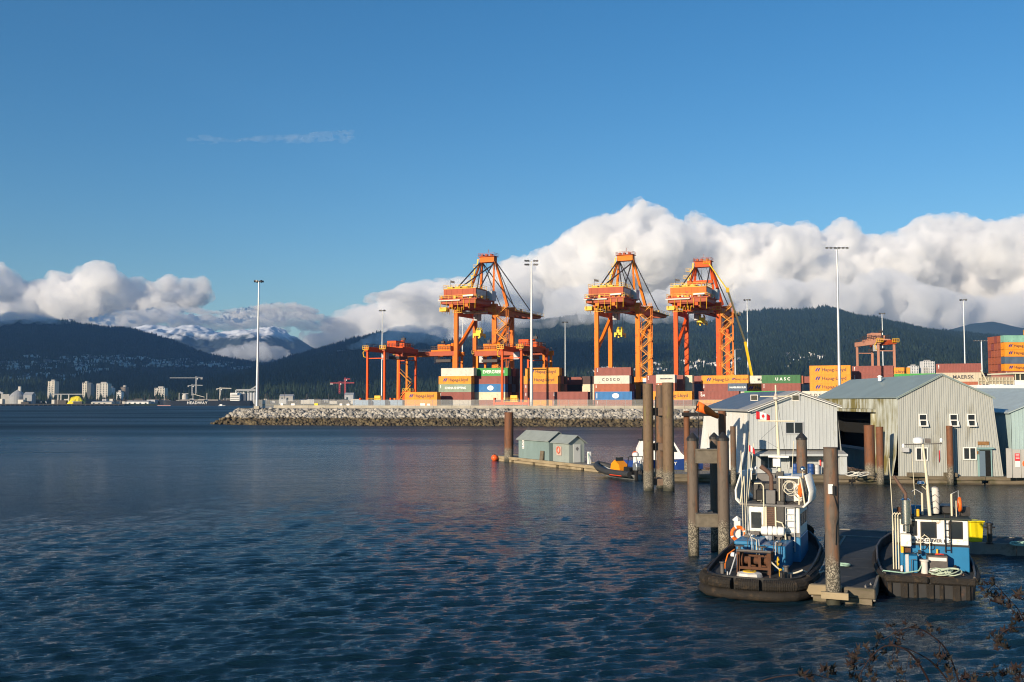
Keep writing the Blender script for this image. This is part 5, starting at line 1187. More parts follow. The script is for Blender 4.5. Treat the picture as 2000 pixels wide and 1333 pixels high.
def shed_small():
    D = 94.0; xl = 463 / FPX * D; xr = 633 / FPX * D; W = xr - xl; Lg = 22.0; zb = .7
    o = empty('boat_shed', (xl, D, 0), 0, 'white boat shed with slate-blue roof and flagged tug mast before it', 'shed')
    xp = (554.5 - 463) / FPX * D; zp = 8.4; zl = 6.75; zr = 7.1
    top = lambda x: zl + (zp - zl) * x / xp if x < xp else zp + (zr - zp) * (x - xp) / (W - xp)
    fl = lambda x: x + (.55 * max(0, (x - W * .7) / (W * .3)))
    # panels of the gable, each its own sheet
    n = 24; g = random.Random(8)
    for i in range(n):
        a = W * i / n + .006; b = W * (i + 1) / n - .006; mb = MB(); yy = g.uniform(0, .012)
        for x0_, x1_, y0_, y1_ in ((a, b, yy, .1),):
            mb.add([(x0_, y0_, 3.0), (x1_, y0_, 3.0), (x1_, y0_, top(x1_) - .04), (x0_, y0_, top(x0_) - .04), (x0_, y1_, 3.0), (x1_, y1_, 3.0), (x1_, y1_, top(x1_) - .04), (x0_, y1_, top(x0_) - .04)], [(0, 1, 2, 3), (7, 6, 5, 4), (0, 4, 5, 1), (1, 5, 6, 2), (2, 6, 7, 3), (3, 7, 4, 0)])
        mb.bx(b - .035, b, yy - .03, yy, 3.0, top(b) - .06); mb.build('panel', SEAM, o)
    mb = MB(); mb.bx(0.0, W, .06, .16, 3.0, 6.6); mb.build('gable_backing', M_CAP, o)
    # lower storey, set back under an awning
    for i in range(20):
        a = (W + .5) * i / 20 + .006; b = (W + .5) * (i + 1) / 20 - .006; MB().bx(a, b, .9, .98, zb, 2.6).build('panel', SEAM, o)
    aw = MB(); aw.prism([(-1.0, 2.55), (.95, 3.02), (.95, 2.94), (-1.0, 2.45)], -.1, W + .6, 'x'); aw.build('awning', ROOFG, o)
    MB().bx(-.1, W + .6, -1.06, -1.0, 2.4, 2.6).build('awning_fascia', SEAM, o)
    # flared left wall, far end, right wall
    seg = 12; mb = MB()
    for i in range(seg):
        a = Lg * i / seg + .004; b = Lg * (i + 1) / seg - .004; pm_ = MB(); prof = [(0, zl - .05), (-.02, 4.2), (-.18, 2.8), (-.5, 1.6), (-.75, zb)]
        for (x0_, z0_), (x1_, z1_) in zip(prof, prof[1:]): pm_.add([(x0_, a, z0_), (x0_, b, z0_), (x1_, b, z1_), (x1_, a, z1_)], [(0, 1, 2, 3)])
        q = pm_.build('panel', WALLW, o)
    MB().prism([(-.02, zl - .05), (-.02, 4.2), (-.18, 2.8), (-.5, 1.6), (-.75, zb), (0, zb)], .0, .88).build('wall_return', SEAM, o)
    mb = MB(); mb.add([(W, .1, zr - .05), (W, Lg, zr - .05), (W + .6, Lg, zb), (W + .6, .1, zb)], [(0, 1, 2, 3)]); mb.build('side_wall', SEAM, o)
    mb = MB(); mb.add([(-.7, Lg, zb), (W + .6, Lg, zb), (W, Lg, zr - .06), (xp, Lg, zp - .06), (0, Lg, zl - .06)], [(0, 1, 2, 3, 4)]); mb.build('end_wall', SEAM, o)
    mb = MB(); mb.bx(W - .1, W + .55, -.9, .05, zb, 2.44); mb.build('corner_return', SEAM, o)
    # roof sheets
    ox = .28; sl = (zp - zl) / xp; sr = (zr - zp) / (W - xp)
    def roofsheet(x0_, x1_, y0_, y1_, m_, nm='roof_sheet', up=0.0):
        f = lambda x: (zl + sl * x if x <= xp else zp + sr * (x - xp)) + up
        MB().add([(x0_, y0_, f(x0_)), (x1_, y0_, f(x1_)), (x1_, y1_, f(x1_)), (x0_, y1_, f(x0_)), (x0_, y0_, f(x0_) + .09), (x1_, y0_, f(x1_) + .09), (x1_, y1_, f(x1_) + .09), (x0_, y1_, f(x0_) + .09)], [(0, 1, 2, 3), (7, 6, 5, 4), (0, 4, 5, 1), (1, 5, 6, 2), (2, 6, 7, 3), (3, 7, 4, 0)]).build(nm, m_, o)
    roofsheet(-ox, xp, -.5, 3.5, ROOFG)
    for i in range(5): roofsheet(-ox, xp, 3.52 + 3.7 * i, 3.52 + 3.7 * (i + 1) - .02, SLATE)
    for i in range(6): roofsheet(xp + .001, W + ox, -.5 + 3.75 * i, -.5 + 3.75 * (i + 1) - .01, ROOFG)
    roofsheet(-ox - .02, xp, -.62, -.51, M_FRAMEW, 'bargeboard', -.16); roofsheet(xp + .001, W + ox + .02, -.62, -.51, M_FRAMEW, 'bargeboard', -.16)
    MB().bx(-ox - .12, -ox - .01, -.6, Lg, zl + sl * -ox - .12, zl + sl * -ox + .06).build('gutter', ROOFG, o)
    window(o, (1552 - 1463 - 3) / FPX * D, at(1550, 836, D).z, 1.75, 1.15, -.02, fm=mat('window_frame_grey', (.4, .42, .44), .5))
    window(o, 1.9, 1.75, 1.6, 1.3, .88, fm=MATS['window_frame_grey']); window(o, 4.6, 1.75, 1.5, 1.2, .88, fm=MATS['window_frame_grey'])
    return o
shed_small()

# barrels and gear under the awning
def drum(px, D, m, label, h=.95, r=.3):
    p = Vector(((px - 1000) / FPX * D, D, .7)); o = MB().lathe([(r, 0), (r, .3), (r * 1.04, .32), (r, .34), (r, .62), (r * 1.04, .64), (r, .66), (r, h)], n=16).build('drum', m, sm=True, loc=p); MB().lathe([(r * .9, 0), (r * .9, .02)], (0, 0, h), 14).build('lid', m, o); prop(o, label, 'drum')
drum(1580, 93.6, mat('blue_plastic', (.015, .06, .22), .5), 'blue plastic drum under the shed awning'); drum(1592, 93.7, LGREY, 'grey drum beside the blue drum under the awning', .85, .24); drum(1550, 93.6, MATS['blue_plastic'], 'second blue drum behind the cone-capped pile')
o = MB().lathe([(.09, 0), (.09, .5), (.03, .58)], n=10).build('fire_extinguisher', mat('extinguisher_red', (.5, .02, .02), .4), loc=((1599 - 1000) / FPX * 93.8, 93.8, 1.45), sm=True); MB().box((0, .0, .62), (.16, .03, .05)).build('handle', M_BLACK, o); MB().bx(-.12, .12, .08, .16, -.74, .5).build('bracket', M_WHITE, o); prop(o, 'red fire extinguisher on its stand under the awning', 'extinguisher')

def shed_big():
    D = 91.0; xl = 752 / FPX * D; xr = 934 / FPX * D; W = xr - xl; Lg = 27.0; zb = .7; ze = 7.87; zp = 9.95; xp = (838 - 752) / FPX * D
    o = empty('boat_shed', (xl, D, 0), math.radians(-1.5), 'big boat shed with corrugated grey gable and teal roof', 'shed')
    top = lambda x: ze + (zp - ze) * x / xp if x < xp else zp - (zp - ze) * (x - xp) / (W - xp)
    low = lambda x: x + (.8 * max(0, (x - W * .75) / (W * .25)) ** 1.0) - .1 * max(0, (W * .2 - x) / (W * .2))
    ribbed(0, W, zb, lambda x: top(x) - .03, 0, .2, .065, low).build('gable_cladding', CORR, o)
    MB().bx(.02, W - .02, .08, .2, zb, ze - .1).build('gable_backing', M_CAP, o)
    # left wall: solid near bay, then an open slip under a stained fascia
    y1 = 6.0; y2 = 24.0
    prof = [(0, ze - .04), (-.05, 5), (-.25, 2.6), (-.6, zb)]
    def skin(y0_, yy, nm, m_, pr):
        pm_ = MB()
        for (a, za), (b, zb_) in zip(pr, pr[1:]): pm_.add([(a, y0_, za), (a, yy, za), (b, yy, zb_), (b, y0_, zb_)], [(0, 1, 2, 3)])
        return pm_.build(nm, m_, o)
    for i in range(5): skin(y1 * i / 5 + .003, y1 * (i + 1) / 5 - .003, 'panel', MOSS, prof)
    for i in range(12): skin(y1 + (Lg - y1) * i / 12 + .003, y1 + (Lg - y1) * (i + 1) / 12 - .003, 'fascia_panel', MOSS, [(0, ze - .04), (-.02, 6.75)])
    MB().bx(-.12, .0, y1, Lg, 6.42, 6.72).build('door_header', MOSS, o)
    MB().bx(-.45, .3, y1 + .01, y1 + .25, zb, 6.29).build('slip_jamb', MOSS, o)
    skin(24, Lg, 'panel', MOSS, [(0, 6.3), (-.05, 5), (-.25, 2.6), (-.6, zb)])
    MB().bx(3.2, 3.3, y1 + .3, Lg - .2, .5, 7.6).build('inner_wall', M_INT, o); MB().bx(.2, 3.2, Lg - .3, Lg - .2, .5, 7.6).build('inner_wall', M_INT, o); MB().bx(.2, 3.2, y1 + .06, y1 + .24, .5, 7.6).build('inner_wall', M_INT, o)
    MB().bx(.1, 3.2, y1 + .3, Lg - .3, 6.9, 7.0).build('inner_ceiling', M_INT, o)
    MB().bx(-.1, .1, y1 + .3, 24, 2.6, 2.85).build('slip_rail', SEAM, o)
    for i in range(9): MB().bx(.4, .5, y1 + .6 + 2 * i, y1 + 2.5 + 2 * i, .5, 2.5).build('inner_panel', M_TEALW, o)
    MB().add([(W, .1, ze - .04), (W, Lg, ze - .04), (W + .8, Lg, zb), (W + .8, .1, zb)], [(0, 1, 2, 3)]).build('side_wall', CORR, o)
    MB().add([(0, Lg, zb), (W + .7, Lg, zb), (W, Lg, ze - .06), (xp, Lg, zp - .06), (0, Lg, ze - .06)], [(0, 1, 2, 3, 4)]).build('end_wall', CORR, o)
    def sheet(x0_, x1_, y0_, y1_, m_, nm, up=0.0):
        f = lambda x: (ze + (zp - ze) / xp * x if x <= xp else zp - (zp - ze) / (W - xp) * (x - xp)) + up
        MB().add([(x0_, y0_, f(x0_)), (x1_, y0_, f(x1_)), (x1_, y1_, f(x1_)), (x0_, y1_, f(x0_)), (x0_, y0_, f(x0_) + .08), (x1_, y0_, f(x1_) + .08), (x1_, y1_, f(x1_) + .08), (x0_, y1_, f(x0_) + .08)], [(0, 1, 2, 3), (7, 6, 5, 4), (0, 4, 5, 1), (1, 5, 6, 2), (2, 6, 7, 3), (3, 7, 4, 0)]).build(nm, m_, o)
    for i in range(8):
        y0_ = -.15 + Lg / 8 * i; y1_ = y0_ + Lg / 8 - .012; sheet(-.18, xp, y0_, y1_, TEALR, 'roof_sheet'); sheet(xp + .001, W + .18, y0_, y1_, TEALR, 'roof_sheet')
    sheet(-.2, xp, -.2, -.16, TEALR, 'edge_trim', -.1); sheet(xp + .001, W + .2, -.2, -.16, TEALR, 'edge_trim', -.1)
    MB().lathe([(.18, 0), (.18, .4), (.3, .42), (.1, .6)], (xp - 1.2, 13, zp - .35), 12).build('roof_vent', M_WHITE, o)
    for px in (1799, 1858, 1892): window(o, (px - 1752) / FPX * D, at(px, 821, D).z, .78, 1.15, -.03, vertical=True, open_low=True)
    window(o, (1795 - 1752) / FPX * D, at(1795, 887, D).z, 1.1, 1.2, -.03); window(o, (1887 - 1752) / FPX * D, at(1887, 886, D).z, 1.2, 1.15, -.03)
    dx = (1915 - 1752) / FPX * D; dm = MB(); dm.bx(dx - .62, dx + .62, -.2, -.03, zb, 3.2); dm.bx(dx - .75, dx + .75, -.45, -.2, 3.2, 3.32); dm.build('door_frame', M_TEALW, o)
    MB().bx(dx - .5, dx + .5, -.22, -.19, zb + .02, 3.08).build('doorway_shade', M_INT, o); MB().bx(dx - .52, dx - .02, -.3, -.26, zb + .05, 3.0).build('door', mat('door_blue', (.12, .17, .22), .5), o)  # near-black sheet stands for the shade inside the door opening
    s = MB(); s.bx(dx - .55, dx + .42, -.12, -.04, 3.55, 3.85); s.build('name_board', mat('carved_board', (.25, .13, .05), .7, var=.3, scale=6), o)
    MB().bx(.2, .75, -.5, -.02, 2.9, 3.3).build('wall_box', LGREY, o)
    mb = MB(); mb.tube([(7.2, -.1, 3.1), (7.9, -.12, 2.9), (8.1, -.12, 2.3), (7.8, -.12, 1.2)], .03, 5); mb.build('hose', M_BLACK, o); MB().bx(7.0, 7.3, -.2, -.04, 2.7, 3.0).build('hose_reel', mat('rust_box', (.35, .15, .04), .8), o)
    for x, w_ in ((.6, 1.4), (3.9, 1.0)): MB().bx(x, x + w_, -.75, -.1, zb, zb + .35).build('step_box', WOODW, o)
shed_big()

def shed_right():
    D = 93.0; xl = 971 / FPX * D; o = empty('boat_shed', (xl, D, 0), 0, 'pale teal shed cut off by the right edge', 'shed')
    TW = mat('teal_siding', (.35, .46, .46), .6, var=.08, scale=.6); W = 9.5; ze = 6.45; zp = 8.4; Lg = 22
    for i in range(26):
        a = W * i / 26 + .004; b = W * (i + 1) / 26 - .004; f = lambda x: ze + (zp - ze) * min(x, W - x) / (W / 2)
        mb = MB(); mb.add([(a, 0, .7), (b, 0, .7), (b, 0, f(b)), (a, 0, f(a)), (a, .1, .7), (b, .1, .7), (b, .1, f(b)), (a, .1, f(a))], [(0, 1, 2, 3), (7, 6, 5, 4), (0, 4, 5, 1), (1, 5, 6, 2), (2, 6, 7, 3), (3, 7, 4, 0)]); mb.bx(b - .03, b, -.03, 0, .7, f(b) - .02); mb.build('panel', TW, o)
    MB().bx(-.05, .05, .0, Lg, .7, ze).build('side_wall', TW, o); MB().bx(.05, W, .06, .14, .7, ze).build('gable_backing', M_CAP, o)
    for sx in (0, 1):
        x0_, x1_ = (-.3, W / 2) if sx == 0 else (W + .3, W / 2)
        MB().add([(x0_, -.2, ze - .1), (x1_, -.2, zp), (x1_, Lg, zp), (x0_, Lg, ze - .1), (x0_, -.2, ze), (x1_, -.2, zp + .1), (x1_, Lg, zp + .1), (x0_, Lg, ze)], [(0, 1, 2, 3), (7, 6, 5, 4), (0, 4, 5, 1), (1, 5, 6, 2), (2, 6, 7, 3), (3, 7, 4, 0)]).build('roof_slope', mat('pale_teal_roof', (.38, .45, .45), .5, var=.1), o)
    # lower building behind, roof ridge across
    o = empty('boat_shed', (42.5, 112, 0), 0, 'low teal-roofed shed between the big shed and the right edge', 'shed'); TB = mat('teal_wall_shaded', (.12, .22, .25), .7)  # shadow below the eave is put into this wall's dark teal
    MB().bx(4.0, 34, 0, 9, .5, 7.4).build('wall', TB, o); MB().prism([(-.5, 7.35), (4.5, 8.9), (9.5, 7.35), (9.5, 7.45), (4.5, 9.02), (-.5, 7.45)], 3.6, 34.4, 'x').build('roof', MATS['pale_teal_roof'], o)
shed_right()

# gate panels with red notice on the dock at the right edge
o = empty('gate_screen', ((1981 - 1000) / FPX * 88.9, 88.9, .72), 0, 'grey gate screen with a red notice at the right edge of the dock', 'gate'); GS = mat('gate_grey', (.42, .41, .38), .7, var=.1)
for x0_, x1_, h in ((-.95, -.5, 2.6), (-.4, .3, 2.5), (.36, 1.0, 2.5)): MB().bx(x0_, x1_, -.05, .05, 0, h).build('panel', GS, o)
n_ = MB().bx(-.22, .22, -.09, -.055, 1.5, 2.15).build('notice', mat('notice_red', (.6, .04, .05), .6), o)
for z in (1.7, 1.82, 1.94, 2.04): MB().bx(-.16, .16, -.1, -.091, z - .018, z + .018).build('print_line', M_WHITE, n_)
MB().bx(-.2, .22, -.09, -.055, .95, 1.47).build('notice', M_WHITE, o); MB().torus((.75, -.12, 1.25), .28, .07, 'y', 18, 7).build('life_ring', mat('ring_orange', (.75, .13, .02), .6), o)
# rope heap on the dock
def rope_coil(loc, label, R=.35, turns=5, r=.028, m=None, messy=.25, seed=1):
    g = random.Random(seed); pts = []
    for i in range(turns * 14):
        a = i / 14 * 2 * math.pi; k = R * (1 + messy * math.sin(a * .37 + seed) + g.uniform(-.06, .06) * messy * 3); pts.append((k * math.cos(a) + messy * .3 * math.sin(i * .09), k * math.sin(a) * .9 + messy * .3 * math.cos(i * .07), r + .02 + abs(messy) * .28 * (1 + math.sin(i * .61 + seed)) * .5 + i * .0006))
    o = MB().tube(pts, r, 6).build('rope_coil', m or ROPE, sm=True, loc=loc); prop(o, label, 'rope'); return o
ROPE = mat('pale_rope', (.55, .52, .42), .9, var=.15, scale=20, bump=.5, bump_scale=60); ROPEG = mat('green_rope', (.32, .5, .4), .9, var=.15, scale=20, bump=.5, bump_scale=60)
rope_coil(((1668 - 1000) / FPX * 90, 89.9, .74), 'heap of white hose and rope on the dock by the rusty piles', .42, 6, .04, mat('white_hose', (.6, .59, .53), .7), 1.1, 3)
# ================================================================ small float with two huts
FD = Vector((.467, -.884, 0)).normalized(); FN = Vector((.884, .467, 0)).normalized(); FRZ = math.atan2(FD.y, FD.x)
f0 = Vector((-2.55, 128.0, 0)); f1 = f0 + FD * 38.0
float_dock('hut_float', (f0.x, f0.y), (f1.x, f1.y), 3.4, .58, 'narrow timber float carrying two small grey-green huts', wood=WOODL)
HUTW = mat('hut_siding', (.18, .25, .245), .75, var=.1, scale=1, stretch=(1, 1, .3), dirt=(.15, .2, .18), dirt_amt=.1); HUTR = mat('hut_roof', (.26, .29, .27), .6, var=.12, scale=1); HUTW2 = mat('hut_siding_pale', (.26, .3, .28), .75, var=.1, scale=1)
def hut(s, Lh, Wd, ze, zr, label, m, door=False, off=.55):
    o = empty('float_hut', f0 + FD * s + FN * off + Vector((0, 0, .6)), FRZ, label, 'hut'); n = int(Lh / .3)
    for i in range(n):
        a = Lh * i / n + .004; b = Lh * (i + 1) / n - .004; MB().bx(a, b, 0, .06, 0, ze).build('board', m, o)
    MB().bx(.01, Lh - .01, .05, Wd - .02, 0, ze - .02).build('core', m, o)
    for x in (0, Lh): MB().prism([(0.0, 0), (Wd, 0), (Wd, ze), (Wd / 2, zr), (0, ze)], x - .05 if x else -.05, x + .05 if x else .0, 'x').build('end_wall', m, o)
    for sgn in (0, 1):
        y0_, y1_ = (-.28, Wd / 2) if sgn == 0 else (Wd + .28, Wd / 2); sl = (zr - ze) / (Wd / 2); k = 6
        for i in range(k):
            xa = -.25 + (Lh + .55) * i / k + .003; xb = -.25 + (Lh + .55) * (i + 1) / k - .003; za = ze - .28 * sl + .06; zb_ = zr + .06
            MB().add([(xa, y0_, za), (xb, y0_, za), (xb, y1_, zb_), (xa, y1_, zb_), (xa, y0_, za + .06), (xb, y0_, za + .06), (xb, y1_, zb_ + .06), (xa, y1_, zb_ + .06)], [(0, 1, 2, 3), (7, 6, 5, 4), (0, 4, 5, 1), (1, 5, 6, 2), (2, 6, 7, 3), (3, 7, 4, 0)]).build('roof_sheet', HUTR, o)
    return o
hA = hut(6.2, 7.4, 2.4, 2.35, 3.25, 'longer grey-green hut with a number board on the small float', HUTW)
sg = MB().bx(.95, 1.4, -.05, -.005, 1.15, 2.15).build('number_board', M_WHITE, hA); t = link_mesh('number', text_mesh('3', .62, .01, 1, .01), M_INK, sg, (1.17, -.06, 1.65))
MB().bx(1.02, 1.33, -.065, -.051, 1.26, 1.31).build('print_bar', M_INK, sg); MB().bx(1.02, 1.33, -.065, -.051, 1.99, 2.04).build('print_bar', M_INK, sg)
o = MB().bx(0, .75, 0, .12, 0, 1.1).build('timber_board', WOODW, loc=f0 + FD * 11.9 + FN * .22 + Vector((0, 0, .6))); o.rotation_euler = (-.12, 0, FRZ); prop(o, 'brown timber board leaning on the longer hut', 'board')
hB = hut(14.6, 3.5, 2.0, 2.25, 2.95, 'smaller pale hut with a door on the small float', HUTW2)
MB().bx(3.56, 3.62, .55, 1.45, .02, 2.05).build('door', mat('hut_door', (.5, .52, .5), .6), hB); mb = MB(); mb.add([(3.64, 1.0, 1.3), (3.64, 1.22, 1.55), (3.64, 1.0, 1.8), (3.64, .78, 1.55)], [(0, 1, 2, 3)]); mb.build('door_sign', mat('sign_dark', (.15, .15, .15), .6), hB)
MB().bx(.9, 1.9, -.1, -.01, .75, 1.75).build('ring_board', mat('ring_board', (.5, .35, .3), .8), hB); o = MB().torus((1.4, -.16, 1.35), .34, .075, 'y', 20, 7).build('lifebuoy', mat('lifebuoy_red', (.6, .16, .1), .6), loc=hB.location); o.rotation_euler = (0, 0, FRZ); prop(o, 'faded red lifebuoy hanging on the smaller hut', 'lifebuoy')
p = f0 + FD * 1.6 + FN * -.45; o = MB().ball((0, 0, .35), .42, 16, 10).build('mooring_buoy', mat('buoy_orange', (.8, .11, .02), .45), sm=True, loc=p); MB().lathe([(.1, 0), (.1, .14)], (0, 0, .74), 8).build('eye', M_BLACK, o); prop(o, 'orange-red round buoy at the tip of the small float', 'buoy')
o = empty('shore_pedestal', f0 + FD * 21 + FN * 1.4 + Vector((0, 0, .6)), FRZ, 'white pedestal with a green hose beside the smaller hut', 'pedestal'); MB().bx(-.15, .15, -.15, .15, 0, 1.35).build('post', M_WHITE, o); MB().tube([(.1, -.2, 1.2), (.3, -.3, .9), (.4, -.3, .3), (.3, -.2, .05)], .04, 6).build('hose', ROPEG, o)

# ================================================================ inflatable and patrol boat
def rib_boat():
    hd = math.radians(28); o = empty('inflatable_boat', (12.1, 95.6, 0), hd, 'black inflatable boat with orange console and twin silver outboards', 'boat')
    TB = mat('tube_grey_rubber', (.035, .036, .038), .6, var=.15); prof = []
    side = [(-1.05, 0), (-1.1, 2), (-1.08, 4), (-.9, 5.6), (-.5, 6.7), (0, 7.1)]
    pts = [(x, y, .55 + .035 * max(0, y - 3) ** 2) for x, y in side] + [(-x, y, .55 + .035 * max(0, y - 3) ** 2) for x, y in side[-2::-1]]
    MB().tube(pts, .3, 12).build('tube', TB, o, sm=True)
    hb_ = MB(); sec = [(0, .9, .25), (2, 1.0, .22), (4, .95, .3), (5.6, .7, .5), (6.7, .25, .85)]
    for y, w_, z in sec: hb_.v += [(-w_, y, z + .25), (0, y, z - .45), (w_, y, z + .25)]
    for i in range(4):
        for j in (0, 1): hb_.f.append((3 * i + j, 3 * i + 3 + j, 3 * i + 4 + j, 3 * i + 1 + j))
    hb_.f += [(0, 1, 2), (12, 14, 13)]; hb_.build('hull', mat('rib_hull', (.35, .36, .36), .5), o)
    MB().tube([(-1.32, 1.0, .36), (-1.34, 3, .36)], .05, 6).build('red_strake', mat('strake_red', (.6, .06, .02), .5), o)
    MB().bx(-1.0, 1.0, .3, 5.6, .38, .44).build('deck', M_BLACK, o)
    c = MB().prism([(2.4, .44), (4.2, .44), (4.0, 1.35), (3.4, 1.75), (2.6, 1.3)], -.5, .5, 'x').build('console', mat('console_orange', (.75, .26, .01), .5), o)
    MB().bx(-.42, .42, 3.2, 3.3, 1.6, 2.0).build('windscreen', M_PANE, c)
    MB().prism([(1.0, .44), (2.1, .44), (2.0, 1.15), (1.1, 1.1)], -.35, .35, 'x').build('seat', M_BLACK, o)
    mb = MB()
    for x in (-.8, .8): mb.tube([(x, .9, .6), (x, .5, 2.2)], .04, 6)
    mb.tube([(-.8, .5, 2.2), (.8, .5, 2.2)], .04, 6); mb.build('radar_arch', M_BLACK, o); MB().lathe([(.3, 0), (.32, .1), (.28, .3), (.05, .36)], (0, .5, 2.25), 14).build('radar_dome', M_WHITE, o, sm=True)
    SIL = mat('outboard_silver', (.35, .36, .37), .3, .7)
    for x in (-.45, .45):
        e = MB().prism([(-.55, .9), (.05, .9), (.1, 1.45), (-.1, 1.7), (-.5, 1.65), (-.65, 1.3)], x - .24, x + .24, 'x').build('outboard', SIL, o, bevel=.06); MB().bx(x - .09, x + .09, -.4, -.05, -.5, .89).build('drive_leg', M_BLACK, e)
rib_boat()
def patrol_boat():
    o = empty('patrol_boat', (15.9, 106.5, 0), math.radians(0), 'white cabin boat with a blue hull half hidden behind the tall piles', 'boat')
    HB = mat('hull_blue', (.02, .06, .25), .4); sec = [(-4.2, .9, 1.25, .1), (-2, 1.2, 1.2, -.1), (1.5, 1.3, 1.35, -.15), (3.2, .9, 1.6, .05), (4.4, .12, 1.9, .5)]; mb = MB()
    for x, w_, zt, zk in sec: mb.v += [(x, -w_, zt), (x, -w_ * .8, zk + .25), (x, 0, zk - .2), (x, w_ * .8, zk + .25), (x, w_, zt)]
    for i in range(4):
        for j in range(4): mb.f.append((5 * i + j, 5 * i + j + 1, 5 * i + j + 6, 5 * i + j + 5))
        mb.f.append((5 * i + 4, 5 * i, 5 * i + 5, 5 * i + 9))
    mb.f += [(4, 3, 2, 1, 0), (20, 21, 22, 23, 24)]; mb.build('hull', HB, o)
    c = MB().prism([(-2.6, 1.22), (2.6, 1.45), (1.9, 2.1), (1.2, 3.2), (-2.2, 3.3), (-2.6, 2.4)], -.95, .95).build('cabin', M_WHITE, o)
    for a in ([(-2.1, 2.2), (-1.0, 2.2), (-1.0, 3.0), (-2.0, 3.0)], [(-.85, 2.2), (.2, 2.2), (.0, 3.0), (-.85, 3.0)], [(.4, 2.2), (1.55, 2.15), (1.1, 3.0), (.2, 3.0)]): MB().prism(a, -1.0, -.96).build('window', M_PANE, c)
    t = link_mesh('lettering', text_mesh('ETY', .45, .01, 1.1, .01), M_WHITE, o, (1.0, -1.3, .95)); mb = MB(); mb.tube([(-2, 0, 3.3), (-2, 0, 4.6)], .05, 6); mb.bx(-2.4, -1.6, -.5, .5, 3.31, 3.45); mb.build('mast', M_BLACK, o)
    mb = MB(); railing(mb, [(2.6, -.9, 1.5), (4.2, -.2, 1.85)], .6, .02, .6); mb.build('bow_rail', LGREY, o); MB().torus((-2.9, -.9, 1.9), .27, .06, 'y', 16, 6).build('life_ring', MATS['ring_orange'], o)
patrol_boat()
# white pump and grey box on the float behind the inflatable
o = empty('dock_pump', f0 + FD * 29.5 + FN * 1.6 + Vector((0, 0, .6)), FRZ, 'white dock pump with a curved arm behind the inflatable', 'pump'); MB().lathe([(.25, 0), (.22, .4), (.2, 1.5), (.24, 1.6)], n=12).build('body', M_WHITE, o, sm=True); MB().tube([(.1, -.1, 1.2), (.5, -.2, 1.45), (.8, -.2, 1.0), (.9, -.2, .5)], .06, 6).build('arm', M_WHITE, o)
o = MB().bx(-.35, .35, -.3, .3, 0, .95).build('dock_box', LGREY, loc=f0 + FD * 31.2 + FN * 1.5 + Vector((0, 0, .6)), bevel=.03); o.rotation_euler = (0, 0, FRZ); MB().bx(-.37, .37, -.32, .32, .951, 1.0).build('lid', LGREY, o); prop(o, 'grey dock box beside the white pump', 'box')

# ================================================================ windsock and flags
def cloth_flag(name, p, wd, ht, cols, label, sag=.3, cat='flag', rot=0.0, leaf=None):
    """waving cloth in vertical colour bands, hung from its left edge"""
    o = empty(name, p, rot, label, cat); x = 0
    for fr, m in cols:
        mb = MB(); n = 5
        for i in range(n + 1):
            u = x + fr * i / n; dz = -sag * ht * (u ** 2.2); dy = .06 * wd * math.sin(u * 7)
            for j in range(4): v = j / 3; mb.v.append((u * wd * (1 - .06 * u), dy * (1 + .3 * v), dz + ht * v * (1 - .18 * u)))
        for i in range(n):
            for j in range(3): a = i * 4 + j; mb.f.append((a, a + 4, a + 5, a + 1))
        q = mb.build('band', m, o, sm=True); md = q.modifiers.new('t', 'SOLIDIFY'); md.thickness = .006; x += fr
    if leaf:
        for dy in (-.03, .03): MB().prism([(.47 * wd + a * .1, .4 * ht + b * .115) for a, b in ((0, -1), (.12, -.5), (.75, -.45), (.55, -.1), (1, .2), (.45, .25), (.4, .7), (.15, .5), (0, 1), (-.15, .5), (-.4, .7), (-.45, .25), (-1, .2), (-.55, -.1), (-.75, -.45), (-.12, -.5))], dy - .004, dy + .004).build('leaf_emblem', leaf, o)
    return o
RED = mat('flag_red', (.6, .02, .03), .8); FWH = mat('flag_white', (.75, .74, .72), .8)
ws = empty('windsock', at(1364, 812, 90) , 0, 'orange windsock on a thin dark pole before the white shed', 'windsock'); WSO = mat('windsock_orange', (.95, .17, .02), .8)
ps = [at(1362, 794, 90), at(1372, 798, 90), at(1384, 804, 90), at(1394, 810, 90), at(1403, 815, 90)]; k = MB(); k.tube([q - ws.location for q in ps], [.47, .42, .34, .26, .19], 14, False); q = k.build('sock', WSO, ws, sm=True); q.modifiers.new('t', 'SOLIDIFY').thickness = .01
MB().torus(tuple(ps[0] - ws.location), .47, .03, 'x', 18, 6).build('hoop', M_BLACK, ws); z0 = ws.location.z
MB().tube([(0, 0, .7 - z0), (0, 0, .75)], .035, 6).build('pole', M_CAP, ws); MB().beam((0, 0, .3), tuple(ps[0] - ws.location), .04).build('arm', M_CAP, ws)

# ================================================================ near docks
RZ = math.radians(-23); GX = Vector((math.cos(RZ), math.sin(RZ), 0)); GY = Vector((-math.sin(RZ), math.cos(RZ), 0))
DECKG = mat('dark_deck', (.035, .038, .04), .8, var=.25, scale=1.2, dirt=(.1, .1, .1), dirt_amt=.15, bump=.2, bump_scale=25); CONCW = mat('dock_concrete', (.2, .19, .17), .9, var=.25, scale=1.5, dirt=(.09, .08, .05), dirt_amt=.25)
FO = Vector((11.3, 38.2, 0))
fd = empty('finger_dock', FO, RZ, 'dark finger dock between the two tugs', 'dock')
for i in range(6): MB().bx(.12, 2.2, .15 + 2.5 * i, .15 + 2.5 * (i + 1) - .02, .3, .52).build('deck_panel', DECKG, fd, bevel=.01)
for i in range(3):
    a = .0 + 5.05 * i; b = a + 5.0; MB().bx(0, .115, a, b, .1, .56).build('side_beam', CONCW, fd, bevel=.02); MB().bx(2.205, 2.32, a, b, .1, .56).build('side_beam', CONCW, fd, bevel=.02)
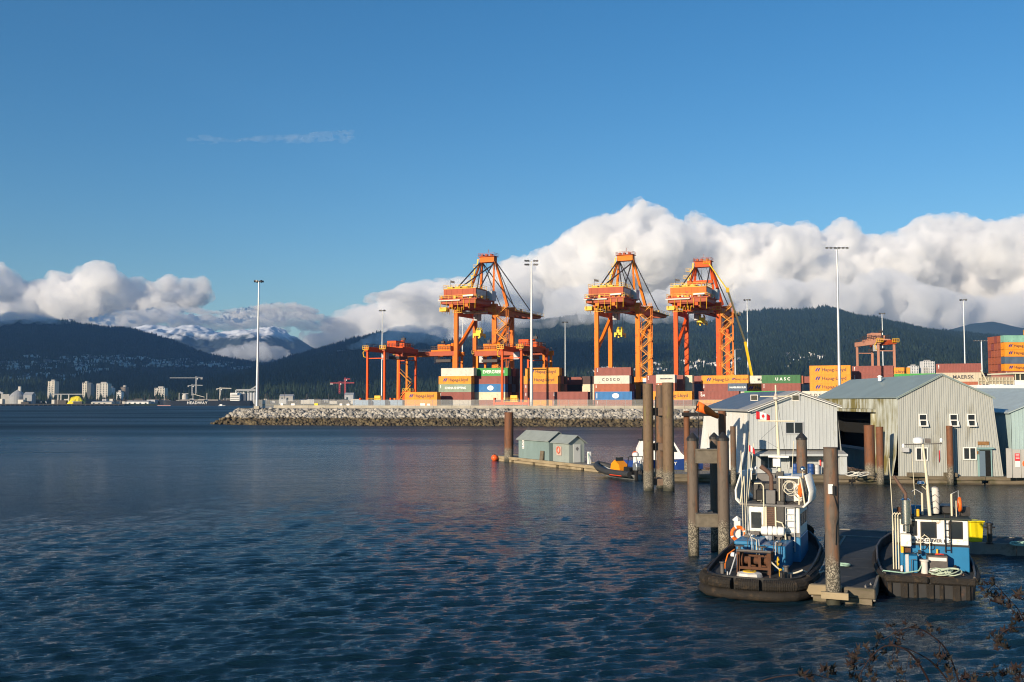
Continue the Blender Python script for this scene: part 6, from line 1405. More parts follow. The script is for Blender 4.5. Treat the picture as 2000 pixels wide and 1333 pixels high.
for i in range(5): MB().bx(.2, 2.1, .3 + 3 * i, 2.7 + 3 * i, -.5, .29).build('float_block', M_BLACK, fd)
MB().bx(-.12, 1.15, -.2, .13, .22, .6).build('front_timber', WOODL, fd, bevel=.04); MB().bx(1.16, 2.32, -.16, .13, .2, .58).build('front_timber', WOODW, fd, bevel=.04); MB().bx(.1, 2.2, -.1, .1, -.2, .19).build('front_timber', WOODW, fd)
for x in (.62, 1.28): MB().bx(x, x + .1, -.95, -.2, .3, .5).build('pile_collar', WOODL, fd)
MB().bx(.5, 1.45, -1.08, -.95, .28, .52).build('pile_collar', WOODL, fd)
IRON_ = mat('cleat_iron', (.2, .19, .18), .5, .5)
cleat = MB(); cleat.bx(-.03, .03, -.03, .03, 0, .07); cleat.tube([(0, -.12, .08), (0, .12, .08)], .02, 6); cm = cleat.mesh('cleat')
for x, y in ((2.1, 1.0), (2.1, 4.2), (.2, 3.0), (2.1, 7.5), (1.95, .4)): link_mesh('cleat', cm, IRON_, fd, (x, y, .53))
CO = FO + GY * 15.15 + GX * -1.0
cd = empty('cross_dock', CO, RZ, 'dark walkway dock behind the two tugs', 'dock')
for i in range(10): MB().bx(3.0 * i, 3.0 * i + 2.98, .1, 2.6, .3, .52).build('deck_panel', DECKG, cd, bevel=.01); MB().bx(3.0 * i, 3.0 * i + 2.98, -.05, .09, -.05, .56).build('side_beam', CONCW, cd, bevel=.02); MB().bx(3.0 * i + .2, 3.0 * i + 2.8, .2, 2.5, -.5, .29).build('float_block', M_BLACK, cd)
for i in range(10): MB().bx(3.0 * i, 3.0 * i + 2.98, 2.61, 2.75, .1, .56).build('side_beam', CONCW, cd)
# second finger, its end seen behind the first tug
sf = empty('finger_dock', FO + GX * -3.9 + GY * 8.3, RZ, 'old wooden finger dock behind the first tug, lifebuoy post on it', 'dock')
for i in range(7): MB().bx(.1, 1.5, .1 + i, 1.08 + i, .28, .5).build('deck_panel', WOODG, sf, bevel=.01)
MB().bx(0, 1.6, -.1, .09, 0, .55).build('front_timber', WOODL, sf, bevel=.03); MB().bx(-.1, .09, .1, 7, 0, .55).build('side_beam', WOODW, sf); MB().bx(1.51, 1.65, .1, 7, 0, .55).build('side_beam', WOODW, sf); MB().bx(.2, 1.4, .3, 6.8, -.5, .27).build('float_block', M_BLACK, sf)
pp = at(1440, 1058, 45.4); pp.z = .5; o = empty('dock_post', pp, 0, 'white dock post with a pyramid top holding the lifebuoy', 'post'); MB().bx(-.12, .12, -.12, .12, 0, 1.62).build('shaft', M_WHITE, o); MB().lathe([(.2, 0), (.2, .05), (.02, .2)], (0, 0, 1.62), 4).build('top', M_WHITE, o)
o = MB().torus((0, 0, 0), .29, .075, 'y', 26, 9).build('lifebuoy', mat('lifebuoy_orange', (.85, .15, .015), .5), sm=True, loc=(pp.x + .0, pp.y - .22, 1.56)); prop(o, 'bright orange lifebuoy on the white post', 'lifebuoy')
for k in range(4): a = k * math.pi / 2 + .3; MB().torus((0, 0, 0), .29, .079, 'y', 3, 9, a, a + .22).build('white_band', FWH, o)
# bin and bollard on the cross dock
b = at(1901, 1054, 50.0); b.z = .53; o = empty('rubbish_bin', b, .1, 'yellow wheeled bin on the dock beside the second tug', 'bin'); BY = mat('bin_yellow', (.75, .6, .01), .45, var=.05)
MB().box((0, 0, .5), (.6, .62, .96), taper=1.2).build('body', BY, o, bevel=.03); MB().bx(-.39, .39, -.42, .44, .99, 1.06).build('lid', BY, o, bevel=.02); MB().tube([(-.3, .43, 1.0), (.3, .43, 1.0)], .03, 6).build('handle', BY, o)
wm = MB().lathe([(.1, -.05), (.1, .05)], n=12).mesh('wheel'); wm.transform(Matrix.Rotation(math.pi / 2, 4, 'Y'))
for x in (-.27, .27): link_mesh('wheel', wm, M_BLACK, o, (x, .35, .1))
b = at(1933, 1054, 49.2); b.z = .53; o = MB().lathe([(.17, 0), (.17, .08), (.12, .1), (.12, .9), (.17, .92), (.17, 1.02), (.05, 1.06)], n=14).build('bollard', M_CAP, sm=True, loc=b); MB().tube([(-.26, 0, .8), (.26, 0, .8)], .04, 8).build('cross_bar', M_CAP, o); prop(o, 'black bollard beside the yellow bin', 'bollard')
b = at(1993, 1052, 48.5); rope_coil((b.x, b.y, .54), 'green rope coil on the dock at the right edge', .4, 4, .03, ROPEG, .3, 5)
b = on(1645, 1107, .52); rope_coil((b.x, b.y, .53), 'pale green rope coil flat on the finger dock', .3, 5, .022, ROPEG, .12, 2)

# ================================================================ tugs
RUB = mat('fender_rubber', (.018, .015, .012), .85, var=.3, scale=3, dirt=(.06, .04, .022), dirt_amt=.25, dirt_scale=4, bump=.7, bump_scale=18); HULLK = mat('tug_hull_black', (.015, .015, .016), .55, var=.2, scale=2, dirt=(.07, .035, .02), dirt_amt=.12)
TBLUE = mat('tug_blue', (.012, .15, .32), .4, var=.1, scale=2, dirt=(.05, .06, .07), dirt_amt=.1, dirt_scale=3); TWHITE = mat('tug_white', (.74, .73, .68), .5, var=.1, scale=2, dirt=(.3, .2, .11), dirt_amt=.16, dirt_scale=4); TDECK = mat('tug_deck', (.035, .036, .038), .85, var=.25, scale=2, dirt=(.12, .06, .03), dirt_amt=.15)
RUSTM = mat('rusty_winch', (.1, .042, .02), .85, var=.3, scale=5, dirt=(.05, .035, .03), dirt_amt=.35, dirt_scale=5); IRON = mat('worn_iron', (.1, .09, .085), .6, .4, var=.3, scale=4); CHROME = mat('polished_steel', (.62, .61, .58), .22, 1.0, var=.06, scale=2); BROWNP = mat('exhaust_brown', (.12, .07, .05), .7, var=.2, scale=4)
CREAM = mat('pipe_cream', (.62, .57, .42), .5); CANV = mat('grey_canvas', (.16, .155, .15), .9, var=.15, scale=3)
def tug_hull(o, outline, sheer, bulw, inner=.16, depth=.7, tumble=.85):
    """outline: half-breadths (y, x) from stern to bow on the centre line; deck, bulwark, rubbing band follow it"""
    pts = [(-x, y) for y, x in outline] + [(x, y) for y, x in reversed(outline) if x > 1e-4]
    def ring(k, zf, inset=0.0):
        r = []
        for x, y in pts:
            l = math.hypot(x, 1e-6); sx = max(0, abs(x) - inset) * (1 if x > 0 else -1); r.append((sx * k, y + (inset if y < 1 else (-inset if y > outline[-1][0] - 1 else 0)), zf(y)))
        return r
    n = len(pts); mb = MB(); a = ring(tumble, lambda y: -depth); b = ring(1, lambda y: sheer(y)); mb.v += a + b
    for i in range(n): j = (i + 1) % n; mb.f.append((i, j, j + n, i + n))
    mb.build('hull', HULLK, o, sm=False)
    mb = MB(); mb.v += ring(.985, lambda y: sheer(y) - .02); mb.f.append(tuple(range(n))); mb.build('deck', TDECK, o)
    mb = MB(); a = ring(1, lambda y: sheer(y) - .05); b = ring(1.0, lambda y: sheer(y) + bulw(y)); c = ring(1, lambda y: sheer(y) + bulw(y), inner * .5); d = ring(1, lambda y: sheer(y) - .05, inner * .5); mb.v += a + b + c + d
    for i in range(n):
        j = (i + 1) % n
        for k in range(3): mb.f.append((k * n + i, k * n + j, (k + 1) * n + j, (k + 1) * n + i))
    mb.build('bulwark', HULLK, o)
    return pts
def sweep_band(pts, z, r, flat=1.0, lo=None, hi=None):
    q = [(x, y, z(y)) for x, y in pts if (lo is None or y >= lo) and (hi is None or y <= hi)]
    return q

def tug_clutter(o, seed, zones, n):
    """small gear, cables and fittings that crowd a working tug"""
    g = random.Random(seed); ms = [IRON, M_CAP, RUSTM, CANV, LGREY, YEL, M_WHITE, BROWNP]
    for i in range(n):
        (x0_, x1_), (y0_, y1_), z = zones[i % len(zones)]; x = g.uniform(x0_, x1_); y = g.uniform(y0_, y1_); s = g.uniform(.06, .17); k = i % 4
        if k == 0: MB().box((x, y, z + s * .6), (s * 1.5, s, s * 1.2), g.uniform(0, 3)).build('deck_gear', g.choice(ms), o)
        elif k == 1: MB().lathe([(s * .4, 0), (s * .4, s * 1.6), (s * .55, s * 1.7), (s * .2, s * 2)], (x, y, z), 10).build('deck_gear', g.choice(ms), o)
        elif k == 2:
            pts = [(x, y, z + .02)]
            for q in range(6): pts.append((pts[-1][0] + g.uniform(-.18, .18), pts[-1][1] + g.uniform(-.14, .14), z + .02 + abs(g.gauss(0, .05))))
            MB().tube(pts, .014, 5).build('cable', g.choice((M_BLACK, ROPE, M_CAP)), o)
        else: MB().tube([(x, y, z), (x, y, z + g.uniform(.25, .6)), (x + g.uniform(-.2, .2), y, z + g.uniform(.5, .8))], .018, 6).build('stanchion', g.choice((CREAM, IRON, LGREY)), o)

def tug_one():
    o = empty('tug_boat', (8.98, 38.15, 0), RZ, 'tug with black stern fenders and open flying bridge beside the near dolphin', 'tug boat')
    out = [(0, 0.0), (.03, .55), (.15, 1.05), (.4, 1.5), (.8, 1.78), (1.4, 1.9), (3, 1.98), (5, 2.0), (7, 1.92), (8.6, 1.6), (9.8, 1.15), (10.7, .6), (11.1, .25), (11.25, 0)]
    sheer = lambda y: .72 + .0075 * max(0, y - 3) ** 2; bulw = lambda y: .12 + .05 * min(4, max(0, y - 1.5)) + .03 * max(0, y - 7)
    pts = tug_hull(o, out, sheer, bulw)
    port = [p for p in pts if p[0] <= 1e-6]; star = [p for p in pts if p[0] > -1e-6 and p not in port]
    ring_ = list(reversed(star)) if False else None
    # fenders: a thick lower roll round the stern and ribbed pads above it
    def arc(y1, grow, z):
        L_ = [(x * (1 + grow / max(abs(x), .3) * .9) if abs(x) > .2 else x, y - (grow if y < .5 else 0), z) for y, x in [(yy, xx) for yy, xx in out if yy <= y1]]
        return [(-x, y, z_) for x, y, z_ in reversed(L_)] + L_[1:]
    def fine(poly, k=6):
        r = []
        for a, b in zip(poly, poly[1:]):
            for i in range(k): r.append(tuple(a[j] + (b[j] - a[j]) * i / k for j in range(3)))
        r.append(poly[-1]); return r
    MB().tube(fine(arc(3, .14, .2)), .19, 10).build('stern_fender', RUB, o, sm=True)
    up = fine(arc(3, .1, .58), 5); m_ = len(up); seg = [(0, .26), (.275, .42), (.44, .56), (.575, .8), (.81, 1)]
    for a, b in seg:
        q = up[int(a * (m_ - 1)):int(b * (m_ - 1)) + 1]; q2 = []; rr = []
        for i in range(len(q) * 3 - 2):
            f_ = i / 3; i0 = int(f_); i1 = min(i0 + 1, len(q) - 1); t_ = f_ - i0; q2.append(tuple(q[i0][j] * (1 - t_) + q[i1][j] * t_ for j in range(3))); rr.append(.21 + (.016 if i % 2 else 0))
        MB().tube(q2, rr, 10).build('fender_pad', RUB, o, sm=False)
    for s in (-1, 1):
        q = [(s * (x + .06), y, sheer(y) + .02) for y, x in out if y >= 1.4 and x > 0]
        MB().tube(q, .12, 8).build('side_fender', RUB, o, sm=True)
    MB().tube([(-1.0, 10.2, sheer(10) + .3), (-.4, 11.15, sheer(11) + .35), (.4, 11.15, sheer(11) + .35), (1.0, 10.2, sheer(10) + .3)], .32, 10).build('bow_fender', RUB, o, sm=True)
    # engine casing
    MB().bx(-.95, 1.0, 2.5, 4.85, .7, 1.72).build('engine_casing', TBLUE, o, bevel=.03); MB().bx(-1.0, .0, 2.42, 4.0, 1.721, 1.86).build('casing_lid', TBLUE, o, bevel=.02)
    # deckhouse
    MB().bx(-.92, 1.3, 4.9, 7.6, .75, 1.8).build('house_base', TBLUE, o, bevel=.03)
    h = MB().bx(-.9, 1.28, 4.92, 7.5, 1.803, 3.05).build('deckhouse', TWHITE, o, bevel=.04)
    MB().bx(-.91, 1.29, 4.9, 4.915, 1.8, 1.98).build('grey_band', CANV, h)
    MB().bx(-.72, -.28, 4.86, 4.93, 2.1, 2.78).build('window', M_PANE, h); fr = MB(); [fr.bx(*q) for q in ((-.78, -.22, 4.85, 4.9, 2.78, 2.84), (-.78, -.22, 4.85, 4.9, 2.04, 2.1), (-.78, -.72, 4.85, 4.9, 2.1, 2.78), (-.28, -.22, 4.85, 4.9, 2.1, 2.78))]; fr.build('window_frame', TWHITE, h)
    for i in range(3): MB().bx(1.27, 1.31, 5.2 + .75 * i, 5.75 + .75 * i, 2.25, 2.75).build('window', M_PANE, h); MB().bx(-.93, -.89, 5.2 + .75 * i, 5.75 + .75 * i, 2.25, 2.75).build('window', M_PANE, h)
    lv = MB(); [lv.bx(*q) for q in ((-.12, -.06, 4.78, 4.9, 1.95, 3.1), (.28, .34, 4.78, 4.9, 1.95, 3.1), (-.06, .28, 4.78, 4.9, 3.04, 3.1), (-.06, .28, 4.78, 4.9, 1.95, 2.01))]; lv.build('louvre_frame', CREAM, h); MB().bx(-.06, .28, 4.84, 4.91, 2.0, 3.05).build('louvre_back', M_CAP, h)
    for i in range(13): MB().add([(-.055, 4.79, 2.03 + .077 * i), (.275, 4.79, 2.03 + .077 * i), (.275, 4.84, 2.085 + .077 * i), (-.055, 4.84, 2.085 + .077 * i)], [(0, 1, 2, 3)]).build('louvre_slat', BROWNP, h)
    MB().bx(.37, .68, 4.72, 4.9, 1.75, 3.3).build('stack_trunk', M_CAP, o, bevel=.02)
    ld = MB(); [ld.tube([(x, 4.8, 1.2), (x, 4.8, 3.1)], .022, 6) for x in (.72, 1.08)]; [ld.tube([(.72, 4.8, 1.4 + .27 * i), (1.08, 4.8, 1.4 + .27 * i)], .018, 6) for i in range(7)]; ld.build('ladder', LGREY, o)
    MB().tube([(.36, 4.7, 2.45), (.6, 4.6, 2.4), (.72, 4.4, 2.2), (.78, 4.3, 1.75)], .03, 7).build('hand_rail', CREAM, o); MB().tube([(-.55, 4.75, 4.0), (-.25, 4.7, 4.02), (-.16, 4.7, 3.9), (-.16, 4.72, 1.8)], .03, 7).build('hand_rail', CREAM, o)
    # bridge deck, dodgers, stack
    MB().bx(-1.1, 1.5, 4.7, 7.7, 3.06, 3.14).build('bridge_deck', CANV, o)
    def dodger(sgn):
        mb = MB(); prof = [(-.12, 3.06, .15), (.12, 3.3, .55), (.16, 3.7, .75), (-.04, 4.4, .62)]
        x0_ = -1.12 if sgn < 0 else 1.5
        for dx, z, f_ in prof:
            X = x0_ + sgn * (dx + .1); mb.v += [(X, 4.55 + (z - 3.06) * .28, z), (X + sgn * .12, 5.8, z + .05), (X - sgn * .1, 7.4, z + .05)]
        for i in range(3):
            for j in range(2): a = 3 * i + j; mb.f.append((a, a + 1, a + 4, a + 3))
        q = mb.build('bridge_dodger', TWHITE, o, sm=True); q.modifiers.new('t', 'SOLIDIFY').thickness = .07
        MB().tube([(x0_ + sgn * .02, 4.72, 3.15), (x0_ - sgn * .06, 4.72, 3.8), (x0_ - sgn * .15, 4.75, 4.3)], .03, 6).build('dodger_edge', CREAM, o)
    dodger(-1); dodger(1)
    MB().prism([(-.95, 3.14), (1.3, 3.14), (1.15, 4.25), (-.8, 4.25)], 7.2, 7.35).build('front_dodger', CANV, o)
    MB().bx(-.85, .45, 6.1, 7.0, 3.15, 3.95).build('bridge_shade_box', M_CAP, o, bevel=.05); MB().bx(-.6, -.1, 5.4, 5.8, 3.15, 3.7).build('bridge_shade_block', M_BLACK, o, bevel=.05)  # black boxes added to darken the flying bridge interior
    MB().bx(.55, 1.25, 6.1, 7.0, 3.15, 4.15).build('chart_locker', TWHITE, o, bevel=.04); MB().bx(.4, 1.3, 5.0, 7.1, 4.22, 4.32).build('bridge_canopy', TWHITE, o, bevel=.02); MB().tube([(.45, 5.05, 3.14), (.45, 5.05, 4.22)], .03, 6).build('canopy_post', CREAM, o); MB().tube([(1.25, 5.05, 3.14), (1.25, 5.05, 4.22)], .03, 6).build('canopy_post', CREAM, o)
    MB().bx(-.14, .3, 4.85, 5.3, 3.15, 3.72).build('stack_casing', CANV, o, bevel=.02); MB().tube([(.12, 5.05, 3.7), (.12, 5.05, 4.3), (.0, 5.05, 4.48), (-.32, 5.05, 4.72)], [.09, .09, .09, .11], 10).build('exhaust_pipe', BROWNP, o, sm=True)
    MB().bx(.32, .6, 5.1, 5.5, 3.15, 4.5).build('mast_base', M_CAP, o)
    rb = MB().torus((1.28, 5.25, 3.75), .26, .065, 'x', 22, 8).build('life_ring', MATS['lifebuoy_orange'], o, sm=True)
    MB().tube([(.45, 5.3, 4.2), (.36, 5.3, 6.4), (.32, 5.3, 8.2)], [.075, .06, .035], 10).build('mast', CREAM, o, sm=True)
    c1 = MB().tube([(-.42, 5.25, 6.65), (1.1, 5.25, 6.65)], .03, 6).build('crossarm', CREAM, o); c2 = MB().tube([(-.5, 5.25, 7.7), (1.2, 5.25, 7.72)], .025, 6).build('crossarm', CREAM, o); MB().lathe([(.02, -.1), (.12, 0), (.02, .3)], (.33, 5.25, 7.6), 10).build('mast_light', RUSTY_W, o)
    for x in (-.55, 1.18): MB().bx(x - .16, x + .16, 5.05, 5.35, 7.52, 7.78).build('flood_lamp', RUSTY_W, o); MB().bx(x - .13, x + .13, 5.035, 5.049, 7.55, 7.75).build('lamp_glass', M_PANE, o)
    for (x, y, z0_, x1_, z1_, m__) in ((-1.0, 4.5, 1.8, -1.05, 5.4, CREAM), (-.95, 4.7, 1.8, -.72, 6.2, CREAM), (-.85, 4.8, 3.2, -.55, 5.7, CREAM), (.95, 5.2, 4.2, 1.05, 5.8, CREAM), (-.9, 4.6, 1.8, -.95, 4.3, CREAM)): MB().tube([(x, y, z0_), (x1_, y, z1_)], .017, 5).build('whip_antenna', m__, o)
    for x, z in ((-.75, 4.5), (-.55, 4.55)): MB().lathe([(.015, -.4), (.015, 0), (.07, .02), (.07, .1), (.02, .14)], (x, 5.3, z), 10).build('gps_dome', M_WHITE, o, sm=True)
    MB().ball((1.38, 5.4, 4.62), .12, 12, 8).build('search_light', CHROME, o, sm=True); MB().tube([(1.38, 5.4, 4.2), (1.38, 5.4, 4.5)], .02, 6).build('lamp_stem', CREAM, o)
    MB().bx(.2, .5, 5.0, 5.25, 4.72, 5.05).build('radar_box', M_WHITE, o); MB().bx(.0, .85, 5.1, 5.2, 5.1, 5.18).build('radar_bar', M_WHITE, o)
    for i in range(4): MB().torus((.85 + .1 * (i % 2), 5.02, 3.95 - .05 * i), .2 + .03 * i, .016, 'y', 18, 5).build('hung_rope', ROPE, o)
    MB().tube([(.32, 5.3, 7.4), (-.6, 5.3, 6.9), (-.42, 5.25, 6.65)], .006, 4).build('stay', M_BLACK, o); MB().tube([(.32, 5.3, 8.0), (.5, 9.8, 2.0)], .006, 4).build('stay', M_BLACK, o); MB().tube([(.34, 5.3, 6.5), (-.3, 5.2, 5.9), (.4, 5.2, 5.5)], .006, 4).build('stay', M_BLACK, o)
    # life raft
    lr = MB(); lr.lathe([(.05, -.5), (.17, -.46), (.2, -.3), (.2, .3), (.17, .46), (.05, .5)], n=16); r_ = lr.build('raft_canister', M_WHITE, o, sm=True, loc=(.25, 4.35, 2.08)); r_.rotation_euler = (0, math.pi / 2, 0)
    for x in (-.2, .0, .2): MB().torus((.25 + x, 4.35, 2.08), .205, .012, 'x', 18, 5).build('strap', M_BLACK, o)
    MB().bx(-.15, .65, 4.2, 4.5, 1.86, 1.93).build('raft_cradle', IRON, o); MB().bx(.0, .1, 4.25, 4.4, 1.722, 1.86).build('raft_cradle', IRON, o); MB().bx(.45, .55, 4.25, 4.4, 1.722, 1.86).build('raft_cradle', IRON, o)
    # winch
    wf = MB(); [wf.bx(*q) for q in ((-.75, -.62, 1.5, 2.3, .72, 1.55), (.45, .58, 1.5, 2.3, .72, 1.55), (-.62, .45, 1.5, 1.62, .9, 1.0), (-.62, .45, 2.2, 2.3, .9, 1.4), (-.3, -.2, 1.5, 1.62, 1.0, 1.4), (.1, .2, 1.5, 1.62, 1.0, 1.4))]; wf.build('winch_frame', RUSTM, o)
    wd = MB().lathe([(.32, -.52), (.32, -.46), (.15, -.44), (.15, .44), (.32, .46), (.32, .52)], n=18).build('winch_drum', RUSTM, o, loc=(-.08, 1.9, 1.2)); wd.rotation_euler = (0, math.pi / 2, 0)
    MB().tube([(-.75, 1.55, 1.6), (.58, 1.55, 1.6)], .06, 8).build('tow_bar', IRON, o); MB().tube([(.58, 1.9, 1.2), (.85, 1.9, 1.2)], .05, 8).build('winch_shaft', IRON, o)
    for x in (-.68, .2): MB().lathe([(.05, 0), (.05, .14), (.2, .16), (.2, .19), (.04, .21)], (x, 1.8, 1.58), 14).build('hand_wheel', IRON, o)
    MB().torus((.8, 1.9, 1.2), .18, .025, 'x', 18, 6).build('yellow_wheel', YEL, o); MB().tube([(-.72, 1.3, 1.5), (-.85, .95, .95), (-.9, .8, .76)], .025, 6).build('brake_lever', LGREY, o)
    MB().lathe([(.5, 0), (.46, .14), (.3, .18)], (-.15, .95, .72), 8).build('hatch_coaming', RUSTY_W, o); MB().lathe([(.26, 0), (.26, .03)], (-.15, .95, .902), 18).build('hatch_lid', YEL, o)
    for x in (-1.25, 1.2): MB().lathe([(.09, 0), (.09, .4), (.12, .42), (.12, .46)], (x, 1.2, .72), 10).build('bitt', IRON, o)
    MB().tube([(-1.0, 2.45, 1.5), (-1.2, 2.1, 1.35), (-1.28, 1.9, 1.0), (-1.27, 1.8, .76)], .025, 6).build('orange_hose', mat('hose_orange', (.8, .2, .02), .6), o); MB().bx(-1.12, -.98, 2.25, 2.42, 1.25, 1.4).build('white_fitting', M_WHITE, o)
    for i in range(3): MB().torus((.55, 3.1 + .1 * i, 1.745), .2 + .03 * i, .018, 'z', 18, 5).build('cable_coil', mat('blue_cable', (.02, .08, .2), .6), o)
    for x, y, z, s in ((-.45, 4.55, 1.87, .12), (-.7, 3.6, 1.87, .1), (.8, 4.6, 1.73, .14), (.75, 2.6, 1.73, .12)): MB().box((x, y, z + s / 2), (s * 2, s * 1.4, s)).build('deck_fitting', IRON, o)
    tug_clutter(o, 5, [((-.9, .95), (2.6, 4.7), 1.73), ((-1.5, 1.5), (.7, 2.4), .72), ((-.8, 1.3), (5.0, 7.0), 3.15), ((-.7, .8), (1.5, 2.3), 1.45)], 34)
    return o
T1 = tug_one()
def tug_pt(t, p): return t.matrix_basis @ Vector(p)
bpy.context.view_layer.update()
# ensign on the mast and the small red flag on the aerial are held by the tug
cloth_flag('ensign', tug_pt(T1, (-.5, 5.2, 6.72)), .62, .34, [(.25, RED), (.5, FWH), (.25, RED)], 'red and white maple-leaf ensign blowing from the tug mast', .35, rot=RZ + .25, leaf=RED)
cloth_flag('pennant', tug_pt(T1, (-.78, 4.72, 5.35)), .3, .28, [(.35, RED), (.3, FWH), (.35, RED)], 'small faded red flag on the tug aerial', .5, rot=RZ)
MB().tube([tug_pt(T1, (.6, 1.3, 1.1)), tug_pt(T1, (1.2, 1.1, .98)), tug_pt(T1, (1.6, 1.2, 1.06)), FO + GX * .25 + GY * 1.3 + Vector((0, 0, .95)), FO + GX * .2 + GY * 3.0 + Vector((0, 0, .64))], .03, 7)
rp = MB(); a = tug_pt(T1, (.55, 1.6, 1.25)); b = tug_pt(T1, (1.75, 1.6, .98)); c = FO + GX * .2 + GY * 3.0 + Vector((0, 0, .62)); pts = []
for i in range(9): t_ = i / 8; pts.append(a.lerp(b, t_) + Vector((0, 0, -.28 * math.sin(math.pi * t_))))
for i in range(1, 9): t_ = i / 8; pts.append(b.lerp(c, t_) + Vector((0, 0, -.12 * math.sin(math.pi * t_))))
prop(rp.tube(pts, .032, 7).build('mooring_line', ROPE, sm=True), 'pale mooring line from the first tug to the finger dock', 'rope')

def tug_two():
    o = empty('tug_boat', (15.95, 38.5, 0), math.radians(-19), 'tug with square stern, silver exhaust and white-over-blue cabin beside the finger dock', 'tug boat')
    out = [(0, 0), (.0, 1.42), (.06, 1.54), (.25, 1.64), (1.2, 1.76), (3, 1.86), (5, 1.84), (6.4, 1.65), (7.6, 1.25), (8.4, .7), (8.8, .3), (8.95, 0)]
    sheer = lambda y: .72 + .011 * max(0, y - 2) ** 2; bulw = lambda y: .06 + .07 * min(4, max(0, y - .8))
    tug_hull(o, out, sheer, bulw, depth=.6, tumble=.93)
    MB().bx(-1.62, -.05, -.2, .02, .55, .82).build('stern_fender', RUB, o, bevel=.06); MB().bx(.0, 1.62, -.2, .02, .55, .82).build('stern_fender', RUB, o, bevel=.06)
    for i in range(7): MB().bx(-1.5 + .46 * i, -1.36 + .46 * i + (.12 if i % 2 else .0), -.12, .0, -.1, .54).build('fender_strip', RUB, o, bevel=.02)
    for s in (-1, 1): MB().tube([(s * (x + .05), y, sheer(y) + .02) for y, x in out[2:-1]], .1, 8).build('side_fender', RUB, o, sm=True)
    for s in (-1, 1): MB().tube([(s * (x - .05), y, sheer(y) + bulw(y) + .03) for y, x in out[3:-1]], .045, 8).build('bulwark_rail', IRON, o, sm=True)
    MB().tube([(-.6, 8.4, 1.4), (0, 8.85, 1.5), (.6, 8.4, 1.4)], .25, 10).build('bow_fender', RUB, o, sm=True)
    Y = 1.9; X0, X1 = -1.1, 1.6
    MB().bx(X0, X1, Y, 5.0, .72, 1.78).build('house_base', TBLUE, o, bevel=.03); h = MB().bx(X0 + .02, X1 - .02, Y + .02, 4.9, 1.783, 2.78).build('deckhouse', TWHITE, o, bevel=.03); MB().bx(X0 + .01, X1 + .01, Y - .01, Y + .02, 1.72, 1.8).build('black_band', M_CAP, h)
    MB().bx(X0 - .1, X1 + .1, Y - .12, 5.1, 2.785, 2.86).build('roof', mat('roof_dark_green', (.03, .04, .035), .7), o, bevel=.02)
    def pane(x, z, w_, hh, f_=M_CAP): MB().bx(x - w_ / 2 - .05, x + w_ / 2 + .05, Y - .02, Y + .019, z - hh / 2 - .05, z + hh / 2 + .05).build('window_seal', f_, h, bevel=.03); MB().bx(x - w_ / 2, x + w_ / 2, Y - .04, Y - .021, z - hh / 2, z + hh / 2).build('window', M_PANE, h)
    pane(-.5, 2.4, .3, .5); pane(.12, 2.35, .5, .55); pane(1.12, 2.38, .42, .6)
    for i in range(3): MB().bx(X1 - .02, X1 + .01, 2.3 + .8 * i, 2.9 + .8 * i, 2.1, 2.6).build('window', M_PANE, h); MB().bx(X0, X0 + .03, 2.3 + .8 * i, 2.9 + .8 * i, 2.1, 2.6).build('window', M_PANE, h)
    t = link_mesh('lettering', text_mesh('VANCOUVER B C', .17, .006, 1.15, .004), M_INK, o, (.22, Y - .012, 1.93))
    # exhaust with shield, pipe work on the port side
    MB().lathe([(.13, 0), (.13, .25), (.2, .3), (.2, 1.25), (.1, 1.32)], (-.72, Y - .35, 2.3), 18).build('exhaust_silencer', CHROME, o, sm=True); MB().tube([(-.72, Y - .35, 3.6), (-.72, Y - .35, 3.8), (-.85, Y - .35, 4.0), (-1.15, Y - .3, 4.5)], [.07, .07, .07, .06], 10).build('exhaust_pipe', BROWNP, o, sm=True)
    MB().bx(-.95, -.55, Y - .5, Y - .02, 1.72, 2.2).build('white_locker', TWHITE, o, bevel=.03); MB().bx(-.85, -.35, Y - .7, Y - .01, .73, 1.4).build('engine_box', TBLUE, o, bevel=.02); MB().bx(-.8, -.68, Y - .73, Y - .7, .75, 1.45).build('fitting', LGREY, o)
    for x in (-1.22, -1.12, -1.02): MB().tube([(x, Y - .1, .75), (x, Y - .1, 2.9), (x + .08, Y - .1, 3.0), (x + .15, Y - .1, 2.95)], .025, 7).build('pipe_rail', CREAM, o)
    ld = MB(); [ld.tube([(x, Y - .1, 1.5), (x, Y - .1, 3.0)], .02, 6) for x in (.72, .92)]; [ld.tube([(.72, Y - .1, 1.6 + .26 * i), (.92, Y - .1, 1.6 + .26 * i)], .016, 6) for i in range(6)]; ld.build('ladder', M_CAP, o)
    MB().tube([(-1.2, Y - .15, 2.3), (-1.3, Y - .15, 5.2)], .016, 5).build('whip_antenna', CREAM, o); MB().tube([(-.3, 2.6, 2.9), (-.4, 2.6, 5.4)], .014, 5).build('whip_antenna', CREAM, o)
    MB().tube([(.22, 2.5, 2.86), (.12, 2.5, 4.6), (.0, 2.5, 6.0)], [.07, .055, .035], 10).build('mast', CREAM, o, sm=True); MB().tube([(-.75, 2.5, 5.72), (.75, 2.5, 5.78)], .022, 6).build('crossarm', IRON, o); MB().lathe([(.2, 0), (.22, .08), (.2, .2), (.06, .26)], (-.15, 2.5, 5.78), 14).build('radar_dome', M_WHITE, o, sm=True); MB().bx(.1, .32, 2.4, 2.6, 5.8, 5.98).build('horn', IRON, o)
    for x, z in ((-.72, 5.6), (.72, 5.85)): MB().lathe([(.05, 0), (.06, .1), (.02, .16)], (x, 2.5, z), 8).build('mast_light', M_WHITE, o)
